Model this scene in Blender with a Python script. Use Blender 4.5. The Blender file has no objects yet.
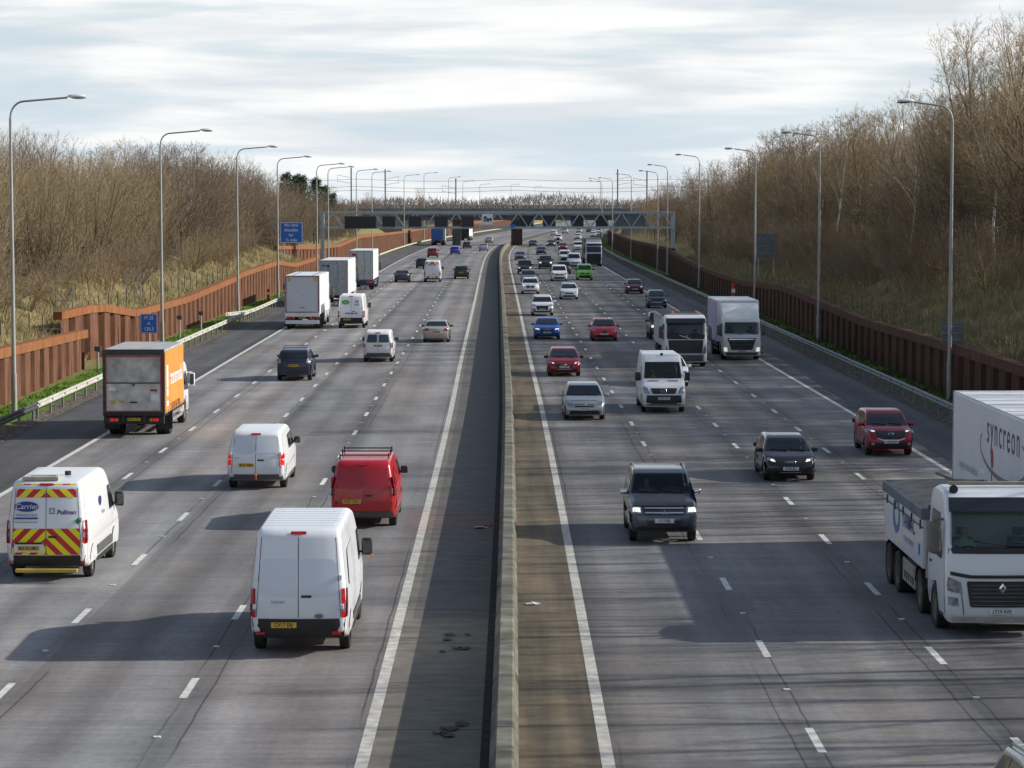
import bpy, bmesh, math, random
import numpy as np
from mathutils import Vector, Matrix
random.seed(7)
rng = np.random.default_rng(11)
PI = math.pi
sc = bpy.context.scene
COL = sc.collection

# ------------------------------------------------------------------ materials
MATS = {}
def nodes_of(m):
    m.use_nodes = True
    return m.node_tree.nodes, m.node_tree.links
def pmat(name, col, rough=.5, metal=0., coat=0., spec=.5, noise=.0, nscale=3., emit=0., bump=0.):
    """principled material with procedural colour variation"""
    if name in MATS: return MATS[name]
    m = bpy.data.materials.new(name); n, l = nodes_of(m)
    b = n['Principled BSDF']
    b.inputs['Base Color'].default_value = (*col, 1); b.inputs['Roughness'].default_value = rough
    b.inputs['Metallic'].default_value = metal; b.inputs['Coat Weight'].default_value = coat
    b.inputs['Specular IOR Level'].default_value = spec
    if emit:
        b.inputs['Emission Color'].default_value = (*col, 1); b.inputs['Emission Strength'].default_value = emit
    if noise:
        tc = n.new('ShaderNodeTexCoord'); t = n.new('ShaderNodeTexNoise')
        t.inputs['Scale'].default_value = nscale; t.inputs['Detail'].default_value = 6
        r = n.new('ShaderNodeMapRange'); r.inputs[1].default_value = .3; r.inputs[2].default_value = .7
        r.inputs[3].default_value = 1 - noise; r.inputs[4].default_value = 1 + noise
        x = n.new('ShaderNodeVectorMath'); x.operation = 'SCALE'; x.inputs[0].default_value = col
        l.new(tc.outputs['Object'], t.inputs['Vector']); l.new(t.outputs['Fac'], r.inputs[0])
        l.new(r.outputs[0], x.inputs['Scale']); l.new(x.outputs[0], b.inputs['Base Color'])
        if bump:
            bp = n.new('ShaderNodeBump'); bp.inputs['Strength'].default_value = bump
            l.new(t.outputs['Fac'], bp.inputs['Height']); l.new(bp.outputs[0], b.inputs['Normal'])
    MATS[name] = m
    return m
def paint(col, metal=0., dirt=.35, rough=.32):
    """vehicle paint: clear coat, road film that thickens towards the sills"""
    key = 'paint_%.3f_%.3f_%.3f_%.1f_%.2f' % (*col, metal, dirt)
    if key in MATS: return MATS[key]
    m = bpy.data.materials.new('vehicle_paint'); n, l = nodes_of(m); b = n['Principled BSDF']
    tc = n.new('ShaderNodeTexCoord'); sp = n.new('ShaderNodeSeparateXYZ'); t = n.new('ShaderNodeTexNoise')
    t.inputs['Scale'].default_value = 2.2; t.inputs['Detail'].default_value = 7; t.inputs['Roughness'].default_value = .65
    l.new(tc.outputs['Object'], sp.inputs[0]); l.new(tc.outputs['Object'], t.inputs['Vector'])
    mr = n.new('ShaderNodeMapRange'); mr.inputs[1].default_value = 1.3; mr.inputs[2].default_value = .2
    mr.inputs[3].default_value = .04; mr.inputs[4].default_value = 1.0
    l.new(sp.outputs['Z'], mr.inputs[0])
    mu = n.new('ShaderNodeMath'); mu.operation = 'MULTIPLY'; l.new(mr.outputs[0], mu.inputs[0]); l.new(t.outputs['Fac'], mu.inputs[1])
    m2 = n.new('ShaderNodeMath'); m2.operation = 'MULTIPLY'; m2.inputs[1].default_value = dirt * 1.7 * min(1., .3 + 1.6 * sum(col) / 3); m2.use_clamp = True
    l.new(mu.outputs[0], m2.inputs[0])
    mx = n.new('ShaderNodeMix'); mx.data_type = 'RGBA'
    mx.inputs[6].default_value = (*col, 1); mx.inputs[7].default_value = (.17, .145, .115, 1)
    l.new(m2.outputs[0], mx.inputs[0]); l.new(mx.outputs[2], b.inputs['Base Color'])
    r2 = n.new('ShaderNodeMapRange'); r2.inputs[3].default_value = rough; r2.inputs[4].default_value = .8
    l.new(m2.outputs[0], r2.inputs[0]); l.new(r2.outputs[0], b.inputs['Roughness'])
    b.inputs['Metallic'].default_value = metal; b.inputs['Coat Weight'].default_value = .35; b.inputs['Coat Roughness'].default_value = .12
    MATS[key] = m
    return m
def glass_see(name='clear_glass'):
    if name in MATS: return MATS[name]
    m = bpy.data.materials.new(name); n, l = nodes_of(m)
    n.remove(n['Principled BSDF']); out = n['Material Output']
    tr = n.new('ShaderNodeBsdfTransparent'); tr.inputs[0].default_value = (.66, .74, .73, 1)
    gl = n.new('ShaderNodeBsdfGlossy'); gl.inputs['Roughness'].default_value = .05; gl.inputs[0].default_value = (.9, .95, 1., 1)
    fr = n.new('ShaderNodeFresnel'); fr.inputs[0].default_value = 1.5
    mx = n.new('ShaderNodeMixShader'); l.new(fr.outputs[0], mx.inputs[0]); l.new(tr.outputs[0], mx.inputs[1]); l.new(gl.outputs[0], mx.inputs[2])
    l.new(mx.outputs[0], out.inputs[0]); MATS[name] = m
    return m
BLACK = pmat('black_plastic', (.018, .018, .02), .55, noise=.25)
MATBLACK = pmat('matt_black', (.01, .01, .011), .95, spec=.1, noise=.3)
GREYP = pmat('grey_plastic', (.09, .09, .095), .6, noise=.2)
LINER = pmat('wheel_arch_liner', (.008, .008, .008), .9, noise=.2)
TYRE = pmat('tyre_rubber', (.022, .021, .02), .85, noise=.3, nscale=8)
RIM = pmat('alloy', (.42, .42, .42), .35, .7, noise=.15)
RIMD = pmat('dusty_steel_wheel', (.16, .14, .115), .7, .1, noise=.3, nscale=6)
CHROME = pmat('chrome', (.65, .66, .68), .18, .95, noise=.05)
GLASS = pmat('tinted_glass', (.012, .016, .018), .06, 0, spec=.7, noise=.3, nscale=1.2)
GLASSL = pmat('pale_tinted_glass', (.035, .06, .065), .08, 0, spec=.7, noise=.3, nscale=1.2)
LAMPC = pmat('headlight_lens', (.30, .32, .34), .1, .5, noise=.6, nscale=11)
LAMPON = pmat('lit_headlight', (1., .97, .88), .2, emit=.7)
LAMPDIM = pmat('dipped_headlight', (.95, .93, .85), .2, emit=.55)
RED = pmat('red_lens', (.42, .012, .015), .2, coat=.4, noise=.3, nscale=12)
REDON = pmat('lit_red_lens', (.8, .02, .015), .2, emit=.3)
REDTAPE = pmat('red_tape', (.33, .03, .035), .5, noise=.3)
AMBER = pmat('amber_lens', (.75, .22, .02), .25, noise=.2)
PLATEY = pmat('yellow_plate', (.62, .40, .03), .45, noise=.12, nscale=6)
PLATEW = pmat('white_plate', (.62, .63, .64), .45, noise=.12, nscale=6)
INK = pmat('black_lettering', (.015, .015, .017), .5, noise=.1)
INKGREY = pmat('grey_lettering', (.16, .165, .175), .5, noise=.1)
INKBLUE = pmat('blue_lettering', (.025, .035, .22), .5, noise=.1)
INKWHITE = pmat('white_lettering', (.8, .8, .8), .5, noise=.06)
SKYBLUE = pmat('bright_blue_vinyl', (.02, .20, .55), .4, noise=.1)
GREENV = pmat('green_vinyl', (.02, .26, .10), .4, noise=.1)
LIMEV = pmat('lime_vinyl', (.10, .42, .03), .4, noise=.1)
WHITEP = paint((.79, .80, .82), 0, .3)
WHITED = paint((.70, .71, .72), 0, .62)
SEAT = pmat('dark_upholstery', (.075, .075, .08), .8, noise=.3)
GALV = pmat('galvanised_steel', (.33, .35, .36), .5, .45, noise=.18, nscale=2)
GALVD = pmat('weathered_grey_steel', (.23, .26, .275), .55, .3, noise=.2, nscale=1.5)
CHASSIS = pmat('chassis_black', (.03, .028, .026), .75, noise=.4, nscale=3)
ALU = pmat('dull_aluminium', (.34, .34, .335), .5, .35, noise=.22, nscale=2.5)

# ------------------------------------------------------------------ object helpers
def link(o, parent=None):
    COL.objects.link(o)
    if parent is not None: o.parent = parent
    return o
def meshobj(name, me, mat=None, parent=None, loc=None):
    o = bpy.data.objects.new(name, me)
    if mat is not None and not me.materials: me.materials.append(mat)
    link(o, parent)
    if mat is not None and me.materials[0] != mat:
        o.material_slots[0].link = 'OBJECT'; o.material_slots[0].material = mat
    if loc is not None: o.location = loc
    return o
def fin(bm, name, mat, parent=None, smooth=None, loc=None, face=None):
    me = bpy.data.meshes.new(name)
    bmesh.ops.recalc_face_normals(bm, faces=bm.faces)
    if face is not None:                    # an open sheet: make it look outwards
        bm.normal_update()
        if sum((f.normal.dot(face) * f.calc_area() for f in bm.faces)) < 0: bmesh.ops.reverse_faces(bm, faces=bm.faces[:])
    bm.to_mesh(me); bm.free()
    if smooth:
        me.shade_smooth(); me.set_sharp_from_angle(angle=math.radians(smooth))
    return meshobj(name, me, mat, parent, loc)
def tag(o, label=None, cat=None, group=None, kind=None):
    if label: o['label'] = label
    if cat: o['category'] = cat
    if group: o['group'] = group
    if kind: o['kind'] = kind
    return o
def empty(name, loc=(0, 0, 0), rz=0., label=None, cat=None, group=None):
    o = bpy.data.objects.new(name, None); COL.objects.link(o); o.empty_display_size = .3
    o.location = loc; o.rotation_euler = (0, 0, rz)
    return tag(o, label, cat, group)
def bbox(bm, x0, x1, y0, y1, z0, z1, bev=0., seg=2):
    r = bmesh.ops.create_cube(bm, size=1.)
    vs = r['verts']
    for v in vs:
        v.co = Vector(((x0 + x1) / 2 + v.co.x * (x1 - x0), (y0 + y1) / 2 + v.co.y * (y1 - y0), (z0 + z1) / 2 + v.co.z * (z1 - z0)))
    if bev:
        es = {e for v in vs for e in v.link_edges}
        bmesh.ops.bevel(bm, geom=list(es), offset=bev, segments=seg, affect='EDGES', profile=.5)
def tube(bm, pts, r, n=6, caps=True):
    pts = [Vector(p) for p in pts]
    rs = r if isinstance(r, (list, tuple)) else [r] * len(pts)
    rings = []
    for i, p in enumerate(pts):
        d = (pts[min(i + 1, len(pts) - 1)] - pts[max(i - 1, 0)]).normalized()
        u = d.cross(Vector((0, 0, 1)))
        if u.length < .05: u = d.cross(Vector((0, 1, 0)))
        u.normalize(); w = d.cross(u)
        rings.append([bm.verts.new(p + u * rs[i] * math.cos(2 * PI * k / n) + w * rs[i] * math.sin(2 * PI * k / n)) for k in range(n)])
    for a, b in zip(rings, rings[1:]):
        for k in range(n): bm.faces.new((a[k], a[(k + 1) % n], b[(k + 1) % n], b[k]))
    if caps:
        bm.faces.new(rings[0]); bm.faces.new(rings[-1][::-1])
def bar(bm, a, b, w, h=None):
    """rectangular bar between two points"""
    a, b = Vector(a), Vector(b); h = h or w
    d = (b - a).normalized(); u = d.cross(Vector((0, 0, 1)))
    if u.length < .05: u = Vector((1, 0, 0))
    u.normalize(); v = d.cross(u)
    q = [(-1, -1), (1, -1), (1, 1), (-1, 1)]
    A = [bm.verts.new(a + u * s * w / 2 + v * t * h / 2) for s, t in q]
    B = [bm.verts.new(b + u * s * w / 2 + v * t * h / 2) for s, t in q]
    for k in range(4): bm.faces.new((A[k], A[(k + 1) % 4], B[(k + 1) % 4], B[k]))
    bm.faces.new(A); bm.faces.new(B[::-1])
def quadstrip(pts_a, pts_b, bm):
    A = [bm.verts.new(p) for p in pts_a]; B = [bm.verts.new(p) for p in pts_b]
    for i in range(len(A) - 1): bm.faces.new((A[i], A[i + 1], B[i + 1], B[i]))
def boxp(name, parent, mat, x0, x1, y0, y1, z0, z1, bev=.02):
    bm = bmesh.new(); bbox(bm, x0, x1, y0, y1, z0, z1, bev); return fin(bm, name, mat, parent)
def arr_mesh(name, verts, faces):
    me = bpy.data.meshes.new(name); me.from_pydata(verts, [], faces); me.update(); return me
TXT = {}
def text(s, size, mat, parent, loc, rot, name='lettering', sx=1., align='CENTER', shear=0., bold=0., gap=1.):
    key = (s, size, sx, align, shear, bold, gap)
    if key not in TXT:
        cu = bpy.data.curves.new('lettering', 'FONT'); cu.body = s; cu.size = size; cu.align_x = align; cu.align_y = 'CENTER'
        cu.shear = shear; cu.offset = bold; cu.resolution_u = 3; cu.space_character = gap
        ob = bpy.data.objects.new('lettering', cu); COL.objects.link(ob)
        bpy.context.view_layer.update()
        me = bpy.data.meshes.new_from_object(ob.evaluated_get(bpy.context.evaluated_depsgraph_get()))
        bpy.data.objects.remove(ob); bpy.data.curves.remove(cu)
        if sx != 1: me.transform(Matrix.Diagonal((sx, 1, 1, 1)))
        me.materials.clear(); TXT[key] = me
    o = meshobj(name, TXT[key], mat, parent, loc); o.rotation_euler = rot
    return o
REAR = (PI / 2, 0, 0); FRONT = (PI / 2, 0, PI); RSIDE = (PI / 2, 0, PI / 2); LSIDE = (PI / 2, 0, -PI / 2)

# ------------------------------------------------------------------ the line of the road
CP = [(-60, -.40), (0, -.42), (42, -.45), (65, -.50), (110, -.68), (147, -.95), (235, -1.47), (298, -1.88), (375, -2.35), (441, -2.5), (493, -2.17),
      (560, -1.0), (620, 1.6), (672, 4.5), (760, 9.6), (905, 19.2), (1200, 39.), (2000, 93.), (7000, 430.)]
def _slopes():
    n = len(CP); d = [(CP[i + 1][1] - CP[i][1]) / (CP[i + 1][0] - CP[i][0]) for i in range(n - 1)]
    return [d[0]] + [(d[i - 1] + d[i]) / 2 for i in range(1, n - 1)] + [d[-1]]
SL = _slopes()
def xc(y):
    i = 0
    while i < len(CP) - 2 and y > CP[i + 1][0]: i += 1
    h = CP[i + 1][0] - CP[i][0]; t = (y - CP[i][0]) / h
    return ((2*t**3 - 3*t*t + 1) * CP[i][1] + (t**3 - 2*t*t + t) * h * SL[i] + (3*t*t - 2*t**3) * CP[i + 1][1] + (t**3 - t*t) * h * SL[i + 1])
def dxc(y): return (xc(y + 1) - xc(y - 1)) / 2
def lerp_tab(tab, y):
    if y <= tab[0][0]: return tab[0][1]
    for (a, u), (b, v) in zip(tab, tab[1:]):
        if y <= b: return u + (v - u) * (y - a) / (b - a)
    return tab[-1][1]
# ------------------------------------------------------------------ vehicle bodies
def round_poly(pts, r=.06, seg=3):
    out = [Vector(pts[0])]
    for i in range(1, len(pts) - 1):
        p, a, b = Vector(pts[i]), Vector(pts[i - 1]), Vector(pts[i + 1])
        la, lb = (a - p).length, (b - p).length
        q = min(r, la * .42, lb * .42); A = p + (a - p) / la * q; B = p + (b - p) / lb * q
        for k in range(seg + 1):
            t = k / seg; out.append(A * (1 - t)**2 + p * 2 * t * (1 - t) + B * t * t)
    out.append(Vector(pts[-1])); return out
class Body:
    def __init__(s, top, W, belt, roofw=.78, axles=(), R=.4, rw=.33, clear=.22, r=.09, bow=.08, tp=.08, rr=.07, shoulder=.02):
        s.top = round_poly([Vector(p) for p in top], rr); s.W = W; s.belt = belt; s.roofw = roofw
        s.H = max(p[1] for p in top); ys = [p[0] for p in top]; s.y0, s.y1 = min(ys), max(ys); s.yc = (s.y0 + s.y1) / 2; s.L = s.y1 - s.y0
        s.axles = axles; s.R = R; s.rw = rw; s.clear = clear; s.r = r; s.bow = bow; s.tp = tp; s.sh = shoulder
        pk = max(range(len(s.top)), key=lambda i: s.top[i][1]); s.rear = s.top[:pk + 1]; s.front = s.top[pk:]
        bot = []
        for ya in sorted(axles, reverse=True):
            a0 = math.asin(max(-.99, min(.99, (clear - rw) / R)))
            for k in range(13):
                a = a0 + (PI - 2 * a0) * k / 12
                bot.append(Vector((ya + R * math.cos(a), rw + R * math.sin(a))))
        s.loop = s.top + bot
    def w(s, y, z):
        t = abs(y - s.yc) / (s.L / 2); tap = 1 - s.tp * max(0, (t - .5) / .5)**2.2
        zb = s.belt * .68; zz = min(z, s.belt); k = 1 - .045 * ((zz - zb) / zb)**2
        if z > s.belt:
            u = min(1.05, (z - s.belt) / (s.H - s.belt)); k = k - s.sh * min(1, u * 12) - (k - s.sh - s.roofw) * u**1.12
        return s.W / 2 * tap * k
    def e(s, v):
        k = s.r / (s.W / 2); q = (abs(v) - (1 - k)) / k
        return s.r * (1 - math.sqrt(max(0, 1 - q * q))) if q > 0 else 0
    def bw(s, y, v):
        t = (y - s.yc) / (s.L / 2)
        return -math.copysign(s.bow * v * v * max(0, (abs(t) - .45) / .55)**1.5, t)
    def mesh(s, name, mat, parent, hole=None):
        lp = s.loop; n = len(lp); nr = []
        for i in range(n):
            d1 = (lp[i] - lp[i - 1]).normalized(); d2 = (lp[(i + 1) % n] - lp[i]).normalized()
            m = Vector((-(d1[1] + d2[1]), d1[0] + d2[0]))
            nr.append(m.normalized() if m.length > .3 else Vector((-d1[1], d1[0])))
        k = s.r / (s.W / 2)
        vs = [1, 1 - k * .12, 1 - k * .35, 1 - k * .65, 1 - k, (1 - k) * .66, (1 - k) * .33]
        vs = [-v for v in vs] + [0] + vs[::-1]
        bm = bmesh.new(); rows = []
        for v in vs:
            e = s.e(v); row = []
            for i in range(n):
                p = lp[i] - nr[i] * e
                row.append(bm.verts.new((v * s.w(p[0], p[1]), p[0] + s.bw(p[0], v), p[1])))
            rows.append(row)
        for j in range(len(vs) - 1):
            for i in range(n):
                i2 = (i + 1) % n
                if hole and abs(vs[j] + vs[j + 1]) / 2 < 1 - k:
                    zm = (lp[i][1] + lp[i2][1]) / 2; ym = (lp[i][0] + lp[i2][0]) / 2
                    if hole[0] < zm < hole[1] and ym > s.yc: continue
                bm.faces.new((rows[j][i], rows[j][i2], rows[j + 1][i2], rows[j + 1][i]))
        for j, sg in ((0, -1), (len(vs) - 1, 1)):
            f = bm.faces.new([bm.verts.new(v.co) for v in rows[j]])
            fs = bmesh.ops.triangulate(bm, faces=[f], ngon_method='EAR_CLIP')['faces']
            for zc in (s.belt * .45, s.belt * .75, s.belt, s.belt + .05, (s.belt + s.H) / 2):
                g = set(fs); g |= {e for f in fs for e in f.edges} | {v for f in fs for v in f.verts}
                r = bmesh.ops.bisect_plane(bm, geom=list(g), plane_co=(0, 0, zc), plane_no=(0, 0, 1), dist=1e-5)
                fs = [q for q in r['geom'] if isinstance(q, bmesh.types.BMFace)]
            for q in {v for f in fs for v in f.verts}: q.co.x = sg * s.w(q.co.y, q.co.z)
        bmesh.ops.remove_doubles(bm, verts=bm.verts, dist=.0004)
        return fin(bm, name, mat, parent, smooth=38)
    def on(s, half, z):
        """point and outward normal of the rear or front outline at height z"""
        P = s.rear if half == 'rear' else s.front
        best = None
        for a, b in zip(P, P[1:]):
            lo, hi = min(a[1], b[1]), max(a[1], b[1])
            if lo - 1e-6 <= z <= hi + 1e-6 and hi - lo > 1e-5:
                t = (z - a[1]) / (b[1] - a[1]); y = a[0] + (b[0] - a[0]) * t
                d = (b - a).normalized(); c = (y, Vector((-d[1], d[0])))
                if best is None or (y > best[0]) == (half == 'front'): best = c
        if best is None:
            q = min(P, key=lambda p: abs(p[1] - z)); best = (q[0], Vector((0, 1)))
        return best
    def endpatch(s, name, half, poly, mat, parent, off=.008, step=.14, mirror=False, rnd=0.):
        """a sheet that follows the rear or front of the body; poly in (x, z)"""
        bm = cutpoly(poly, step, rnd)
        for q in bm.verts:
            x, z = q.co.x, q.co.y
            y, nn = s.on(half, z); v = max(-1, min(1, x / s.w(y, z))); e = s.e(v) - off
            q.co = Vector((x, y - nn[0] * e + s.bw(y, v), z - nn[1] * e))
        o = fin(bm, name, mat, parent, smooth=40, face=Vector((0, 1 if half == 'front' else -1, .2)))
        if mirror:
            s.endpatch(name, half, [(-x, z) for x, z in poly], mat, parent, off, step, False, rnd)
        return o
    def sidepatch(s, name, poly, mat, parent, off=.006, step=.16, rnd=0., sides=(-1, 1)):
        for sg in sides:
            bm = cutpoly(poly, step, rnd)
            for q in bm.verts:
                y, z = q.co.x, q.co.y; q.co = Vector((sg * (s.w(y, z) + off), y, z))
            o = fin(bm, name, mat, parent, smooth=40, face=Vector((sg, 0, 0)))
        return o
    def ztop(s, y):
        z = -9
        for a, b in zip(s.top, s.top[1:]):
            if min(a[0], b[0]) <= y <= max(a[0], b[0]) and abs(b[0] - a[0]) > 1e-6:
                z = max(z, a[1] + (b[1] - a[1]) * (y - a[0]) / (b[0] - a[0]))
        return z
def cutpoly(poly, step, rnd=0.):
    if rnd:
        c = [Vector(p) for p in poly]; n = len(c); out = []
        for i in range(n):
            p, a, b = c[i], c[i - 1], c[(i + 1) % n]; q = min(rnd, (a - p).length * .45, (b - p).length * .45)
            A = p + (a - p).normalized() * q; B = p + (b - p).normalized() * q
            out += [A * (1 - t)**2 + p * 2 * t * (1 - t) + B * t * t for t in (0, .33, .67, 1)]
        poly = out
    bm = bmesh.new(); bm.faces.new([bm.verts.new((a, b, 0)) for a, b in poly])
    xs = [p[0] for p in poly]; zs = [p[1] for p in poly]
    for lo, hi, no in ((min(xs), max(xs), (1, 0, 0)), (min(zs), max(zs), (0, 1, 0))):
        k = int((hi - lo) / step)
        for i in range(1, k + 1):
            c = lo + (hi - lo) * i / (k + 1)
            bmesh.ops.bisect_plane(bm, geom=bm.verts[:] + bm.edges[:] + bm.faces[:], plane_co=tuple(c * q for q in no), plane_no=no, dist=1e-6)
    return bm
def lathe_x(bm, prof, n=20, x=0.):
    rings = [[bm.verts.new((x + px, r * math.cos(2 * PI * k / n), r * math.sin(2 * PI * k / n))) for k in range(n)] for px, r in prof]
    for a, b in zip(rings, rings[1:]):
        for k in range(n): bm.faces.new((a[k], a[(k + 1) % n], b[(k + 1) % n], b[k]))
WH = {}
def wheel(parent, x, y, r, wd, rimmat, style='alloy', dual=False):
    sg = 1 if x > 0 else -1; key = (r, wd, style, dual, sg)
    if key not in WH:
        bm = bmesh.new(); ri = r * .66; h = wd / 2
        lathe_x(bm, [(-sg * h, ri), (-sg * h, r * .93), (-sg * h * .8, r), (sg * h * .8, r), (sg * h, r * .93), (sg * h, ri), (sg * h * .7, ri * .98), (-sg * h, ri)], 24)
        if dual: lathe_x(bm, [(-sg * (h + wd), ri), (-sg * (h + wd), r * .93), (-sg * (h + wd * .8), r), (-sg * (h + wd * .1), r), (-sg * (h + .02), ri)], 24)
        me = bpy.data.meshes.new('wheel'); bmesh.ops.recalc_face_normals(bm, faces=bm.faces); bm.to_mesh(me); bm.free(); me.shade_smooth(); me.set_sharp_from_angle(angle=.7)
        bm = bmesh.new()
        if style == 'alloy':
            lathe_x(bm, [(sg * h * .7, ri), (sg * h * .72, ri * .88), (sg * h * .2, ri * .84)], 24)
            for k in range(5):
                a = 2 * PI * k / 5
                for da in (-.16, .16):
                    bar(bm, (sg * h * .72, .02 * math.cos(a), .02 * math.sin(a)), (sg * h * .66, ri * .9 * math.cos(a + da), ri * .9 * math.sin(a + da)), ri * .16, .03)
            lathe_x(bm, [(sg * h * .8, .001), (sg * h * .8, ri * .2), (sg * h * .5, ri * .22)], 12)
        elif style == 'steel':
            lathe_x(bm, [(sg * h * .72, ri), (sg * h * .6, ri * .82), (sg * h * .5, ri * .6), (sg * h * .75, ri * .35), (sg * h * .85, .001)], 20)
        elif style == 'truck':      # dished lorry wheel with hub
            d = -.6 if dual else .3
            lathe_x(bm, [(sg * h * .9, ri), (sg * h * .8, ri * .85), (sg * h * d, ri * .7), (sg * h * d, ri * .45), (sg * h * (d + .5), ri * .36), (sg * h * (d + .55), .001)], 20)
            for k in range(10):
                a = 2 * PI * k / 10
                lathe_at = Vector((sg * h * d, ri * .57 * math.cos(a), ri * .57 * math.sin(a)))
                bbox(bm, lathe_at.x - .03, lathe_at.x + .03, lathe_at.y - .02, lathe_at.y + .02, lathe_at.z - .02, lathe_at.z + .02)
        mr = bpy.data.meshes.new('rim'); bmesh.ops.recalc_face_normals(bm, faces=bm.faces); bm.to_mesh(mr); bm.free()
        WH[key] = (me, mr)
    me, mr = WH[key]
    t = meshobj('wheel', me, TYRE, parent, (x, y, r)); meshobj('rim', mr, rimmat, t)
    return t
def arch_liner(parent, B, x, y):
    """dark lining inside a wheel arch"""
    bm = bmesh.new(); R = B.R - .008; a0 = math.asin(max(-.99, min(.99, (B.clear - B.rw) / R))); sg = 1 if x > 0 else -1
    xo = sg * (B.w(y, B.rw) - B.r * .6); xi = sg * (B.w(y, B.rw) - .5)
    pts = [(y + R * math.cos(a0 + (PI - 2 * a0) * k / 12), B.rw + R * math.sin(a0 + (PI - 2 * a0) * k / 12)) for k in range(13)]
    quadstrip([(xo, a, b) for a, b in pts], [(xi, a, b) for a, b in pts], bm)
    bm.faces.new([bm.verts.new((xi, a, b)) for a, b in pts])
    return fin(bm, 'wheel_arch_liner', LINER, parent)
def plate(parent, s, half, y, z, lean=0., x=0., wide=.52, h=.115):
    """number plate with its characters; y is the surface it is fixed to"""
    sg = -1 if half == 'rear' else 1
    bm = bmesh.new(); bbox(bm, -wide / 2, wide / 2, -.008, .008, -h / 2, h / 2, .004, 1)
    o = fin(bm, 'number_plate', PLATEY if half == 'rear' else PLATEW, parent, loc=(x, y + sg * .016, z)); o.rotation_euler = (lean, 0, 0)
    if s: text(s, h * .98, INK, o, (0, sg * .0105, 0), REAR if half == 'rear' else FRONT, sx=.86 * min(1, 8 / max(6, len(s))), bold=.002)
    return o
def mirror(parent, B, y, z, size=(.2, .1, .15), mat=None, reach=.1, arm=True):
    for sg in (-1, 1):
        x = sg * (B.w(y, z) + reach); bm = bmesh.new()
        bbox(bm, x - size[0] / 2, x + size[0] / 2, y - size[1] / 2, y + size[1] / 2, z - size[2] / 2, z + size[2] / 2, min(size) * .35, 3)
        if arm: bar(bm, (sg * (B.w(y, z) - .03), y, z - size[2] * .3), (x, y, z - size[2] * .3), .05, .04)
        o = fin(bm, 'wing_mirror', mat or BLACK, parent, smooth=50)
        g = bmesh.new(); bbox(g, x - size[0] * .4, x + size[0] * .4, y - size[1] / 2 - .006, y - size[1] / 2 + .002, z - size[2] * .36, z + size[2] * .36)
        fin(g, 'mirror_glass', GLASSL, o)
def driver_mesh():
    """seated upper body with a head and both arms forward on the wheel, one continuous skin"""
    V = [(0, 0, 0), (0, .02, .2), (0, .03, .40), (0, .04, .52), (0, .06, .60), (0, .08, .70), (0, .09, .79),
         (-.19, .03, .44), (-.25, .12, .20), (-.17, .40, .22), (.19, .03, .44), (.25, .12, .20), (.17, .40, .22), (-.15, .47, .25), (.15, .47, .25)]
    Rr = [.16, .155, .15, .08, .06, .10, .085, .075, .055, .04, .075, .055, .04, .05, .05]
    E = [(0, 1), (1, 2), (2, 3), (3, 4), (4, 5), (5, 6), (2, 7), (7, 8), (8, 9), (2, 10), (10, 11), (11, 12), (9, 13), (12, 14)]
    me = bpy.data.meshes.new('person'); me.from_pydata(V, E, []); ob = bpy.data.objects.new('person', me); COL.objects.link(ob)
    md = ob.modifiers.new('skin', 'SKIN'); 
    for i, q in enumerate(me.skin_vertices[0].data): q.radius = (Rr[i], Rr[i]); q.use_root = (i == 0)
    ob.modifiers.new('sub', 'SUBSURF').levels = 2; ob.modifiers['sub'].render_levels = 2
    bpy.context.view_layer.update()
    out = bpy.data.meshes.new_from_object(ob.evaluated_get(bpy.context.evaluated_depsgraph_get())); bpy.data.objects.remove(ob)
    out.shade_smooth()
    # clothes and skin by height, procedurally
    return out
DRV = None
def body_mat(name, shirt):
    m = bpy.data.materials.new(name); n, l = nodes_of(m); b = n['Principled BSDF']; tc = n.new('ShaderNodeTexCoord'); sp = n.new('ShaderNodeSeparateXYZ')
    l.new(tc.outputs['Object'], sp.inputs[0])
    def step(sock, v):
        g = n.new('ShaderNodeMath'); g.operation = 'GREATER_THAN'; g.inputs[1].default_value = v; l.new(sock, g.inputs[0]); return g.outputs[0]
    mx = n.new('ShaderNodeMix'); mx.data_type = 'RGBA'; mx.inputs[6].default_value = (*shirt, 1); mx.inputs[7].default_value = (.42, .24, .17, 1)
    hd = n.new('ShaderNodeMath'); hd.operation = 'MAXIMUM'; l.new(step(sp.outputs['Z'], .565), hd.inputs[0]); l.new(step(sp.outputs['Y'], .40), hd.inputs[1])
    l.new(hd.outputs[0], mx.inputs[0])
    m2 = n.new('ShaderNodeMix'); m2.data_type = 'RGBA'; m2.inputs[7].default_value = (.04, .025, .018, 1); l.new(mx.outputs[2], m2.inputs[6])
    l.new(step(sp.outputs['Z'], .80), m2.inputs[0]); l.new(m2.outputs[2], b.inputs['Base Color']); b.inputs['Roughness'].default_value = .7
    return m
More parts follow.
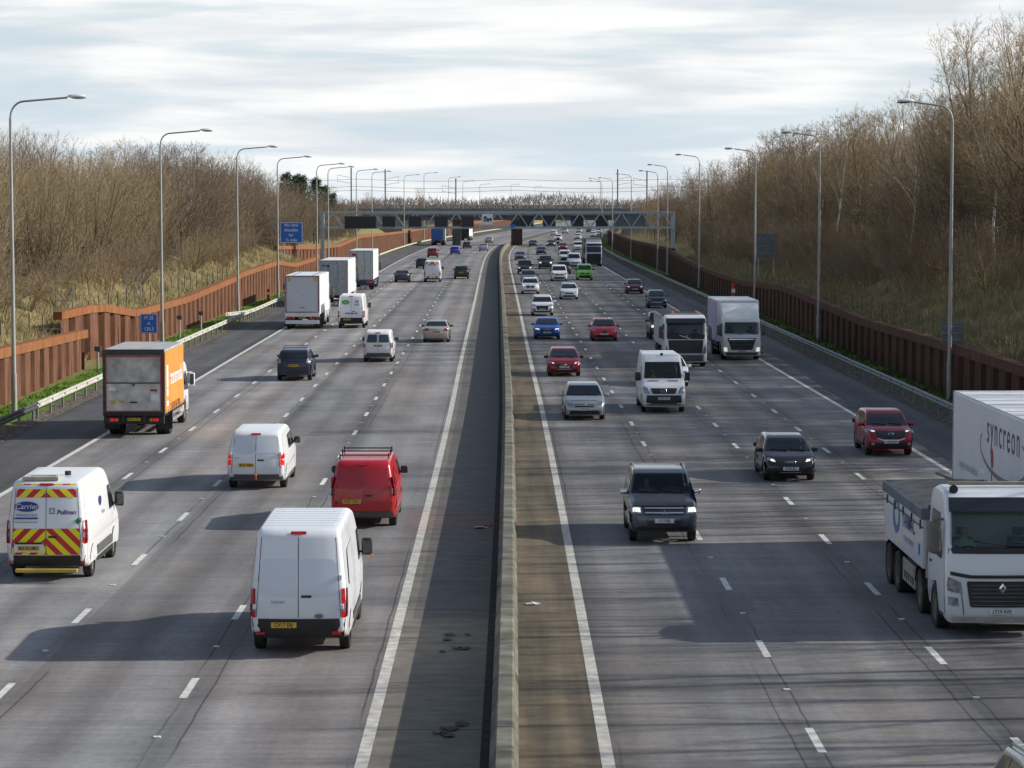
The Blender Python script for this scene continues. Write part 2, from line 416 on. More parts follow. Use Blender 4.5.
def cabin(parent, xseat, yseat, zseat, w, shirt=None, label=None, rows=(0,), loc=None):
    """seats, dashboard and steering wheel seen through a clear windscreen; the driver is a thing of his own"""
    global DRV
    for sx in ((-xseat, xseat)):
        bm = bmesh.new(); bbox(bm, sx - .24, sx + .24, yseat - .3, yseat + .25, zseat - .15, zseat, .05)
        bbox(bm, sx - .24, sx + .24, yseat - .36, yseat - .22, zseat - .05, zseat + .55, .05); bbox(bm, sx - .13, sx + .13, yseat - .36, yseat - .26, zseat + .58, zseat + .76, .04)
        fin(bm, 'seat', SEAT, parent)
    bm = bmesh.new(); bbox(bm, -w * .42, w * .42, yseat + .62, yseat + .9, zseat + .02, zseat + .2, .05); fin(bm, 'dashboard', SEAT, parent)
    bm = bmesh.new(); c = Vector((xseat, yseat + .46, zseat + .27))
    tube(bm, [c + Vector((.19 * math.cos(a), .19 * math.sin(a) * .35, .19 * math.sin(a) * .94)) for a in np.linspace(0, 2 * PI, 15)], .018, 5, False)
    bar(bm, c - Vector((.18, 0, 0)), c + Vector((.18, 0, 0)), .04); bar(bm, c, c + Vector((0, .25, -.1)), .05); fin(bm, 'steering_wheel', SEAT, parent)
    if shirt:
        if DRV is None: DRV = driver_mesh()
        wp = parent.matrix_world if False else Matrix.Translation(parent.location) @ Matrix.Rotation(parent.rotation_euler[2], 4, 'Z')
        me = DRV.copy(); me.materials.clear()
        p = meshobj('person', me, body_mat('clothed_driver', shirt)); p.location = wp @ Vector((xseat, yseat - .05, zseat + .02)); p.rotation_euler = parent.rotation_euler
        tag(p, label, 'person')
def axle_place(X, Y, ya, away, dyaw=0.):
    """origin and heading of a vehicle whose axle ya stands on (X, Y)"""
    rz = -math.atan(dxc(Y)) + (0 if away else PI) + dyaw
    fx, fy = -math.sin(rz), math.cos(rz)
    return (X - fx * ya, Y - fy * ya, 0), rz

# outlines (y forward, z up): rear bottom, over the roof, front bottom
TYPES = {}
TYPES['hatch'] = dict(top=[(-2.03, .27), (-2.13, .46), (-2.13, .66), (-2.08, .92), (-2.0, 1.0), (-1.72, 1.32), (-1.5, 1.42), (-.6, 1.47), (.1, 1.44), (.42, 1.36), (1.22, .98), (1.75, .86), (2.02, .72), (2.13, .55), (2.14, .38), (2.04, .22)],
    W=1.79, belt=.93, roofw=.70, ax=(-1.3, 1.32), rw=.32, clear=.21, bow=.14, tp=.13,
    sw=[[(-1.42, 1.0), (-1.22, 1.33), (-.32, 1.38), (-.32, .97)], [(-.26, .97), (-.26, 1.38), (.28, 1.32), (.95, .98), (.86, .95)]], ws=(.99, 1.38), rwin=(1.02, 1.36), mir=(.78, 1.0))
TYPES['saloon'] = dict(top=[(-2.2, .27), (-2.32, .48), (-2.32, .68), (-2.27, .9), (-2.2, .98), (-1.75, 1.03), (-1.62, 1.08), (-1.0, 1.37), (-.5, 1.435), (.05, 1.42), (.42, 1.33), (1.22, .96), (1.85, .84), (2.18, .7), (2.3, .52), (2.3, .36), (2.2, .22)],
    W=1.82, belt=.94, roofw=.70, ax=(-1.38, 1.4), rw=.32, clear=.2, bow=.14, tp=.12,
    sw=[[(-1.4, 1.02), (-.95, 1.31), (-.35, 1.36), (-.35, .98)], [(-.28, .98), (-.28, 1.36), (.25, 1.3), (.92, .98)]], ws=(.99, 1.35), rwin=(1.08, 1.36), mir=(.78, 1.0))
TYPES['suv'] = dict(top=[(-2.15, .36), (-2.25, .55), (-2.25, .78), (-2.2, 1.05), (-2.1, 1.15), (-1.82, 1.5), (-1.6, 1.6), (-.5, 1.68), (.1, 1.65), (.4, 1.57), (1.15, 1.12), (1.75, 1.0), (2.1, .85), (2.24, .66), (2.24, .42), (2.12, .28)],
    W=1.85, belt=1.06, roofw=.74, ax=(-1.32, 1.36), rw=.36, clear=.26, bow=.13, tp=.11, lower=.42,
    sw=[[(-1.75, 1.2), (-1.45, 1.5), (-.95, 1.55), (-.95, 1.14)], [(-.9, 1.14), (-.9, 1.55), (-.15, 1.58), (-.15, 1.11)], [(-.09, 1.11), (-.09, 1.58), (.3, 1.52), (.95, 1.11)]], ws=(1.13, 1.59), rwin=(1.17, 1.52), mir=(.8, 1.15))
TYPES['offroad'] = dict(top=[(-2.3, .42), (-2.38, .6), (-2.38, .9), (-2.35, 1.12), (-2.22, 1.72), (-2.05, 1.8), (-.4, 1.86), (.1, 1.84), (.38, 1.76), (.95, 1.24), (1.55, 1.14), (2.15, 1.06), (2.32, .93), (2.38, .72), (2.38, .48), (2.26, .34)],
    W=1.89, belt=1.16, roofw=.80, ax=(-1.38, 1.40), rw=.39, clear=.34, bow=.09, tp=.09, lower=.5,
    sw=[[(-2.05, 1.25), (-1.95, 1.66), (-1.05, 1.72), (-1.05, 1.22)], [(-1.0, 1.22), (-1.0, 1.72), (-.15, 1.75), (-.15, 1.2)], [(-.09, 1.2), (-.09, 1.75), (.28, 1.7), (.78, 1.2)]], ws=(1.25, 1.76), rwin=(1.2, 1.7), mir=(.62, 1.27))
TYPES['van_large'] = dict(top=[(-2.68, .42), (-2.78, .5), (-2.8, .8), (-2.78, 1.35), (-2.63, 2.38), (-2.5, 2.5), (.6, 2.53), (1.05, 2.45), (1.3, 2.26), (1.98, 1.44), (2.5, 1.22), (2.72, .98), (2.8, .7), (2.8, .42), (2.68, .28)],
    W=2.04, belt=1.3, roofw=.84, ax=(-1.72, 1.78), rw=.345, clear=.3, bow=.07, tp=.05, r=.12, shoulder=.005,
    sw=[[(.92, 1.38), (.92, 2.0), (1.28, 2.02), (1.78, 1.42)]], ws=(1.48, 2.22), rwin=None, mir=(1.72, 1.52), van=True)
TYPES['van_mid'] = dict(top=[(-2.35, .38), (-2.46, .48), (-2.48, .75), (-2.44, 1.2), (-2.24, 1.8), (-2.08, 1.9), (.4, 1.92), (.8, 1.86), (1.0, 1.76), (1.62, 1.24), (2.15, 1.08), (2.4, .86), (2.46, .6), (2.46, .38), (2.34, .25)],
    W=1.93, belt=1.12, roofw=.80, ax=(-1.5, 1.58), rw=.33, clear=.25, bow=.09, tp=.07, r=.11, shoulder=.01,
    sw=[[(.42, 1.2), (.42, 1.66), (.9, 1.67), (1.42, 1.22)]], ws=(1.27, 1.77), rwin=None, mir=(1.3, 1.3), van=True)
TYPES['van_small'] = dict(top=[(-2.08, .34), (-2.18, .46), (-2.2, .72), (-2.16, 1.1), (-2.02, 1.7), (-1.86, 1.8), (.1, 1.83), (.45, 1.78), (.66, 1.68), (1.3, 1.14), (1.8, .98), (2.08, .8), (2.18, .58), (2.18, .36), (2.06, .24)],
    W=1.79, belt=1.06, roofw=.80, ax=(-1.32, 1.36), rw=.32, clear=.24, bow=.09, tp=.07, r=.10, shoulder=.01,
    sw=[[(-.1, 1.12), (-.1, 1.58), (.52, 1.6), (1.08, 1.12)]], ws=(1.17, 1.7), rwin=(1.16, 1.62), mir=(1.0, 1.2), van=True)

def build(kind, name, label, cat, pos, col, away, group=None, metal=0., dirt=.35, **o):
    """one car or van with all its parts"""
    T = dict(TYPES[kind]); T.update(o)
    kx, ky, kz = T.get('scale', (1, 1, 1))
    S = lambda L: [(a * ky, b * kz) for a, b in L]
    ax = [a * ky for a in T['ax']]
    B = Body(S(T['top']), T['W'] * kx, T['belt'] * kz, T['roofw'], ax, T['rw'] + T.get('gap', .06), T['rw'], T['clear'], T.get('r', .09), T['bow'], T['tp'], T.get('rr', .08), T.get('shoulder', .02))
    loc, rz = axle_place(pos[0], pos[1], ax[0] if away else ax[1], away, T.get('dyaw', 0))
    root = empty(name, loc, rz, label, cat, group)
    P = paint(col, metal, dirt, T.get('paint_rough', .26)); W = B.W; van = T.get('van')
    clear_ws = T.get('see')
    ws = [q * kz for q in T['ws']]
    B.mesh('body', P, root, (ws[0] + .03, ws[1] - .02) if clear_ws else None)
    hw = lambda half, z, k: B.w(B.on(half, z)[0], z) * k
    f = .9 if not van else .88
    # windscreen and rear window
    B.endpatch('windscreen', 'front', [(-hw('front', ws[0], f + .03), ws[0]), (hw('front', ws[0], f + .03), ws[0]), (hw('front', ws[1], f), ws[1]), (-hw('front', ws[1], f), ws[1])], glass_see() if clear_ws else GLASS, root, .008, .12, rnd=.05)
    if T.get('rwin'):
        a, b = [q * kz for q in T['rwin']]
        poly = [(-hw('rear', a, f), a), (hw('rear', a, f), a), (hw('rear', b, f - .04), b), (-hw('rear', b, f - .04), b)]
        if T.get('split_rear'):
            for sg in (-1, 1):
                B.endpatch('rear_window', 'rear', [(sg * .05, a), (sg * hw('rear', a, .82), a), (sg * hw('rear', b, .80), b), (sg * .05, b)], GLASSL, root, .008, .12, rnd=.05)
        else: B.endpatch('rear_window', 'rear', poly, GLASS, root, .008, .12, rnd=.06)
    for sw in T['sw']: B.sidepatch('side_window', S(sw), GLASS, root, .006, .14, rnd=.04)
    # wheels and arches
    tw = T.get('tw', .215)
    for ya in ax:
        for sg in (-1, 1):
            wheel(root, sg * (B.w(ya, T['rw']) - tw / 2 - .015), ya, T['rw'], tw, T.get('rim', RIM if not van else RIMD), 'alloy' if not van else 'steel')
            arch_liner(root, B, sg, ya)
    # dark lower trim
    c = B.clear; lo = T.get('lower', .36 if not van else .5)
    zf = T.get('bumper_f', lo); zr = T.get('bumper_r', lo)
    ff = [(-hw('front', zf, .985), zf), (hw('front', zf, .985), zf), (hw('front', c + .06, .95), c + .06), (-hw('front', c + .06, .95), c + .06)]
    if T.get('dark_front', True): B.endpatch('front_bumper_trim', 'front', ff, T.get('trim', BLACK), root, .012, .2)
    rr_ = [(-hw('rear', zr, .985), zr), (hw('rear', zr, .985), zr), (hw('rear', c + .06, .95), c + .06), (-hw('rear', c + .06, .95), c + .06)]
    if T.get('dark_rear', True): B.endpatch('rear_bumper', 'rear', rr_, T.get('trim', BLACK), root, .02, .2)
    B.sidepatch('sill_trim', [(ax[0] + B.R + .04, c + .015), (ax[0] + B.R + .04, c + .14), (ax[1] - B.R - .04, c + .14), (ax[1] - B.R - .04, c + .015)], T.get('trim', BLACK), root, .008, .4)
    # lights
    for poly in T.get('head', []): B.endpatch('headlight', 'front', poly, T.get('lamp', LAMPC), root, .012, .06, True, .03)
    for poly in T.get('drl', []): B.endpatch('running_light', 'front', poly, LAMPON, root, .018, .08, True, .02)
    for poly in T.get('tail', []): B.endpatch('tail_light', 'rear', poly, T.get('tailmat', RED), root, .014, .06, True, .02)
    if van and T.get('tail'):                # the lens wraps round the corner
        zs = [q[1] for q in T['tail'][0]]; za, zb = min(zs), max(zs)
        B.sidepatch('tail_light', [(B.y0 + .1, za), (B.y0 + .26, za + .04), (B.y0 + .3, zb), (B.y0 + .17, zb)], T.get('tailmat', RED), root, .012, .1)
    for poly in T.get('tail2', []): B.endpatch('reversing_light', 'rear', poly, LAMPC, root, .018, .06, True, .02)
    # grilles
    for i, poly in enumerate(T.get('grille', [])): B.endpatch('grille' if i == 0 else 'air_intake', 'front', poly, BLACK, root, .013, .1, rnd=.04)
    for poly in T.get('bars', []): B.endpatch('grille_bar', 'front', poly, CHROME, root, .022, .2)
    for z in T.get('foglights', []):
        for sg in (-1, 1):
            bm = bmesh.new(); bmesh.ops.create_cone(bm, cap_ends=True, segments=14, radius1=.06, radius2=.06, depth=.03)
            y, _ = B.on('front', z); x = sg * W * .38; oo = fin(bm, 'fog_light', LAMPC, root, loc=(x, y + B.bw(y, .76) + .01, z)); oo.rotation_euler = (PI / 2, 0, 0)
    if T.get('plate_f'): 
        z = T['plate_fz'] * kz; plate(root, T['plate_f'], 'front', B.on('front', z)[0] + .012, z)
    if T.get('plate_r'):
        z = T['plate_rz'] * kz; x = T.get('plate_rx', 0); plate(root, T['plate_r'], 'rear', B.on('rear', z)[0] + B.bw(B.y0, x / W * 2) - .012 - T.get('plate_out', 0), z, 0, x)
    my, mz = T['mir'][0] * ky, T['mir'][1] * kz
    if kind == 'van_large': mirror(root, B, my, mz + .05, (.24, .14, .38), BLACK, .16)
    elif van: mirror(root, B, my, mz, (.22, .13, .22), T.get('mirmat', BLACK), .13)
    else: mirror(root, B, my, mz, (.22, .13, .15), T.get('mirmat', P), .12)
    # handles, seams
    if not van:
        for y in (.92 * ky, -.08 * ky, -1.0 * ky):
            if y > ax[0] + B.R * .6: B.sidepatch('door_seam', [(y, c + .2), (y + .012, c + .2), (y + .012, B.belt - .01), (y, B.belt - .01)], BLACK, root, .004, .2)
        zb = T['head'][0][-1][1] + .015; B.endpatch('bonnet_seam', 'front', [(-hw('front', zb, .66), zb), (hw('front', zb, .66), zb), (hw('front', zb, .66), zb + .012), (-hw('front', zb, .66), zb + .012)], BLACK, root, .006, .12)
        for y in ((-.75 * ky), (.1 * ky)):
            B.sidepatch('door_handle', [(y - .09, B.belt - .12), (y + .09, B.belt - .12), (y + .09, B.belt - .09), (y - .09, B.belt - .09)], P if not T.get('chrome_handle') else CHROME, root, .022, .3)
    else:
        B.sidepatch('door_seam', [(ax[1] - B.R - .08, c + .2), (ax[1] - B.R - .095, c + .2), (ax[1] - B.R - .095, B.H * .8), (ax[1] - B.R - .08, B.H * .8)], BLACK, root, .004, .3)
        if T.get('doors', True):
            zt = B.H - .2
            B.endpatch('door_seam', 'rear', [(-.008, zr + .03), (.008, zr + .03), (.008, zt), (-.008, zt)], GREYP, root, .005, .2)
            k1, k2 = .88, .88
            for sg in (-1, 1): B.endpatch('door_seam', 'rear', [(sg * hw('rear', zr, k1), zr + .03), (sg * (hw('rear', zr, k1) + .014), zr + .03), (sg * (hw('rear', zt, k2) + .014), zt), (sg * hw('rear', zt, k2), zt)], GREYP, root, .005, .2)
            z = zr + .46; B.endpatch('door_handle', 'rear', [(.06, z - .025), (.27, z - .025), (.27, z + .025), (.06, z + .025)], BLACK, root, .025, .2)
            for z in (zr + .25, B.H * .62):
                for sg in (-1, 1): 
                    y, _ = B.on('rear', z); x = sg * hw('rear', z, .915); boxp('door_hinge', root, P, x - .035, x + .035, y - .02, y + .06, z - .05, z + .05, .01)
        z = B.H - .13
        B.endpatch('brake_light', 'rear', [(-.16, z - .02), (.16, z - .02), (.16, z + .035), (-.16, z + .035)], RED, root, .02, .2, rnd=.02)
    if T.get('wipers', True) :
        bm = bmesh.new()
        for x0, x1 in ((-.55, -.05), (.05, .6)):
            z0 = ws[0] + .02; z1 = ws[0] + .05
            pts = []
            for t in (0, .5, 1):
                x = (x0 + (x1 - x0) * t) * W / 1.8; z = z0 + (z1 - z0) * t; y, nn = B.on('front', z); v = x / B.w(y, z)
                pts.append((x, y + nn[0] * .03 + B.bw(y, v), z + nn[1] * .03))
            tube(bm, pts, .012, 4)
        fin(bm, 'wiper', BLACK, root)
    if T.get('rails'):
        for sg in (-1, 1):
            bm = bmesh.new(); ys = np.linspace(-1.55 * ky, .1 * ky, 7); pts = []
            for i, y in enumerate(ys):
                z = B.ztop(y); pts.append((sg * B.w(y, z) * .93, y, z + (.06 if 0 < i < 6 else -.02)))
            tube(bm, pts, .022, 5); fin(bm, 'roof_rail', T['rails'], root, smooth=60)
    if T.get('crossbars'):
        for y in T['crossbars']:
            bm = bmesh.new(); z = B.ztop(y); x = B.w(y, z) * .92
            bar(bm, (-x, y, z + .10), (x, y, z + .10), T.get('bar_w', .05), .035)
            for sg in (-1, 1): bar(bm, (sg * x, y, z - .06), (sg * x, y, z + T.get('barpost', .13)), T.get('bar_w', .05), .05)
            fin(bm, 'roof_bar', T.get('barmat', BLACK), root)
    if T.get('aerial'):
        bm = bmesh.new(); y = -1.3 * ky; z = B.ztop(y); tube(bm, [(0, y, z), (0, y - .06, z + .12)], .012, 4); fin(bm, 'aerial', BLACK, root)
    if clear_ws:
        d = clear_ws; cabin(root, .36, T.get('yseat', .05 if not van else .75) * ky, T.get('zseat', .62 if not van else .98) * kz, W, d.get('shirt'), d.get('label'))
    for fn in T.get('extra', []): fn(root, B, P)
    return root, B
# ------------------------------------------------------------------ cars and vans, one by one
def disc(name, parent, mat, x, y, z, r, axis='y', depth=.015, n=16, sx=1., sz=1.):
    bm = bmesh.new(); bmesh.ops.create_cone(bm, cap_ends=True, segments=n, radius1=r, radius2=r, depth=depth)
    o = fin(bm, name, mat, parent, loc=(x, y, z)); o.rotation_euler = (PI / 2, 0, 0) if axis == 'y' else (0, PI / 2, 0)
    o.scale = (sx, sz, 1); return o
def ring(bm, c, rx, rz, t, n=20, a0=0., a1=2 * PI, axis='y'):
    pts = []
    for k in range(n + 1):
        a = a0 + (a1 - a0) * k / n
        pts.append(Vector(c) + (Vector((rx * math.cos(a), 0, rz * math.sin(a))) if axis == 'y' else Vector((0, rx * math.cos(a), rz * math.sin(a)))))
    tube(bm, pts, t, 4, False)
def emblem_rings(n, z, r, gap):
    def fn(root, B, P):
        y = B.on('front', z)[0] + .02; bm = bmesh.new()
        for k in range(n): ring(bm, ((k - (n - 1) / 2) * gap, y, z), r, r, .009, 14)
        fin(bm, 'emblem', CHROME, root)
    return fn
def emblem_star(z, r):
    def fn(root, B, P):
        y = B.on('front', z)[0] + .03; bm = bmesh.new(); ring(bm, (0, y, z), r, r, .012, 18)
        for k in range(3):
            a = PI / 2 + k * 2 * PI / 3; bar(bm, (0, y, z), (r * math.cos(a), y, z + r * math.sin(a)), .02)
        fin(bm, 'emblem', CHROME, root)
    return fn
def emblem_diamonds(z, r):
    def fn(root, B, P):
        y = B.on('front', z)[0] + .025; bm = bmesh.new()
        for a in (PI / 2, PI / 2 + 2 * PI / 3, PI / 2 - 2 * PI / 3):
            u = Vector((math.cos(a), 0, math.sin(a))); v = Vector((-math.sin(a), 0, math.cos(a))); c = Vector((0, y, z))
            bm.faces.new([bm.verts.new(c + q) for q in (u * 0, u * r * .5 + v * r * .28, u * r, u * r * .5 - v * r * .28)])
        fin(bm, 'emblem', CHROME, root)
    return fn
def emblem_wing(z, r):
    def fn(root, B, P):
        y = B.on('front', z)[0] + .02; bm = bmesh.new(); ring(bm, (0, y, z), r * 1.25, r, .01, 18)
        tube(bm, [(-r, y, z + r * .45), (-r * .4, y, z + r * .15), (0, y, z - r * .3), (r * .4, y, z + r * .15), (r, y, z + r * .45)], .01, 4)
        fin(bm, 'emblem', CHROME, root)
    return fn
def emblem_oval(half, x, z, mat=INKBLUE):
    def fn(root, B, P):
        y = B.on(half, z)[0] + (.02 if half == 'front' else -.02)
        disc('emblem', root, mat, x, y, z, .045, sx=2., sz=1.)
    return fn
H1 = [[(.5, .66), (.86, .74), (.88, .82), (.56, .77)]]
HATCH = dict(head=H1, tail=[[(.62, .86), (.86, .84), (.87, 1.02), (.66, 1.0)]], grille=[[(-.42, .55), (.42, .55), (.46, .68), (-.46, .68)], [(-.62, .3), (.62, .3), (.56, .42), (-.56, .42)]], plate_fz=.5, plate_rz=.74, lower=.3)
SUVL = dict(head=[[(.52, .8), (.88, .86), (.89, .97), (.56, .93)]], tail=[[(.62, .95), (.88, .92), (.89, 1.12), (.66, 1.08)]], grille=[[(-.46, .66), (.46, .66), (.5, .9), (-.5, .9)], [(-.66, .36), (.66, .36), (.6, .5), (-.6, .5)]], plate_fz=.56, plate_rz=.82)
SALN = dict(head=[[(.5, .64), (.86, .7), (.88, .79), (.54, .74)]], tail=[[(.5, .8), (.87, .78), (.88, .95), (.52, .94)]], grille=[[(-.42, .38), (.42, .38), (.48, .7), (-.48, .7)], [(-.78, .3), (-.56, .3), (-.54, .42), (-.8, .44)], [(.56, .3), (.78, .3), (.8, .44), (.54, .42)]], plate_fz=.5, plate_rz=.72, lower=.3)
VANB = dict(head=[[(.62, .88), (.93, .9), (.93, 1.2), (.72, 1.14)]], tail=[[(.84, .78), (.97, .78), (.96, 1.3), (.85, 1.3)]], tail2=[[(.85, .92), (.975, .92), (.97, 1.04), (.855, 1.04)]], grille=[[(-.52, .84), (.52, .84), (.6, 1.08), (-.6, 1.08)], [(-.6, .45), (.6, .45), (.6, .6), (-.6, .6)]], plate_fz=.64, plate_rz=.66)
VANM = dict(head=[[(.55, .8), (.88, .84), (.89, 1.05), (.64, .98)]], tail=[[(.8, .8), (.93, .8), (.91, 1.2), (.79, 1.2)]], grille=[[(-.5, .74), (.5, .74), (.54, .9), (-.54, .9)], [(-.6, .35), (.6, .35), (.6, .52), (-.6, .52)]], plate_fz=.58, plate_rz=.78)

# -- the left carriageway, seen from behind
def transit_extra(root, B, P):
    for z0, z1, k in ((1.24, 2.02, .82),):      # pressed blank window panels in the doors
        for sg in (-1, 1):
            B.endpatch('door_panel', 'rear', [(sg * .05, z0), (sg * B.w(-2.7, z0) * k, z0 + .05), (sg * B.w(-2.7, z1) * k, z1), (sg * .05, z1)], paint((.68, .73, .80), 0, .2), root, .006, .16, rnd=.12)
    text('TRANSIT', .075, INKGREY, root, (-.42, B.on('rear', 1.16)[0] - .016, 1.14), REAR, 'model_badge')
    emblem_oval('rear', .42, .86, INKGREY)(root, B, P)
    for y in np.linspace(-2.2, .4, 8):                          # pressed roof ribs
        z = B.ztop(y); bm = bmesh.new(); bbox(bm, -.72, .72, y - .03, y + .03, z - .01, z + .012, .008, 1); fin(bm, 'roof_rib', P, root)
    for sg in (-1, 1):
        x = sg * .78; z = .5; y = B.on('rear', z)[0]; boxp('bumper_reflector', root, RED, x - .09, x + .09, y - .05, y + .01, z - .03, z + .03, .01)
    B.sidepatch('side_moulding', [(-1.25, .5), (1.3, .5), (1.3, .68), (-1.25, .68)], GREYP, root, .012, .4)
    B.sidepatch('side_panel', [(-2.2, 1.4), (-2.0, 2.1), (-.4, 2.2), (-.4, 1.4)], P, root, .01, .25, rnd=.12)
    for y in (1.7,):
        for sg in (-1, 1):
            x = sg * (B.w(y, 1.6) + .16); boxp('indicator', root, AMBER, x + sg * .1 - .03, x + sg * .1 + .03, y - .02, y + .085, 1.42, 1.48, .01)
build('van_large', 'panel_van', 'large white high-roof panel van nearest the camera, yellow plate CV17 ERJ', 'van', (-4.38, 52.3), (.80, .82, .86), True,
      scale=(1, 1.06, 1.05), W=2.06, tail=[[(.885, .82), (1.0, .82), (.98, 1.42), (.885, 1.42)]], tail2=[[(.888, .95), (1.01, .95), (1.0, 1.1), (.888, 1.1)]], head=VANB['head'], grille=VANB['grille'],
      plate_r='CV17 ERJ', plate_rz=.64, plate_rx=-.30, plate_f='CV17 ERJ', plate_fz=.64, bumper_r=.8, lower=.55, rim=RIMD, extra=[transit_extra])
def chevron_mat(name, pitch=.36, z0=0., a=(.88, .78, .01), b=(.60, .012, .02), thick=.5):
    m = bpy.data.materials.new(name); n, l = nodes_of(m); bs = n['Principled BSDF']; tc = n.new('ShaderNodeTexCoord'); sp = n.new('ShaderNodeSeparateXYZ'); l.new(tc.outputs['Object'], sp.inputs[0])
    ab = n.new('ShaderNodeMath'); ab.operation = 'ABSOLUTE'; l.new(sp.outputs['X'], ab.inputs[0])
    ad = n.new('ShaderNodeMath'); ad.operation = 'ADD'; l.new(ab.outputs[0], ad.inputs[0]); l.new(sp.outputs['Z'], ad.inputs[1])
    dv = n.new('ShaderNodeMath'); dv.operation = 'DIVIDE'; dv.inputs[1].default_value = pitch; l.new(ad.outputs[0], dv.inputs[0])
    fr = n.new('ShaderNodeMath'); fr.operation = 'FRACT'; l.new(dv.outputs[0], fr.inputs[0])
    gt = n.new('ShaderNodeMath'); gt.operation = 'GREATER_THAN'; gt.inputs[1].default_value = thick; l.new(fr.outputs[0], gt.inputs[0])
    mx = n.new('ShaderNodeMix'); mx.data_type = 'RGBA'; mx.inputs[6].default_value = (*a, 1); mx.inputs[7].default_value = (*b, 1)
    l.new(gt.outputs[0], mx.inputs[0]); l.new(mx.outputs[2], bs.inputs['Base Color']); bs.inputs['Roughness'].default_value = .35
    return m
CHEV = chevron_mat('red_yellow_chevrons', .37)
def carrier_extra(root, B, P):
    for z0, z1 in ((.68, 1.32), (2.08, 2.4)):
        k = .86
        for sg in (-1, 1): B.endpatch('chevron_panel', 'rear', [(sg * .012, z0), (sg * B.w(-2.7, z0) * k, z0), (sg * B.w(-2.7, z1) * k, z1), (sg * .012, z1)], CHEV, root, .010, .16)
    y = B.on('rear', 1.85)[0]; ln = math.atan((B.on('rear', 2.1)[0] - B.on('rear', 1.6)[0]) / .5); R2 = (PI / 2 - ln, 0, 0)
    d = disc('logo', root, INKBLUE, -.48, y - .015, 1.86, .15, sx=2., sz=.85); d.rotation_euler = (PI / 2 - ln, 0, 0)
    text('Carrier', .19, INKWHITE, root, (-.48, y - .028, 1.86), R2, 'lettering', shear=.25)
    text('TRANSICOLD', .085, INKBLUE, root, (-.48, B.on('rear', 1.65)[0] - .014, 1.65), R2, sx=1.05)
    y2 = B.on('rear', 1.57)[0]; boxp('logo_stripe', root, INKBLUE, -.76, -.2, y2 - .016, y2 - .008, 1.555, 1.595, 0)
    y2 = B.on('rear', 1.48)[0]; boxp('logo_stripe', root, INKGREY, -.76, -.2, y2 - .016, y2 - .008, 1.475, 1.49, 0)
    yp = B.on('rear', .85)[0]; boxp('plate_surround', root, WHITEP, -.78, -.06, yp - .03, yp, .74, .98, .01); boxp('lamp_bar', root, BLACK, -.76, -.08, yp - .04, yp - .03, .94, .99, .005)
    text('Pullman', .15, INKBLUE, root, (.50, B.on('rear', 1.72)[0] - .014, 1.72), R2, shear=.2, bold=.004)
    bm = bmesh.new(); y3 = B.on('rear', 1.76)[0] - .014
    for i in range(3):
        for j in range(3):
            if (i, j) != (1, 1): bbox(bm, .08 + i * .05, .115 + i * .05, y3 - .004, y3 + .004, 1.68 + j * .055, 1.715 + j * .055)
    fin(bm, 'logo', INKGREY, root)
    bm = bmesh.new(); y4 = B.on('rear', 1.5)[0] - .014
    bm.faces.new([bm.verts.new(q) for q in ((.71, y4, 1.5), (.79, y4, 1.42), (.87, y4, 1.5), (.79, y4, 1.58))]); fin(bm, 'diamond_sticker', GREENV, root)
    bm = bmesh.new(); bbox(bm, -.72, .06, -2.96, -2.84, .27, .36, .02); bbox(bm, .04, .8, -2.96, -2.84, .27, .36, .02); fin(bm, 'step_bar', pmat('yellow_step', (.55, .38, .06), .5, noise=.25), root)
    bm = bmesh.new(); z = B.ztop(-2.2); bbox(bm, -.62, .28, -2.42, -2.3, z, z + .1, .02); bbox(bm, -.55, .2, -2.0, -1.92, z, z + .1, .02); bbox(bm, -.55, -.49, -2.4, -1.95, z, z + .09); bbox(bm, .15, .21, -2.4, -1.95, z, z + .09); fin(bm, 'roof_rack', pmat('cream_rack', (.5, .46, .36), .6, noise=.2), root)
    bm = bmesh.new(); z = B.ztop(-1.2); tube(bm, [(.3, -1.2, z), (.3, -1.2, z + .1)], .08, 10); fin(bm, 'beacon', BLACK, root)
    B.sidepatch('side_moulding', [(-1.2, .48), (1.25, .48), (1.25, .72), (-1.2, .72)], GREYP, root, .012, .4)
    for sg, R3 in ((1, RSIDE), (-1, LSIDE)):
        dd = disc('logo', root, INKBLUE, sg * (B.w(-.4, 1.75) + .014), -.4, 1.75, .14, 'x', sx=.9, sz=1.3)
        text('Pullman', .16, INKBLUE, root, (sg * (B.w(-.1, 1.45) + .012), -.1, 1.45), R3, shear=.2)
    for sg in (-1, 1):
        x = sg * .9; z = .48; y = B.on('rear', z)[0]; boxp('bumper_reflector', root, RED, x - .05, x + .05, y - .05, y + .01, z - .04, z + .04, .01)
build('van_large', 'panel_van', 'white service van with red and yellow chevrons across its rear doors, Carrier and Pullman lettering', 'van', (-11.45, 62.5), (.80, .81, .82), True, dirt=.25,
      scale=(1, .97, .99), tail=[[(.89, .95), (1.0, .95), (.99, 1.52), (.9, 1.52)]], tail2=[[(.893, 1.1), (1.01, 1.1), (1.0, 1.22), (.9, 1.22)]], head=VANB['head'], grille=VANB['grille'],
      plate_out=.03, plate_r='MX18 UMG', plate_rz=.85, plate_rx=-.42, plate_f='MX18 UMG', plate_fz=.64, bumper_r=.66, lower=.5, rim=RIMD, extra=[carrier_extra])
def vito_extra(root, B, P):
    for sg in (-1, 1):
        B.endpatch('door_panel', 'rear', [(sg * .05, 1.15), (sg * .72, 1.15), (sg * .66, 1.72), (sg * .05, 1.72)], paint((.40, .012, .02), 0, .15), root, .007, .16, rnd=.08)
    B.sidepatch('side_panel', [(-2.0, 1.22), (-1.9, 1.62), (-.6, 1.66), (-.6, 1.22)], P, root, .01, .25, rnd=.1)
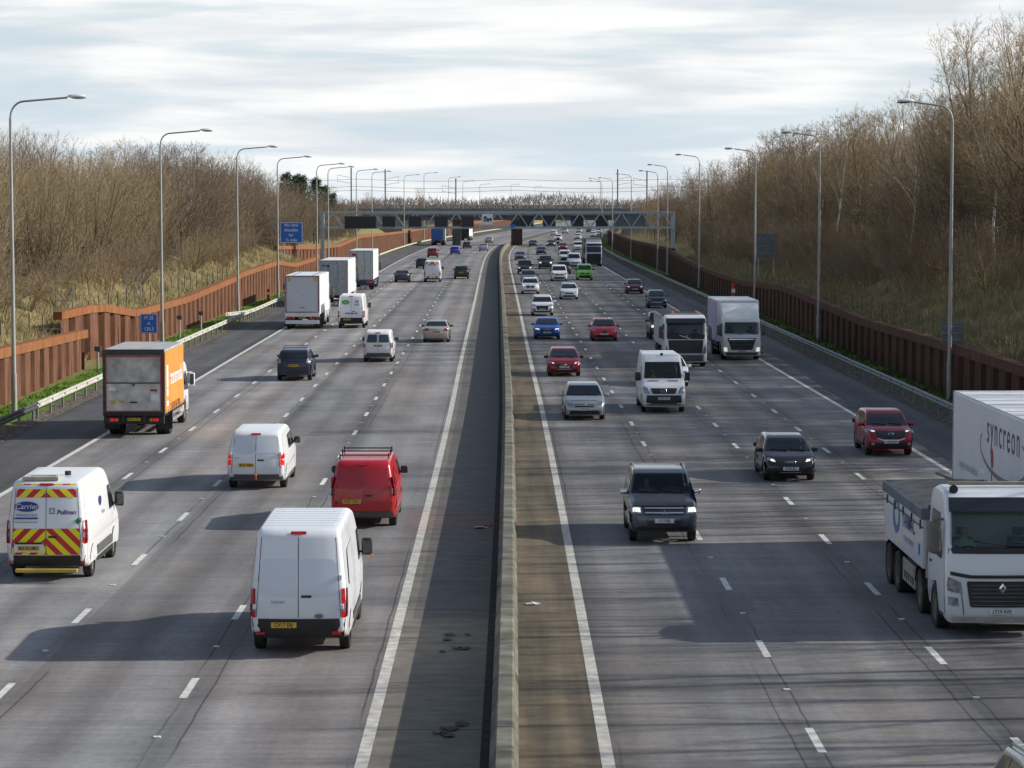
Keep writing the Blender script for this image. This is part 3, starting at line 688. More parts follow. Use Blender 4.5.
build('van_mid', 'panel_van', 'bright red panel van with black roof bars in the outer lane', 'van', (-4.26, 72.5), (.46, .010, .018), True, dirt=.22, **dict(VANM, tail=[[(.82, .95), (.95, .95), (.92, 1.5), (.80, 1.5)]], tail2=[[(.825, 1.0), (.955, 1.0), (.945, 1.16), (.82, 1.16)]]),
      plate_r='HY61 OKT', plate_rx=-.32, plate_f='HY61 OKT', crossbars=(-1.6, -.5, .4), barpost=.15, bar_w=.035, lower=.46, bumper_r=.5, trim=GREYP, tailmat=RED, extra=[vito_extra], scale=(.99, 1, 1.02))
def expert_extra(root, B, P):
    for sg in (-1, 1): B.endpatch('door_panel', 'rear', [(sg * .04, 1.2), (sg * .76, 1.2), (sg * .66, 1.76), (sg * .04, 1.76)], paint((.66, .69, .74), 0, .15), root, .007, .16, rnd=.08)
    bm = bmesh.new(); bbox(bm, -.04, .04, -2.66, -2.4, .36, .44, .01); bmesh.ops.create_uvsphere(bm, u_segments=10, v_segments=8, radius=.06, matrix=Matrix.Translation((0, -2.64, .5))); fin(bm, 'tow_ball', pmat('rusty_tow_bar', (.28, .09, .04), .7, noise=.3), root)
    text('EXPERT', .055, INKGREY, root, (-.6, B.on('rear', 1.05)[0] - .02, 1.05), REAR, 'model_badge')
build('van_mid', 'panel_van', 'white medium van with tow ball and twin red tail lights, behind the orange lorry', 'van', (-8.32, 82.3), (.80, .81, .83), True, dirt=.2, **dict(VANM, tail=[[(.80, 1.02), (.92, 1.02), (.90, 1.2), (.79, 1.2)], [(.80, .8), (.93, .8), (.92, .99), (.80, .99)]], plate_rz=.82),
      plate_r='BL67 ABN', plate_rx=-.3, plate_f='BL67 ABN', lower=.48, bumper_r=.52, trim=GREYP, tailmat=REDON, extra=[expert_extra],
      sw=[[(-.55, 1.2), (-.55, 1.62), (.3, 1.66), (.3, 1.2)], [(.42, 1.2), (.42, 1.66), (.9, 1.67), (1.42, 1.22)]])
build('suv', 'suv_car', 'dark navy estate car with silver roof bars in the second lane', 'car', (-11.43, 132.4), (.022, .03, .06), True, metal=.3, dirt=.3, **dict(SUVL, tail=[[(.66, .95), (.9, .92), (.91, 1.2), (.7, 1.16)]]), tailmat=pmat('clear_tail_lens', (.45, .35, .35), .2, .2, noise=.2), plate_r='KV08 WNB', crossbars=(-1.2, -.2), barmat=ALU, rails=ALU, trim=GREYP)
build('van_small', 'panel_van', 'small white van with two pale rear windows, alone in the third lane', 'van', (-7.85, 148.0), (.80, .81, .83), True, dirt=.2, tail=[[(.76, .86), (.88, .86), (.86, 1.14), (.75, 1.14)]], tailmat=RED, head=VANM['head'], grille=VANM['grille'], plate_r='AJ12 LKO', plate_rz=.98, lower=.46, bumper_r=.55, trim=GREYP, split_rear=True, doors=True)
build('saloon', 'saloon_car', 'pale champagne saloon in the outer lane, long shadow to its left', 'car', (-5.06, 168.8), (.50, .47, .42), True, metal=.35, dirt=.2, **SALN, plate_r='GF57 TRY', tailmat=RED)
def marks_extra(root, B, P):
    y = B.on('rear', 1.9)[0]
    d = disc('logo', root, LIMEV, -.42, y - .02, 1.95, .17, sx=1.8, sz=1.)
    text('viridor', .11, INKWHITE, root, (-.42, y - .035, 1.95), REAR)
    for i, s in enumerate(('ABI', 'GTE')): text(s, .2, INKGREY, root, (.42, B.on('rear', 2.0 - i * .24)[0] - .02, 2.0 - i * .24), REAR, bold=.006)
    text('01782 568 100', .15, INK, root, (0, B.on('rear', 1.12)[0] - .02, 1.12), REAR, bold=.006)
build('van_large', 'panel_van', 'white high-roof van with green oval logo on its back doors', 'van', (-11.95, 188.1), (.80, .81, .83), True, dirt=.15, scale=(1, 1, .99), **dict(VANB, tail=[[(.89, .82), (1.0, .82), (.98, 1.32), (.89, 1.32)]], plate_rz=.68), plate_r='VN66 XHE', plate_rx=-.3, bumper_r=.8, lower=.5, extra=[marks_extra])
build('saloon', 'saloon_car', 'dark grey saloon left of the chevron-topped white van', 'car', (-12.93, 296.4), (.05, .06, .08), True, metal=.4, **SALN, plate_r='', tailmat=RED)
CHEV2 = chevron_mat('orange_white_chevrons', .62, 0, (.75, .74, .68), (.55, .16, .02))
def chev2_extra(root, B, P):
    B.endpatch('chevron_panel', 'rear', [(-.86, 1.98), (.86, 1.98), (.82, 2.36), (-.82, 2.36)], CHEV2, root, .012, .16)
    B.endpatch('rear_bumper', 'rear', [(-.95, .5), (.95, .5), (.95, .72), (-.95, .72)], CHEV2, root, .03, .16)
build('van_large', 'works_van', 'white works van with orange chevrons along the top of its rear', 'van', (-9.38, 297.5), (.80, .81, .83), True, dirt=.15, **VANB, bumper_r=.5, extra=[chev2_extra])
build('suv', 'suv_car', 'black sports utility car in the outer lane beyond the pale saloon', 'car', (-6.20, 309.3), (.02, .022, .024), True, **SUVL, plate_r='OU64 GHB')
build('hatch', 'hatchback_car', 'black hatchback partly hidden behind the chevron-topped van', 'car', (-12.91, 361.7), (.02, .022, .025), True, **HATCH, tailmat=RED)
build('suv', 'suv_car', 'dark red car driving away, ahead of the black hatchback', 'car', (-13.61, 432.4), (.20, .025, .03), True, **SUVL, tailmat=REDON)
build('hatch', 'hatchback_car', 'bright blue hatchback driving away, right of the dark red car', 'car', (-10.36, 458.5), (.03, .06, .42), True, **HATCH)
build('hatch', 'hatchback_car', 'dark brown hatchback driving away, just before the railway bridge', 'car', (-9.20, 515.9), (.05, .04, .04), True, **HATCH, tailmat=REDON)
build('saloon', 'saloon_car', 'pale silver-blue car in the outer lane close to the far bend', 'car', (-5.54, 490.1), (.40, .45, .55), True, metal=.3, **SALN)
build('saloon', 'saloon_car', 'silver car with dark rear window passing under the railway bridge', 'car', (-5.32, 583.9), (.42, .44, .44), True, metal=.3, **SALN)
build('hatch', 'hatchback_car', 'white car driving away on the far bend, left one of two', 'car', (12.05, 724.2), (.75, .76, .78), True, **HATCH)
build('suv', 'suv_car', 'white car driving away on the far bend, right one of two', 'car', (16.20, 771.7), (.75, .76, .78), True, **SUVL)

# -- the right carriageway, coming towards the camera
DRVC = dict(shirt=(.55, .58, .5))
def cx5_extra(root, B, P):
    B.endpatch('grille_surround', 'front', [(-.52, .68), (-.3, .62), (.3, .62), (.52, .68), (.5, .645), (.3, .59), (-.3, .59), (-.5, .645)], CHROME, root, .03, .1)
    emblem_wing(.80, .075)(root, B, P)
build('suv', 'suv_car', 'deep red sports utility car with wing badge, beside the hard shoulder', 'car', (13.93, 93.0), (.33, .008, .022), False, metal=.4, dirt=.2, scale=(.94, .97, .95),
      head=[[(.52, .86), (.9, .92), (.9, 1.0), (.58, .95)]], drl=[[(.56, .875), (.7, .895), (.7, .925), (.58, .915)]], tail=SUVL['tail'], grille=[[(-.5, .66), (.5, .66), (.56, .92), (-.56, .92)], [(-.7, .36), (.7, .36), (.64, .5), (-.64, .5)]], plate_f='LT18 RHV', plate_fz=.58, plate_r='LT18 RHV', plate_rz=.82,
      foglights=(.48,), see=dict(), extra=[cx5_extra])
build('hatch', 'hatchback_car', 'glossy black hatchback with four linked rings on its grille', 'car', (9.31, 84.5), (.012, .013, .015), False, dirt=.05, paint_rough=.14, W=1.76, scale=(1, 1, .97),
      head=[[(.46, .64), (.86, .72), (.87, .8), (.54, .76)]], drl=[[(.5, .655), (.66, .69), (.67, .735), (.56, .735)]], tail=HATCH['tail'], grille=[[(-.38, .36), (.38, .36), (.46, .7), (-.46, .7)], [(-.84, .28), (-.5, .28), (-.5, .44), (-.82, .48)], [(.5, .28), (.84, .28), (.82, .48), (.5, .44)]], bars=[[(-.36, .33), (.36, .33), (.36, .345), (-.36, .345)]],
      plate_f='EY68 JBU', plate_fz=.47, plate_r='EY68 JBU', plate_rz=.74, see=dict(shirt=(.10, .10, .13), label='driver in dark clothes behind the windscreen of the black hatchback'), lower=.27, extra=[emblem_rings(4, .645, .055, .08)], rim=ALU)
def pajero_extra(root, B, P):
    B.endpatch('bonnet_guard', 'front', [(-.82, 1.03), (.82, 1.03), (.82, 1.10), (-.82, 1.10)], BLACK, root, .03, .12)
    B.endpatch('bumper_bar', 'front', [(-.86, .58), (-.5, .58), (-.48, .80), (-.86, .80)], P, root, .05, .1); B.endpatch('bumper_bar', 'front', [(.5, .58), (.86, .58), (.86, .80), (.48, .80)], P, root, .05, .1)
    emblem_diamonds(.88, .09)(root, B, P)
build('offroad', 'off_road_car', 'large grey off-road car with chrome grille bars and roof rails, close to the central barrier', 'off-road car', (4.15, 69.2), (.07, .08, .105), False, metal=.3, dirt=.25, paint_rough=.16,
      head=[[(.58, .84), (.90, .86), (.91, 1.04), (.62, 1.02)]], drl=[[(.64, .88), (.86, .90), (.86, 1.0), (.66, .99)]], tail=SUVL['tail'], grille=[[(-.55, .82), (.55, .82), (.56, 1.02), (-.56, 1.02)], [(-.46, .46), (.46, .46), (.46, .66), (-.46, .66)]],
      bars=[[(-.53, .965), (.53, .965), (.53, 1.0), (-.53, 1.0)], [(-.53, .855), (.53, .855), (.53, .89), (-.53, .89)]], foglights=(.64,), plate_f='S 7 YSB', plate_fz=.66, plate_r='S 7 YSB', plate_rz=.8, mirmat=CHROME, rails=ALU, lower=.5,
      see=dict(shirt=(.12, .12, .15), label='driver in dark clothes inside the grey off-road car'), zseat=.78, extra=[pajero_extra], chrome_handle=True)
def sprinter_extra(root, B, P):
    emblem_star(.97, .12)(root, B, P)
    for sg in (-1, 1):
        B.endpatch('bonnet_vent', 'front', [(sg * .2, 1.37), (sg * .68, 1.37), (sg * .68, 1.40), (sg * .2, 1.40)], BLACK, root, .012, .1)
    bm = bmesh.new(); z = B.ztop(.9); bbox(bm, -.06, .06, .9, 1.0, z - .02, z + .1, .02); fin(bm, 'roof_sensor', BLACK, root)
build('van_large', 'panel_van', 'white high-roof panel van with a three-pointed star on its black grille', 'van', (6.73, 112.3), (.76, .77, .80), False, dirt=.3, scale=(.97, 1, 1.0),
      head=[[(.62, .86), (.95, .88), (.94, 1.18), (.74, 1.14)]], drl=[], tail=VANB['tail'], grille=[[(-.5, .86), (.5, .86), (.6, 1.1), (-.6, 1.1)], [(-.6, .42), (.6, .42), (.6, .56), (-.6, .56)]], plate_f='BD65 VKX', plate_fz=.66, plate_r='BD65 VKX', plate_rz=.66, bumper_f=.80, lower=.55,
      ws=(1.5, 2.16), see=dict(shirt=(.45, .55, .03), label='driver in yellow high-visibility top behind the windscreen of the white panel van'), extra=[sprinter_extra])
build('hatch', 'hatchback_car', 'white car half hidden behind the white van with the star badge', 'car', (8.10, 128.1), (.76, .77, .79), False, dirt=.2, **HATCH, plate_f='')
build('offroad', 'off_road_car', 'small black off-road car with lit lamps behind the tipper with the diagonal grille bar', 'off-road car', (10.28, 172.5), (.02, .021, .022), False, **dict(SUVL, grille=[[(-.45, .72), (.45, .72), (.45, .95), (-.45, .95)]]), drl=[[(.58, .82), (.78, .82), (.78, .98), (.58, .98)]], scale=(.98, .9, .98), rails=ALU)
build('hatch', 'hatchback_car', 'small dark blue hatchback with wide pale grille, alone by the hard shoulder line', 'car', (12.88, 223.7), (.02, .028, .045), False, metal=.3, scale=(.97, .95, 1.06), **dict(HATCH, bars=[[(-.46, .55), (.46, .55), (.46, .58), (-.46, .58)], [(-.7, .36), (.7, .36), (.7, .40), (-.7, .40)]]), plate_f='MA14 KLP')
build('hatch', 'hatchback_car', 'dark red hatchback ahead of the small blue one near the hard shoulder', 'car', (12.61, 259.1), (.16, .012, .03), False, metal=.4, **HATCH, drl=[[(.56, .69), (.74, .72), (.74, .76), (.58, .75)]], plate_f='NK63 ZHC')
def astra_extra(root, B, P):
    emblem_rings(1, .65, .06, .1)(root, B, P)
build('hatch', 'hatchback_car', 'silver hatchback with round chrome badge, left of the star-badged van', 'car', (3.11, 108.3), (.36, .40, .43), False, metal=.55, dirt=.2, scale=(1.01, 1.03, 1.02),
      head=[[(.48, .64), (.87, .74), (.88, .86), (.6, .82)]], tail=HATCH['tail'], grille=[[(-.4, .58), (.4, .58), (.46, .7), (-.46, .7)], [(-.66, .28), (.66, .28), (.6, .44), (-.6, .44)]], bars=[[(-.44, .635), (.44, .635), (.45, .665), (-.45, .665)]], foglights=(.36,), plate_f='WP14 CSU', plate_fz=.5, plate_r='WP14 CSU', plate_rz=.74, lower=.28, see=dict(shirt=(.2, .2, .22), label='driver in grey inside the silver hatchback'), extra=[astra_extra])
build('hatch', 'hatchback_car', 'red hatchback with dark shield grille, lower of the two red cars in the inner lanes', 'car', (2.81, 135.7), (.34, .010, .02), False, metal=.4, dirt=.2,
      head=[[(.5, .66), (.86, .74), (.87, .82), (.6, .79)]], drl=[[(.54, .68), (.66, .71), (.66, .745), (.58, .74)]], tail=HATCH['tail'], grille=[[(-.38, .4), (.38, .4), (.5, .66), (-.5, .66)], [(-.8, .3), (-.52, .3), (-.52, .4), (-.78, .42)], [(.52, .3), (.8, .3), (.78, .42), (.52, .4)]], bars=[[(-.36, .4), (.36, .4), (.36, .42), (-.36, .42)]], plate_f='LF15 XNO', plate_fz=.53, mirmat=None, extra=[emblem_wing(.62, .06)])
build('hatch', 'hatchback_car', 'bright red hatchback farther up the second lane, upper of the two red cars', 'car', (6.23, 170.4), (.50, .012, .03), False, dirt=.15, **dict(HATCH, grille=[[(-.12, .5), (.12, .5), (.16, .7), (-.16, .7)], [(-.62, .3), (.62, .3), (.56, .42), (-.56, .42)]]), plate_f='RE12 DPV')
build('saloon', 'saloon_car', 'vivid blue saloon with lit headlights in the lane by the barrier', 'car', (2.40, 172.5), (.015, .10, .42), False, metal=.3, dirt=.15, **SALN, drl=[[(.52, .66), (.8, .71), (.8, .76), (.55, .74)]], plate_f='AU66 DIA', extra=[emblem_rings(4, .66, .06, .09)])
build('suv', 'suv_car', 'white compact utility car with black grille behind the blue saloon', 'car', (2.51, 208.5), (.76, .77, .79), False, dirt=.15, **dict(SUVL, grille=[[(-.42, .5), (.42, .5), (.54, .86), (-.54, .86)], [(-.84, .42), (-.6, .42), (-.6, .62), (-.84, .62)], [(.6, .42), (.84, .42), (.84, .62), (.6, .62)]]), plate_f='YK19 BNE', foglights=(.5,))
build('hatch', 'crossover_car', 'white crossover car with slim dark grille in the second lane', 'car', (5.52, 244.0), (.78, .79, .81), False, dirt=.15, scale=(1, 1, 1.06), **HATCH, plate_f='')
build('suv', 'suv_car', 'white sports utility car with twin kidney grille in the lane by the barrier', 'car', (1.88, 258.2), (.78, .79, .81), False, dirt=.15, **dict(SUVL, grille=[[(-.42, .66), (-.03, .66), (-.03, .88), (-.44, .88)], [(.03, .66), (.42, .66), (.44, .88), (.03, .88)]]), plate_f='', drl=[[(.56, .83), (.8, .86), (.8, .92), (.58, .91)]])
build('suv', 'suv_car', 'grey car tucked right behind the white car with the kidney grille', 'car', (1.89, 288.4), (.16, .17, .18), False, metal=.4, **SUVL)
build('offroad', 'off_road_car', 'dark green off-road car in the lane by the barrier', 'off-road car', (1.66, 329.7), (.03, .04, .038), False, **SUVL, drl=[[(.6, .82), (.84, .84), (.84, .94), (.6, .92)]])
build('saloon', 'saloon_car', 'silver-grey saloon farthest up the straight beside the barrier', 'car', (1.33, 410.4), (.14, .17, .22), False, metal=.4, **SALN)
build('van_mid', 'panel_van', 'white medium van with dark grille left of the lime green van', 'van', (5.63, 300.6), (.78, .79, .81), False, dirt=.15, **VANM, bumper_f=.5, extra=[emblem_star(.82, .08)])
build('suv', 'suv_car', 'black car mostly hidden behind the white medium van', 'car', (6.83, 331.1), (.02, .02, .02), False, **SUVL)
build('van_mid', 'panel_van', 'lime green panel van with black bumper', 'van', (8.78, 304.5), (.12, .52, .012), False, dirt=.1, **VANM, bumper_f=.62, extra=[emblem_star(.82, .08)])
build('van_mid', 'panel_van', 'pale grey-white van right behind the lime green van', 'van', (8.83, 359.0), (.62, .66, .72), False, **VANM, bumper_f=.5, scale=(1.02, 1, 1.15))
build('van_mid', 'panel_van', 'white van with dark lower half, left of the pale grey-white van', 'van', (8.31, 395.2), (.74, .75, .77), False, **VANM, bumper_f=.72)
build('van_mid', 'people_carrier', 'black people carrier with bright lit headlights', 'van', (4.73, 356.3), (.018, .02, .02), False, **VANM, drl=[[(.58, .82), (.86, .84), (.86, 1.02), (.64, .98)]])
build('saloon', 'saloon_car', 'dark navy saloon ahead of the black people carrier', 'car', (5.30, 456.7), (.03, .045, .09), False, metal=.3, **SALN)
build('saloon', 'saloon_car', 'dark saloon just past the bridge pier on its right', 'car', (4.47, 537.2), (.03, .035, .05), False, **SALN)
build('saloon', 'saloon_car', 'dark car with lit headlights left of the motorcycle', 'car', (8.34, 539.6), (.04, .05, .08), False, **SALN, drl=[[(.5, .66), (.86, .72), (.86, .78), (.54, .75)]])
build('saloon', 'saloon_car', 'maroon saloon right of the motorcycle near the bridge', 'car', (10.07, 498.4), (.18, .015, .04), False, **SALN, drl=[[(.56, .66), (.8, .70), (.8, .75), (.58, .74)]])
build('van_mid', 'panel_van', 'white van right of the maroon saloon near the bridge', 'van', (12.74, 487.1), (.78, .79, .81), False, **VANM, bumper_f=.5)
build('suv', 'suv_car', 'white car with headlights just behind the motorcycle', 'car', (11.29, 619.3), (.76, .77, .79), False, **SUVL, drl=[[(.56, .82), (.86, .86), (.86, .94), (.58, .92)]])
build('suv', 'suv_car', 'white utility car on the far bend above the white van', 'car', (16.56, 636.0), (.76, .77, .79), False, **SUVL)
build('suv', 'suv_car', 'white car highest in the lane by the far hard shoulder', 'car', (21.70, 676.3), (.76, .77, .79), False, **SUVL)
build('hatch', 'hatchback_car', 'grey-white car on the far bend under the middle of the gantry', 'car', (20.96, 789.8), (.5, .52, .54), False, **HATCH)
build('hatch', 'hatchback_car', 'dark blue car at the far end of the bend', 'car', (24.34, 797.9), (.03, .04, .14), False, **HATCH)
build('hatch', 'hatchback_car', 'white car at the far end of the bend beside the dark blue one', 'car', (26.6, 775.), (.74, .75, .78), False, **HATCH)
build('suv', 'suv_car', 'silver car whose roof corner shows at the bottom right edge', 'car', (7.74, 32.5), (.42, .44, .46), False, metal=.4, **SUVL, rails=ALU)
# motorcycle and rider near the bridge
def motorcycle(X, Y):
    loc, rz = axle_place(X, Y, .7, False)
    r = empty('motorcycle', loc, rz, 'black motorcycle between the lanes near the bridge pier', 'motorcycle')
    for y in (-.7, .7):
        bm = bmesh.new(); lathe_x(bm, [(-.07, .2), (-.07, .29), (0, .32), (.07, .29), (.07, .2)], 18); w = fin(bm, 'wheel', TYRE, r, loc=(0, y, .32)); bm = bmesh.new(); lathe_x(bm, [(-.04, .2), (0, .02), (.04, .2)], 12); fin(bm, 'rim', RIM, w)
    bm = bmesh.new(); bbox(bm, -.16, .16, -.45, .45, .3, .7, .08); bbox(bm, -.15, .15, 0, .45, .68, .95, .08); fin(bm, 'engine_and_tank', BLACK, r)
    bm = bmesh.new(); bbox(bm, -.15, .15, -.75, 0, .74, .84, .04); fin(bm, 'seat', SEAT, r)
    bm = bmesh.new(); bbox(bm, -.24, .24, .45, .75, .72, 1.15, .08); fin(bm, 'fairing', pmat('dark_fairing', (.03, .03, .05), .3), r)
    bm = bmesh.new(); tube(bm, [(-.36, .3, 1.08), (0, .42, 1.02), (.36, .3, 1.08)], .025, 5); bar(bm, (-.06, .68, .35), (-.06, .45, .9), .05); bar(bm, (.06, .68, .35), (.06, .45, .9), .05); fin(bm, 'handlebar', CHASSIS, r)
    boxp('headlight', r, LAMPON, -.09, .09, .74, .78, .86, 1.0, .02)
    # rider
    V = [(0, -.25, .86), (0, -.18, 1.1), (0, -.05, 1.36), (0, 0, 1.46), (0, .05, 1.62), (0, .06, 1.74), (-.2, 0, 1.34), (-.3, .15, 1.15), (-.34, .33, 1.1), (.2, 0, 1.34), (.3, .15, 1.15), (.34, .33, 1.1), (-.2, .2, .8), (-.22, -.1, .42), (-.2, .08, .34), (.2, .2, .8), (.22, -.1, .42), (.2, .08, .34)]
    E = [(0, 1), (1, 2), (2, 3), (3, 4), (4, 5), (2, 6), (6, 7), (7, 8), (2, 9), (9, 10), (10, 11), (0, 12), (12, 13), (13, 14), (0, 15), (15, 16), (16, 17)]
    R = [.17, .17, .17, .08, .14, .12, .09, .07, .06, .09, .07, .06, .10, .07, .06, .10, .07, .06]
    me = bpy.data.meshes.new('person'); me.from_pydata(V, E, []); ob = bpy.data.objects.new('person', me); COL.objects.link(ob); ob.modifiers.new('skin', 'SKIN')
    for i, q in enumerate(me.skin_vertices[0].data): q.radius = (R[i], R[i]); q.use_root = i == 0
    s = ob.modifiers.new('sub', 'SUBSURF'); s.levels = s.render_levels = 2; bpy.context.view_layer.update()
    out = bpy.data.meshes.new_from_object(ob.evaluated_get(bpy.context.evaluated_depsgraph_get())); bpy.data.objects.remove(ob); out.shade_smooth()
    p = meshobj('person', out, pmat('black_leathers', (.015, .015, .018), .5, noise=.2)); p.location = loc; p.rotation_euler = (0, 0, rz)
    tag(p, 'rider in black leathers and helmet on the motorcycle', 'person')
motorcycle(10.16, 557.6)
# ------------------------------------------------------------------ lorries
CABTOP = [(-1.05, .62), (-1.08, .9), (-1.08, 2.7), (-.95, 2.95), (-.2, 3.08), (.55, 3.06), (.95, 2.9), (1.12, 2.6), (1.34, 1.75), (1.40, 1.35), (1.42, .75), (1.42, .45), (1.32, .30)]
def lorry_cab(root, P, scale=(1, 1, 1), see=None, visor=True, mir=True, grille=None, y_off=0., head=None, bump=None, ws=(1.88, 2.72), lamp=LAMPC, sidewin=True, mirmat=None):
    """a forward-control lorry cab standing over the front axle at y = 0"""
    kx, ky, kz = scale
    top = [(a * ky, b * kz) for a, b in CABTOP]
    B = Body(top, 2.48 * kx, 1.7 * kz, .93, (0.,), .58, .5, .42, r=.13, bow=.10, tp=.05, rr=.12, shoulder=.0)
    a, b = ws[0] * kz, ws[1] * kz
    cab = B.mesh('cab', P, root, (a + .04, b - .04) if see is not None else None)
    hw = lambda z, k: B.w(B.on('front', z)[0], z) * k
    B.endpatch('windscreen', 'front', [(-hw(a, .93), a), (hw(a, .93), a), (hw(b, .92), b), (-hw(b, .92), b)], glass_see() if see is not None else GLASS, cab, .010, .14, rnd=.08)
    if sidewin: B.sidepatch('side_window', [(-.45 * ky, 1.72 * kz), (-.45 * ky, 2.55 * kz), (.55 * ky, 2.55 * kz), (.98 * ky, 1.62 * kz), (.4 * ky, 1.62 * kz)], GLASS, cab, .008, .2, rnd=.06)
    B.sidepatch('door_seam', [(-.55, .95), (-.565, .95), (-.565, 2.6 * kz), (-.55, 2.6 * kz)], BLACK, cab, .004, .3)
    B.sidepatch('door_handle', [(-.45, 1.42), (-.2, 1.42), (-.2, 1.47), (-.45, 1.47)], BLACK, cab, .02, .3)
    for g in grille or []: B.endpatch('grille', 'front', g, BLACK, cab, .016, .12, rnd=.05)
    for g in head or []: B.endpatch('headlight', 'front', g, lamp, cab, .018, .06, True, .04)
    for g in bump or []: B.endpatch('bumper_trim', 'front', g, GREYP, cab, .02, .2)
    if visor:
        bm = bmesh.new(); z0, z1 = 2.66 * kz, 2.92 * kz; y0 = B.on('front', z0)[0]; y1 = B.on('front', z1)[0]; W = B.W * .46
        vs = [bm.verts.new(p) for p in ((-W, y0 + .22, z0), (W, y0 + .22, z0), (W * .96, y1 + .08, z1), (-W * .96, y1 + .08, z1), (-W, y0 + .19, z0 - .01), (W, y0 + .19, z0 - .01), (W * .96, y1 + .04, z1), (-W * .96, y1 + .04, z1))]
        for q in ((0, 1, 2, 3), (7, 6, 5, 4), (0, 4, 5, 1), (2, 6, 7, 3), (1, 5, 6, 2), (0, 3, 7, 4)): bm.faces.new([vs[i] for i in q])
        fin(bm, 'sun_visor', pmat('smoked_visor', (.010, .014, .022), .35, noise=.2), cab)
    for sg in (-1, 1):
        if mir:
            x = sg * (B.W / 2 + .17); y = .98 * ky; bm = bmesh.new()
            bbox(bm, x - .11, x + .11, y - .09, y + .10, 1.75 * kz, 2.42 * kz, .05, 2); bar(bm, (sg * B.W * .46, y - .1, 2.45 * kz), (x, y, 2.45 * kz), .05); bar(bm, (sg * B.W * .46, y - .1, 1.72 * kz), (x, y, 1.75 * kz), .05)
            o = fin(bm, 'wing_mirror', mirmat or (see.get('mirmat', GREYP) if see else GREYP), cab, smooth=50); g = bmesh.new(); bbox(g, x - .085, x + .085, y - .10, y - .088, 1.85 * kz, 2.38 * kz); fin(g, 'mirror_glass', GLASSL, o)
        wheel(root, sg * (B.W / 2 - .18), 0, .5, .30, RIMD, 'truck')
        arch_liner(cab, B, sg, 0)
        bm = bmesh.new(); bbox(bm, sg * B.W * .5 - .14, sg * B.W * .5 - .02, .62, 1.1, .42, .5, .01); bbox(bm, sg * B.W * .5 - .14, sg * B.W * .5 - .02, .65, 1.08, .72, .78, .01); fin(bm, 'cab_step', BLACK, cab)
    bm = bmesh.new()
    for x0, x1 in ((-.9, -.2), (-.1, .6)):
        pts = []
        for t in (0, .5, 1):
            x = x0 + (x1 - x0) * t; z = a + .03 + .08 * t; y, nn = B.on('front', z); pts.append((x, y + .03 + B.bw(y, x / B.w(y, z)), z))
        tube(bm, pts, .014, 4)
    fin(bm, 'wiper', BLACK, cab)
    if see is not None: cabin(root, .62, .25, 1.42 * kz, 2.4, see.get('shirt'), see.get('label'))
    return B, cab
def chassis(root, y0, y1, axles, dual=True, z=.62, r=.5, guard=None, wmat=RIMD):
    bm = bmesh.new()
    for sg in (-1, 1): bbox(bm, sg * .42 - .05, sg * .42 + .05, y0, y1, z, z + .26, .01)
    for y in np.arange(y0 + .2, y1, 1.1): bbox(bm, -.42, .42, y - .05, y + .05, z + .04, z + .22)
    fin(bm, 'chassis', CHASSIS, root)
    for ya in axles:
        for sg in (-1, 1): wheel(root, sg * 1.08, ya, r, .28, wmat, 'truck', dual)
        bm = bmesh.new(); tube(bm, [(-1, ya, r), (1, ya, r)], .09, 8); bbox(bm, -.2, .2, ya - .18, ya + .18, r - .16, r + .16, .08); fin(bm, 'axle', CHASSIS, root)
def mudflap(root, y, z0=.25, z1=.95, mat=BLACK):
    for sg in (-1, 1): boxp('mud_flap', root, mat, sg * 1.06 - .3, sg * 1.06 + .3, y - .012, y + .012, z0, z1, .004)
def rear_lamps(root, y, z, xo=.95, mat=RED, w=.22, h=.12, cl=True):
    for sg in (-1, 1):
        boxp('tail_light', root, mat, sg * xo - w, sg * xo + w, y - .05, y + .02, z - h / 2, z + h / 2, .02)
        if cl: boxp('indicator', root, AMBER, sg * (xo - w - .08) - .06, sg * (xo - w - .08) + .06, y - .045, y + .02, z - h / 2, z + h / 2, .015)
def rect_frame(bm, x0, x1, z0, z1, y, t, d=.012):
    for a in ((x0, x1, z0, z0 + t), (x0, x1, z1 - t, z1), (x0, x0 + t, z0 + t, z1 - t), (x1 - t, x1, z0 + t, z1 - t)): bbox(bm, a[0], a[1], y - d, y + d, a[2], a[3])
ORANGE = pmat('orange_curtain', (.70, .30, .055), .45, noise=.10, nscale=1.2)
TRUCKWHITE = pmat('white_panel', (.74, .75, .76), .4, noise=.08, nscale=1.1)
TRUCKGREY = pmat('scuffed_grey_shutter', (.50, .47, .43), .6, noise=.35, nscale=2.3)

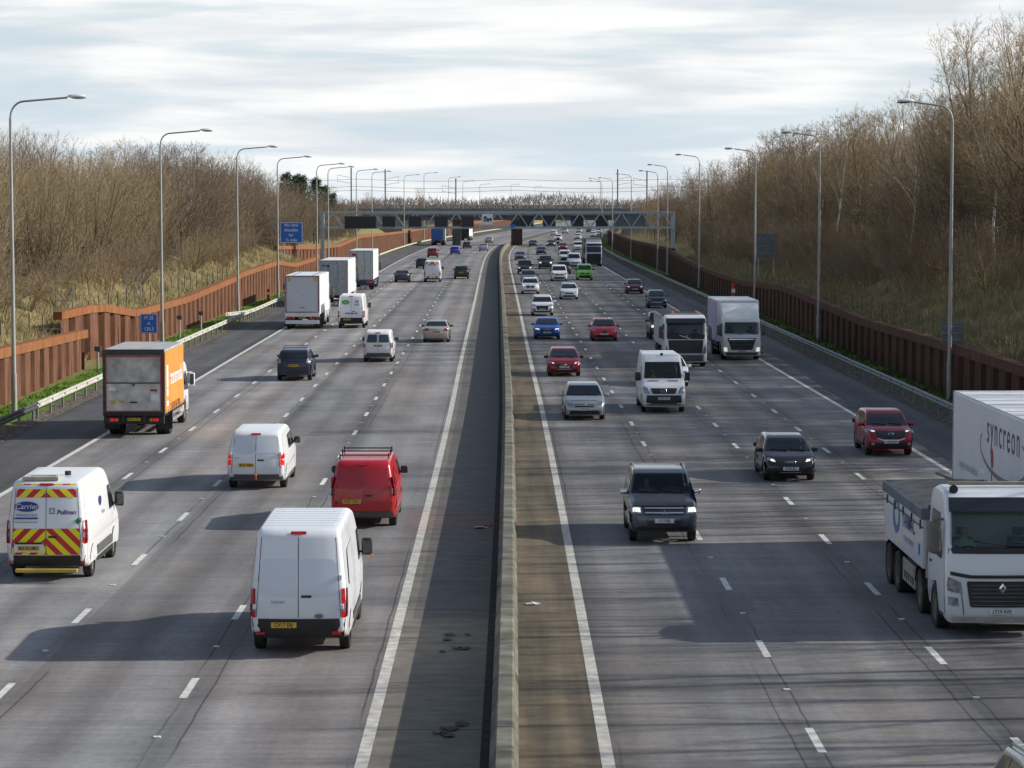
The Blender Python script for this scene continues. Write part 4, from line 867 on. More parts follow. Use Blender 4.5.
# -- orange curtain-sided rigid lorry
def orange_lorry():
    loc, rz = axle_place(-15.0, 101.5, -5.2, True)
    r = empty('curtain_side_lorry', loc, rz, 'orange curtain-sided lorry with grey tail lift in the nearside lane', 'lorry')
    P = WHITEP
    lorry_cab(r, P, (.94, .95, .85), mirmat=WHITEP, grille=[[(-.7, .75), (.7, .75), (.75, 1.25), (-.75, 1.25)]], head=[[(.8, .6), (1.12, .62), (1.12, .82), (.82, .8)]])
    chassis(r, -7.2, .9, (-5.2,))
    y0, y1, z0, z1 = -7.15, -1.15, .98, 3.5; w = 1.22
    bm = bmesh.new(); bbox(bm, -w, w, y0 + .1, y1, z1 - .1, z1, .02); fin(bm, 'roof', pmat('grey_canvas_roof', (.42, .42, .41), .6, noise=.25, nscale=1.4), r)
    bm = bmesh.new(); rect_frame(bm, -w, w, z0, z1, y0 + .05, .13, .05); bbox(bm, -w, w, y0 - .02, y0 + .14, z1 - .2, z1 + .02, .01); fin(bm, 'rear_frame', pmat('dark_grey_frame', (.05, .05, .052), .6, noise=.3), r)
    boxp('load_floor', r, CHASSIS, -w, w, y0, y1, z0 - .1, z0 + .02, .01); boxp('headboard', r, P, -w, w, y1 - .06, y1, z0, z1 - .1, .01)
    for sg in (-1, 1):
        c = boxp('side_curtain', r, ORANGE, sg * w - .02, sg * w + .02, y0 + .14, y1 - .06, z0 - .02, z1 - .1, .004)
        bm = bmesh.new(); s = 1 if sg > 0 else -1; x = sg * (w + .026)
        f = lambda y: (y0 + (y - y0)) if sg > 0 else (y0 + y1 - y)
        # white bars at the tail end: a tall one above two squares
        for za, zb in ((1.95, 2.85), (1.62, 1.9), (1.22, 1.42)):
            q = sorted((y0 + .5, y0 + 1.0)); bbox(bm, x - .005, x + .005, q[0], q[1], za, zb)
        fin(bm, 'logo_block', INKWHITE, c)
        R = RSIDE if sg > 0 else LSIDE
        text('transmodal', .86, INKWHITE, c, (x, (y0 + y1) / 2 + (.6 if sg > 0 else .6), 2.28), R, sx=.98, bold=.02)
        text('T: 01234 567 890', .36, pmat('brown_lettering', (.30, .06, .01), .5, noise=.1), c, (x, (y0 + y1) / 2 + .1, 1.12), R, sx=1.15, bold=.012)
        for k in range(10):
            y = y0 + .45 + k * .6; boxp('curtain_buckle', c, GREYP, sg * (w + .02) - .015, sg * (w + .02) + .015, y - .025, y + .025, z0 - .14, z0 + .1, .004)
    # rear: roller shutter above, folded tail lift below
    boxp('roller_shutter', r, TRUCKGREY, -w + .13, w - .13, y0 + .03, y0 + .07, 2.2, z1 - .15, .004)
    t = boxp('tail_lift', r, pmat('scuffed_lift_plate', (.56, .53, .48), .6, noise=.3, nscale=2.5), -w + .13, w - .13, y0 - .03, y0 + .03, z0 + .1, 2.18, .01)
    bm = bmesh.new(); rect_frame(bm, -w + .11, w - .11, z0 + .06, z1 - .22, y0 - .04, .045, .012); fin(bm, 'reflective_tape', REDTAPE, r)
    bm = bmesh.new(); bbox(bm, -w + .13, w - .13, y0 - .05, y0 - .02, 2.17, 2.21); bbox(bm, -.04, .04, y0 - .07, y0 - .03, 2.08, 2.15); fin(bm, 'lift_hinge', CHASSIS, t)
    for x, z, ww, hh, mm in ((-.85, 1.95, .14, .07, INKWHITE), (-.8, 1.42, .09, .08, PLATEY), (-.45, 1.45, .08, .05, PLATEY), (.85, 1.62, .16, .12, INKWHITE), (.8, 1.9, .14, .04, REDTAPE), (0, 1.42, .15, .03, INK)):
        boxp('sticker', t, mm, x - ww, x + ww, y0 - .042, y0 - .034, z - hh, z + hh, 0)
    bm = bmesh.new(); bbox(bm, -1.2, 1.2, y0 + .05, y0 + .2, .55, .85, .02); fin(bm, 'rear_under_run_bar', CHASSIS, r)
    rear_lamps(r, y0 + .03, .72, .86, REDON, .10, .12); plate(r, 'GN15 VVK', 'rear', y0 + .05, .74)
    for sg in (-1, 1):
        bm = bmesh.new(); bbox(bm, sg * 1.17 - .02, sg * 1.17 + .02, -4.4, -1.2, .45, .57); bbox(bm, sg * 1.17 - .02, sg * 1.17 + .02, -4.4, -1.2, .72, .84); fin(bm, 'side_guard', ALU, r)
    mudflap(r, -5.85)
orange_lorry()

# -- articulated lorries and other box lorries seen from behind
def box_body(r, y0, y1, z0, z1, w, mat, roofmat, framemat):
    boxp('box_body', r, mat, -w, w, y0 + .06, y1, z0, z1, .03)
    boxp('roof', r, roofmat, -w + .03, w - .03, y0 + .1, y1 - .05, z1 + .002, z1 + .03, .01)
    bm = bmesh.new(); rect_frame(bm, -w - .01, w + .01, z0 - .05, z1 + .02, y0 + .03, .11, .04); fin(bm, 'rear_frame', framemat, r)
def barn_doors(r, y0, z0, z1, w, mat, bars=True):
    for sg in (-1, 1):
        d = boxp('rear_door', r, mat, sg * .01 if sg > 0 else -w + .1, w - .1 if sg > 0 else -.01, y0 + .0, y0 + .05, z0 + .08, z1 - .08, .01)
        if bars:
            for x in (.35, .95):
                bm = bmesh.new(); tube(bm, [(sg * x * w / 1.25, y0 - .03, z0 - .02), (sg * x * w / 1.25, y0 - .03, z1 - .04)], .022, 6); bar(bm, (sg * x * w / 1.25, y0 - .05, z0 + .75), (sg * (x * w / 1.25 - .3), y0 - .05, z0 + .68), .04); fin(bm, 'locking_bar', ALU, d)
def artic(name, label, X, Y, away, length, top, mat, cabcol, rear, lamps=RED, tractor=True, z0=1.1, roofmat=None, framemat=None, skirts=False, plate_s='', see=None, nwheels=3, group=None):
    ax = 1.6
    loc, rz = axle_place(X, Y, ax if away else length + 1.0, away)
    r = empty(name, loc, rz, label, 'lorry', group); w = 1.27
    framemat = framemat or ALU; roofmat = roofmat or TRUCKWHITE
    box_body(r, 0, length, z0, top, w, mat, roofmat, framemat)
    bm = bmesh.new()
    for sg in (-1, 1): bbox(bm, sg * .45 - .06, sg * .45 + .06, .2, length - .5, z0 - .3, z0 - .02, .01)
    fin(bm, 'chassis', CHASSIS, r)
    for k in range(nwheels):
        for sg in (-1, 1): wheel(r, sg * 1.05, ax + k * 1.31, .5, .36, RIMD, 'truck')
    boxp('rear_under_run_bar', r, CHASSIS, -1.2, 1.2, .05, .2, .5, .66, .02)
    rear_lamps(r, .0, .85, .93, lamps); mudflap(r, ax - .68, .2, .75)
    if plate_s: plate(r, plate_s, 'rear', -.01, .85)
    for sg in (-1, 1):
        bm = bmesh.new()
        if skirts: bbox(bm, sg * w - .02, sg * w + .02, ax + 3.4, length - 3.4, .38, z0 - .02, .01)
        else:
            bbox(bm, sg * 1.2 - .02, sg * 1.2 + .02, ax + 3.6, length - 3.6, .5, .6); bbox(bm, sg * 1.2 - .02, sg * 1.2 + .02, ax + 3.6, length - 3.6, .78, .88)
        fin(bm, 'side_guard', mat if skirts else ALU, r)
        boxp('landing_leg', r, CHASSIS, sg * .8 - .07, sg * .8 + .07, length - 3.0, length - 2.85, .3, z0, .01)
    if rear: rear(r, z0, top, w)
    if tractor:
        t = length + 1.0
        sub = bpy.data.objects.new('tractor_unit', None); COL.objects.link(sub); sub.parent = r; sub.location = (0, t, 0)
        # parts of the tractor keep two levels: build at origin, then hang under the lorry
        lorry_cab(sub, paint(cabcol), (1, 1, 1.08), grille=[[(-.75, .7), (.75, .7), (.8, 1.5), (-.8, 1.5)]], head=[[(.82, .6), (1.14, .62), (1.14, .85), (.85, .83)]])
        chassis(sub, -4.3, 1., (-3.4,))
        for ch in list(sub.children_recursive):
            if ch.parent == sub: ch.parent = r; ch.location = Vector(ch.location) + Vector((0, t, 0))
        bpy.data.objects.remove(sub)
    return r
def rear_white_lift(r, z0, z1, w):
    boxp('rear_door', r, pmat('cool_white_door', (.62, .64, .68), .45, noise=.06), -w + .12, w - .12, -.01, .05, z0 + .22, z1 - .08, .01)
    bm = bmesh.new(); rect_frame(bm, -w + .07, w - .07, z0 + .16, z1 - .05, -.012, .035, .012); fin(bm, 'reflective_tape', REDTAPE, r)
    boxp('tail_lift', r, TRUCKWHITE, -w, w, -.1, .02, .95, z0 + .14, .02); boxp('lift_skirt', r, TRUCKWHITE, -w + .02, w - .02, -.06, .0, .42, .7, .02)
    for sg in (-1, 1): boxp('sticker', r, PLATEY, sg * .95 - .1, sg * .95 + .1, -.02, -.012, z1 - .4, z1 - .15, 0)
    boxp('door_handle', r, INK, -.16, .16, -.03, -.012, z0 + .5, z0 + .54, 0)
    for x in (-.75, .75): boxp('roof_strip', r, BLACK, x - .03, x + .03, .5, 9., z1 + .03, z1 + .045, 0)
artic('articulated_lorry', 'white box lorry with red-edged rear door and black roof strips on the left', -15.45, 187.0, True, 10.5, 3.95, TRUCKWHITE, (.75, .76, .78), rear_white_lift, RED, plate_s='HX17 FVA', skirts=True)
def rear_container(r, z0, z1, w):
    barn_doors(r, 0, z0, z1, w, pmat('grey_container_door', (.40, .42, .43), .55, noise=.2))
    boxp('sticker', r, SKYBLUE, -1.05, -.7, -.05, -.04, z1 - .55, z1 - .4, 0); boxp('sticker', r, INK, -.6, -.4, -.05, -.04, z1 - .6, z1 - .4, 0)
artic('articulated_lorry', 'lorry with pale grey double rear doors and locking bars, middle of the three white lorries', -16.02, 228.0, True, 12.4, 4.15, TRUCKWHITE, (.7, .7, .72), rear_container, RED)
def rear_reefer(r, z0, z1, w):
    barn_doors(r, 0, z0, z1, w, pmat('white_container_door', (.58, .60, .60), .5, noise=.15))
    p = boxp('red_panel', r, REDTAPE, -.95, -.5, -.055, -.045, z0 + .9, z1 - .3, 0)
    for k, c in enumerate('KN'): text(c, .65, INKWHITE, p, (-.72, -.062, z1 - .8 - k * .7), REAR, bold=.02)
    boxp('bumper_panel', r, pmat('navy_panel', (.02, .03, .10), .4, noise=.2), -1.2, 1.2, -.04, .02, .55, z0 - .06, .02)
    for x in (-.35, .4): boxp('sticker', r, PLATEY, x - .07, x + .07, -.055, -.045, z0 + .9, z0 + 1.05, 0)
artic('articulated_lorry', 'white lorry with a red and white strip on its left door and navy bumper', -16.17, 271.7, True, 12.4, 4.2, TRUCKWHITE, (.03, .04, .12), rear_reefer, REDON)
def rear_blue(r, z0, z1, w):
    boxp('rear_door', r, pmat('blue_tarpaulin', (.035, .10, .30), .5, noise=.2), -w + .08, w - .08, -.01, .05, z0 + .06, z1 - .06, .01)
artic('articulated_lorry', 'lorry with plain blue rear close to the railway bridge', -16.42, 556.2, True, 12.4, 4.1, pmat('pale_blue_side', (.36, .45, .58), .5, noise=.1), (.5, .5, .5), rear_blue, REDON, framemat=pmat('blue_frame', (.03, .08, .25), .5))
def rear_black(r, z0, z1, w):
    boxp('rear_door', r, pmat('black_tarpaulin', (.014, .015, .018), .6, noise=.2), -w + .04, w - .04, -.01, .05, z0 + .02, z1 - .04, .01)
artic('articulated_lorry', 'lorry with black rear and white side under the railway bridge', -11.78, 625.8, True, 12.4, 4.1, TRUCKWHITE, (.7, .7, .7), rear_black, RED, framemat=BLACK)
# -- the trailer with the ring, out of frame to the right
def trailer_sync():
    length = 13.2; loc = (xc(69) + 14.05, 69.4, 0); loc = (13.46, 69.4, 0); rz = -math.atan(dxc(62)) + PI
    r = empty('articulated_lorry', loc, rz, 'white articulated lorry lettered syncreon behind the tipper at the right edge', 'lorry'); w = 1.27; z0, z1 = 1.1, 4.1
    W2 = pmat('cool_white_trailer', (.66, .69, .74), .4, noise=.05, nscale=.6)
    boxp('box_body', r, W2, -w, w, .06, length, z0, z1, .03); boxp('roof', r, TRUCKWHITE, -w + .02, w - .02, .1, length - .05, z1 + .002, z1 + .04, .015)
    bm = bmesh.new(); rect_frame(bm, -w - .01, w + .01, z0 - .05, z1 + .03, .03, .10, .04); fin(bm, 'rear_frame', ALU, r); barn_doors(r, 0, z0, z1, w, TRUCKWHITE)
    for x in np.linspace(.5, length - .6, 12): boxp('roof_rib', r, TRUCKWHITE, -w + .05, w - .05, x - .03, x + .03, z1 + .04, z1 + .055, .005)
    for sg in (-1, 1):
        R = RSIDE if sg > 0 else LSIDE; x = sg * (w + .006)
        # local +x is the offside that the camera sees
        yc = 7.0
        yy = lambda u: yc + u if sg > 0 else yc - u
        text('syncreon', 1.12, pmat('charcoal_lettering', (.045, .05, .058), .5), r, (x, yy(0), 3.52), R, sx=.80, bold=.004, gap=1.28)
        bm = bmesh.new(); n = 40; A = []; Bq = []
        for k in range(n + 1):
            a = math.radians(158 + (398 - 158) * k / n); t = .055 + .03 * math.sin(PI * k / n)
            A.append((x, yy(3.0 * math.cos(a)), 3.08 + (.70 + t / 2) * math.sin(a))); Bq.append((x, yy((3.0 - t * 1.3) * math.cos(a)), 3.08 + (.70 - t) * math.sin(a)))
        quadstrip(A, Bq, bm); fin(bm, 'logo_ring', INKGREY, r)
        bm = bmesh.new(); A = [(x + sg * .002, yy(-1.35 + .17 * math.cos(a)), 2.82 + .26 * math.sin(a)) for a in np.linspace(0, 2 * PI, 20)[:-1]]; bm.faces.new([bm.verts.new(q) for q in A]); fin(bm, 'logo_pin', REDTAPE, r)
        boxp('logo_stem', r, INKGREY, x - .004, x + .004, yy(-1.4) - .05, yy(-1.4) + .05, 2.05, 2.54, 0)
        boxp('reflector', r, INKWHITE, x - .004, x + .004, yy(-2.6) - .3, yy(-2.6) + .3, 2.32, 2.42, 0)
        text('supply chain solutions', .34, pmat('pale_grey_lettering', (.42, .44, .47), .5), r, (x, yy(-4.6), 2.25), R, sx=.9)
        bm = bmesh.new(); bbox(bm, sg * w - .03, sg * w - .005, 5.2, 9.6, .4, z0, .01); fin(bm, 'side_skirt', W2, r)
    bm = bmesh.new()
    for sg in (-1, 1): bbox(bm, sg * .45 - .06, sg * .45 + .06, .2, length - .5, .8, 1.08, .01)
    fin(bm, 'chassis', CHASSIS, r)
    for k in range(3):
        for sg in (-1, 1): wheel(r, sg * 1.05, 1.6 + 1.31 * k, .5, .36, RIMD, 'truck')
    rear_lamps(r, 0, .85); boxp('rear_under_run_bar', r, CHASSIS, -1.2, 1.2, .05, .2, .5, .66, .02)
trailer_sync()

# -- the tipper
def tipper():
    loc, rz = axle_place(10.49, 54.9, 0, False)
    r = empty('tipper_lorry', loc, rz, 'white eight-wheel tipper lorry with sheeted load and blue ring logo, nearest vehicle on the right', 'tipper lorry')
    P = paint((.72, .74, .77), 0, .38)
    B, cab = lorry_cab(r, P, (1, 1, 1.02), see=dict(shirt=(.30, .42, .33), label='driver in pale green shirt at the wheel of the white tipper', mirmat=pmat('dull_beige_mirror', (.16, .14, .12), .6, noise=.2)),
        ws=(1.92, 2.78), grille=[[(-.68, .66), (.68, .66), (.76, 1.22), (-.76, 1.22)]],
        head=[[(.84, .94), (1.2, 1.02), (1.21, 1.33), (.88, 1.2)], [(.92, .68), (1.18, .70), (1.18, .88), (.94, .86)]], bump=[])
    # dark lip under the white nose panel, black surround of the glass, ribbed grille, diamond badge
    B.endpatch('nose_lip', 'front', [(-1.18, 1.36), (-.7, 1.28), (.7, 1.28), (1.18, 1.36), (1.18, 1.44), (.66, 1.35), (-.66, 1.35), (-1.18, 1.44)], BLACK, cab, .03, .12)
    B.endpatch('scuttle', 'front', [(-1.14, 1.80), (1.14, 1.80), (1.13, 1.92), (-1.13, 1.92)], BLACK, cab, .012, .14)
    for k in range(6):
        z = .70 + k * .085; B.endpatch('grille_bar', 'front', [(-.66, z), (.66, z), (.66, z + .022), (-.66, z + .022)], GREYP, cab, .03, .2)
    B.endpatch('bumper_trim', 'front', [(-1.2, .36), (1.2, .36), (1.2, .46), (-1.2, .46)], pmat('cream_bumper_lip', (.42, .40, .36), .6, noise=.2), cab, .03, .2)
    for sg in (-1, 1): B.endpatch('bumper_groove', 'front', [(sg * .80, .5), (sg * .82, .5), (sg * .9, 1.2), (sg * .88, 1.2)], GREYP, cab, .012, .12)
    bm = bmesh.new(); y = B.on('front', 1.08)[0] + .06; c = Vector((0, y, 1.08))
    o = [(0, .11), (.08, 0), (0, -.11), (-.08, 0)]; i_ = [(0, .045), (.03, 0), (0, -.045), (-.03, 0)]
    A = [bm.verts.new(c + Vector((a, 0, b))) for a, b in o]; D = [bm.verts.new(c + Vector((a, .01, b))) for a, b in i_]
    for k in range(4): bm.faces.new((A[k], A[(k + 1) % 4], D[(k + 1) % 4], D[k]))
    fin(bm, 'emblem', CHROME, cab)
    plate(cab, 'LT19 AVK', 'front', B.on('front', .57)[0] + .02, .57)
    # roof kit: beacon bar, horns
    bm = bmesh.new(); z = 3.16; bbox(bm, -1.0, 1.0, .3, .42, z + .02, z + .1, .02); bbox(bm, -.9, -.85, .3, .4, z - .1, z + .05); bbox(bm, .85, .9, .3, .4, z - .1, z + .05); fin(bm, 'beacon_bar', pmat('tan_bar', (.30, .26, .19), .5, noise=.2), cab)
    for sg in (-1, 1):
        bm = bmesh.new(); tube(bm, [(sg * .95, .6, 3.12), (sg * .95, .75, 3.13)], [.05, .1], 10); fin(bm, 'roof_lamp', BLACK, cab, smooth=50)
    # chassis and the other three axles
    bm = bmesh.new()
    for sg in (-1, 1): bbox(bm, sg * .42 - .05, sg * .42 + .05, -7.4, .9, .72, 1.0, .01)
    fin(bm, 'chassis', CHASSIS, r)
    for ya, dual in ((-1.95, False), (-5.05, True), (-6.4, True)):
        for sg in (-1, 1):
            wheel(r, sg * (1.07 if not dual else 1.10), ya, .5, .3, RIMD, 'truck', dual)
            bm = bmesh.new(); R = .58; pts = [(ya + R * math.cos(a), .5 + R * math.sin(a)) for a in np.linspace(.25, PI - .25, 10)]
            quadstrip([(sg * 1.24, a, b) for a, b in pts], [(sg * .8, a, b) for a, b in pts], bm); fin(bm, 'mudguard', BLACK, r)
    for sg in (-1, 1):
        # battery and air tanks, side guard with amber markers
        bm = bmesh.new(); bbox(bm, sg * 1.2 - .02, sg * 1.2 + .02, -4.35, -2.6, .42, .95, .01); f = fin(bm, 'side_guard', pmat('dusty_side_guard', (.30, .28, .25), .6, noise=.3), r)
        for k in range(5): y = -4.1 + k * .3; boxp('guard_slot', f, BLACK, sg * 1.225 - .004, sg * 1.225 + .004, y, y + .14, .5, .68, 0)
        for y in (-4.2, -2.75): boxp('side_marker', f, AMBER, sg * 1.23 - .01, sg * 1.23 + .01, y - .05, y + .05, .8, .9, .01)
        boxp('red_reflector', f, REDTAPE, sg * 1.19 - .012, sg * 1.19 + .012, -2.4, -1.5, 1.06, 1.14, 0)
        boxp('fuel_tank', r, CHASSIS, sg * 1.0 - .2, sg * 1.0 + .16, -4.3, -2.65, .5, .98, .08)
    # tipping body: sloping ends, coaming rail, domed sheet
    y0, y1, z0, zt = -7.2, -1.35, 1.1, 2.22; w = 1.25
    bm = bmesh.new()
    prof = [(y0 + .25, z0), (y0, zt), (y1, zt), (y1 + .02, z0)]
    for x in (-w, w): bm.faces.new([bm.verts.new((x, a, b)) for a, b in prof])
    bm.verts.ensure_lookup_table()
    for k in range(4): bm.faces.new((bm.verts[k], bm.verts[(k + 1) % 4], bm.verts[4 + (k + 1) % 4], bm.verts[4 + k]))
    body = fin(bm, 'tipping_body', paint((.66, .68, .70), 0, .5), r)
    bm = bmesh.new()
    for sg in (-1, 1): bbox(bm, sg * w - .05, sg * w + .05, y0 - .02, y1 + .02, zt - .02, zt + .24, .03)
    bbox(bm, -w, w, y1 - .04, y1 + .06, zt - .02, zt + .24, .02); bbox(bm, -w, w, y0 - .06, y0 + .04, zt - .02, zt + .24, .02)
    fin(bm, 'top_rail', pmat('slate_blue_rail', (.09, .12, .16), .5, noise=.35, nscale=2), body)
    bm = bmesh.new(); n = 14; m = 8; grid = []
    for i in range(n + 1):
        y = y0 + .03 + (y1 - y0 - .06) * i / n; row = []
        for j in range(m + 1):
            x = -w * .97 + 2 * w * .97 * j / m; row.append(bm.verts.new((x, y, zt + .20 + .16 * (1 - (x / w)**2) * (1 - .5 * abs(2 * i / n - 1)**3) + .012 * math.sin(i * 2.1 + j))))
        grid.append(row)
    for i in range(n):
        for j in range(m): bm.faces.new((grid[i][j], grid[i][j + 1], grid[i + 1][j + 1], grid[i + 1][j]))
    fin(bm, 'load_sheet', pmat('dusty_load_sheet', (.27, .235, .185), .85, noise=.3, nscale=2.2, bump=.2), body, smooth=50)
    bm = bmesh.new(); tube(bm, [(-.9, y1 + .1, zt + .3), (.3, y0 + 2.0, zt + .62)], .035, 6); tube(bm, [(-w + .1, y1 + .05, zt + .28), (w - .1, y1 + .05, zt + .28)], .05, 8); fin(bm, 'sheeting_arm', RIMD, body)
    for sg in (-1, 1):
        R = RSIDE if sg > 0 else LSIDE; x = sg * (w + .012)
        bm = bmesh.new(); tube(bm, [(x, y0 + .1, zt - .2), (x, y1, zt - .2)], .02, 4)
        for y in np.linspace(y0 + .6, y1 - .3, 5): bbox(bm, x - .02, x + .02, y - .02, y + .02, zt - .26, zt - .05)
        fin(bm, 'sheet_rope', BLACK, body)
        bm = bmesh.new(); yc = y0 + 2.0 if sg > 0 else y0 + 2.0; zc = 1.83; A = []; D = []
        for k in range(33):
            a = 2 * PI * k / 32; A.append((x, yc + .50 * math.cos(a), zc + .42 * math.sin(a))); D.append((x, yc + .33 * math.cos(a) + .03, zc + .27 * math.sin(a) + .03))
        quadstrip(A, D, bm); fin(bm, 'logo_ring', SKYBLUE, body)
        yt = y0 + 3.85
        text('TARMAC', .50, INKBLUE, body, (x, yt, 1.86), R, sx=.9, bold=.006); text('A CRH COMPANY', .19, INKBLUE, body, (x, yt, 1.45), R, sx=.95)
        boxp('sticker', body, SKYBLUE, x - .003, x + .003, y1 - .55, y1 - .4, 1.35, 1.6, 0)
        boxp('bulkhead_ladder', r, ALU, sg * 1.0 - .2, sg * 1.0 + .2, y1 + .1, y1 + .16, .9, zt, .01)
    boxp('tailgate', body, paint((.60, .62, .64), 0, .6), -w + .02, w - .02, y0 - .05, y0 - .01, z0 + .25, zt - .05, .02); rear_lamps(r, -7.4, .85)
tipper()

# -- second tipper with the diagonal grille bar, and the rigid box lorry beside it
def tipper_far():
    loc, rz = axle_place(9.84, 143.9, 0, False)
    r = empty('tipper_lorry', loc, rz, 'white tipper lorry with a diagonal bar across its black grille, left of the box lorry', 'tipper lorry'); P = paint((.72, .73, .74), 0, .3)
    B, cab = lorry_cab(r, P, (1, 1, .95), see=dict(shirt=(.45, .03, .04), label='driver in red behind the windscreen of the tipper with the diagonal bar'), ws=(1.9, 2.72), grille=[[(-.92, .8), (.92, .8), (1.0, 1.55), (-1.0, 1.55)]], head=[[(.94, .78), (1.19, .82), (1.16, 1.3), (1.02, 1.1)]], bump=[[(-1.18, .36), (1.18, .36), (1.18, .72), (-1.18, .72)]])
    for k in range(5): z = .86 + k * .13; B.endpatch('grille_bar', 'front', [(-.86, z), (.86, z), (.86, z + .03), (-.86, z + .03)], GREYP, cab, .03, .2)
    B.endpatch('grille_panel', 'front', [(-1.05, 1.6), (1.05, 1.6), (1.1, 1.86), (-1.1, 1.86)], BLACK, cab, .014, .14, rnd=.06)
    B.endpatch('diagonal_bar', 'front', [(-.3, 1.62), (-.2, 1.62), (.4, 1.82), (.3, 1.82)], CHROME, cab, .03, .1); emblem_rings(1, 1.72, .09, .1)(cab, B, P)
    bm = bmesh.new(); bbox(bm, -.9, .9, .2, .34, 2.95, 3.03, .02); fin(bm, 'beacon_bar', ALU, cab)
    for x in (-.7, .7):
        bm = bmesh.new(); tube(bm, [(x, .27, 3.0), (x, .27, 3.14)], .07, 8); fin(bm, 'beacon', AMBER, cab)
    chassis(r, -7.2, .9, (-1.95, -5.1, -6.4), True, .72)
    body = boxp('tipping_body', r, paint((.62, .64, .65), 0, .5), -1.24, 1.24, -7.4, -1.4, 1.1, 2.75, .05)
    bm = bmesh.new()
    for sg in (-1, 1): bbox(bm, sg * 1.25 - .05, sg * 1.25 + .05, -7.4, -1.4, 2.66, 2.86, .02)
    fin(bm, 'top_rail', ALU, body); boxp('load_sheet', body, pmat('dark_load_sheet', (.05, .05, .05), .8, noise=.3), -1.18, 1.18, -7.3, -1.5, 2.74, 2.82, .03)
    for sg in (-1, 1):
        for y in np.linspace(-7, -1.8, 7): boxp('body_rib', body, paint((.62, .64, .65), 0, .5), sg * 1.26 - .03, sg * 1.26 + .03, y - .04, y + .04, 1.12, 2.64, .01)
        boxp('orange_marker', body, AMBER, sg * 1.25 - .02, sg * 1.25 + .02, -1.75, -1.6, 1.6, 2.0, .01)
tipper_far()
def rigid_box():
    loc, rz = axle_place(13.6, 150.3, 0, False)
    r = empty('box_lorry', loc, rz, 'rigid lorry with pale lilac curtain side and white cab, by the hard shoulder', 'lorry'); P = paint((.74, .75, .74), 0, .25)
    B, cab = lorry_cab(r, P, (.94, .95, .85), see=dict(), visor=False, ws=(1.8, 2.66), grille=[[(-.62, .62), (.62, .62), (.86, 1.32), (-.86, 1.32)]], head=[[(.84, .52), (1.1, .54), (1.1, .78), (.88, .76)]], lamp=LAMPDIM, bump=[[(-1.1, .32), (1.1, .32), (1.1, .48), (-1.1, .48)]])
    for k in range(3): z = .72 + k * .19; B.endpatch('grille_bar', 'front', [(-.7, z), (.7, z), (.7, z + .03), (-.7, z + .03)], GREYP, cab, .03, .2)
    B.endpatch('grille_bar', 'front', [(-.74, 1.22), (.74, 1.22), (.76, 1.27), (-.76, 1.27)], CHROME, cab, .035, .2); plate(cab, 'KX64 PDZ', 'front', B.on('front', .55)[0] + .02, .56)
    # sloped wind deflector on the cab roof
    bm = bmesh.new(); a = [(-1.08, .75, 2.52), (1.08, .75, 2.52), (1.14, -.55, 3.30), (-1.14, -.55, 3.30)]; b = [(-1.12, -.95, 2.45), (1.12, -.95, 2.45), (1.14, -.95, 3.32), (-1.14, -.95, 3.32)]
    A = [bm.verts.new(q) for q in a]; D = [bm.verts.new(q) for q in b]
    bm.faces.new(A); bm.faces.new(D[::-1]); bm.faces.new((A[0], D[0], D[1], A[1])); bm.faces.new((A[3], A[2], D[2], D[3])); bm.faces.new((A[0], A[3], D[3], D[0])); bm.faces.new((A[1], D[1], D[2], A[2]))
    bmesh.ops.bevel(bm, geom=bm.edges[:], offset=.05, segments=2, affect='EDGES'); fin(bm, 'wind_deflector', P, cab)
    chassis(r, -7.6, .9, (-5.3,)); y0, y1, z0, z1, w = -7.9, -1.2, 1.0, 3.46, 1.25
    boxp('roof', r, TRUCKWHITE, -w, w, y0, y1, z1 - .1, z1, .02); boxp('headboard', r, TRUCKWHITE, -w, w, y1 - .06, y1, z0, z1 - .1, .01); boxp('load_floor', r, CHASSIS, -w, w, y0, y1, z0 - .12, z0, .01)
    lil = pmat('pale_lilac_curtain', (.33, .32, .50), .5, noise=.12, nscale=1.3)
    for sg in (-1, 1):
        c = boxp('side_curtain', r, lil, sg * w - .02, sg * w + .02, y0 + .1, y1 - .06, z0 - .05, z1 - .1, .004)
        for k in range(9): y = y0 + .5 + k * .68; boxp('curtain_buckle', c, GREYP, sg * (w + .02) - .015, sg * (w + .02) + .015, y - .025, y + .025, z0 - .18, z0 + .08, .004)
        bm = bmesh.new(); bbox(bm, sg * 1.18 - .02, sg * 1.18 + .02, -4.4, -1.2, .45, .57); bbox(bm, sg * 1.18 - .02, sg * 1.18 + .02, -4.4, -1.2, .72, .84); fin(bm, 'side_guard', CHASSIS, r)
    barn_doors(r, y0, z0, z1, w, TRUCKWHITE); rear_lamps(r, y0, .75)
rigid_box()
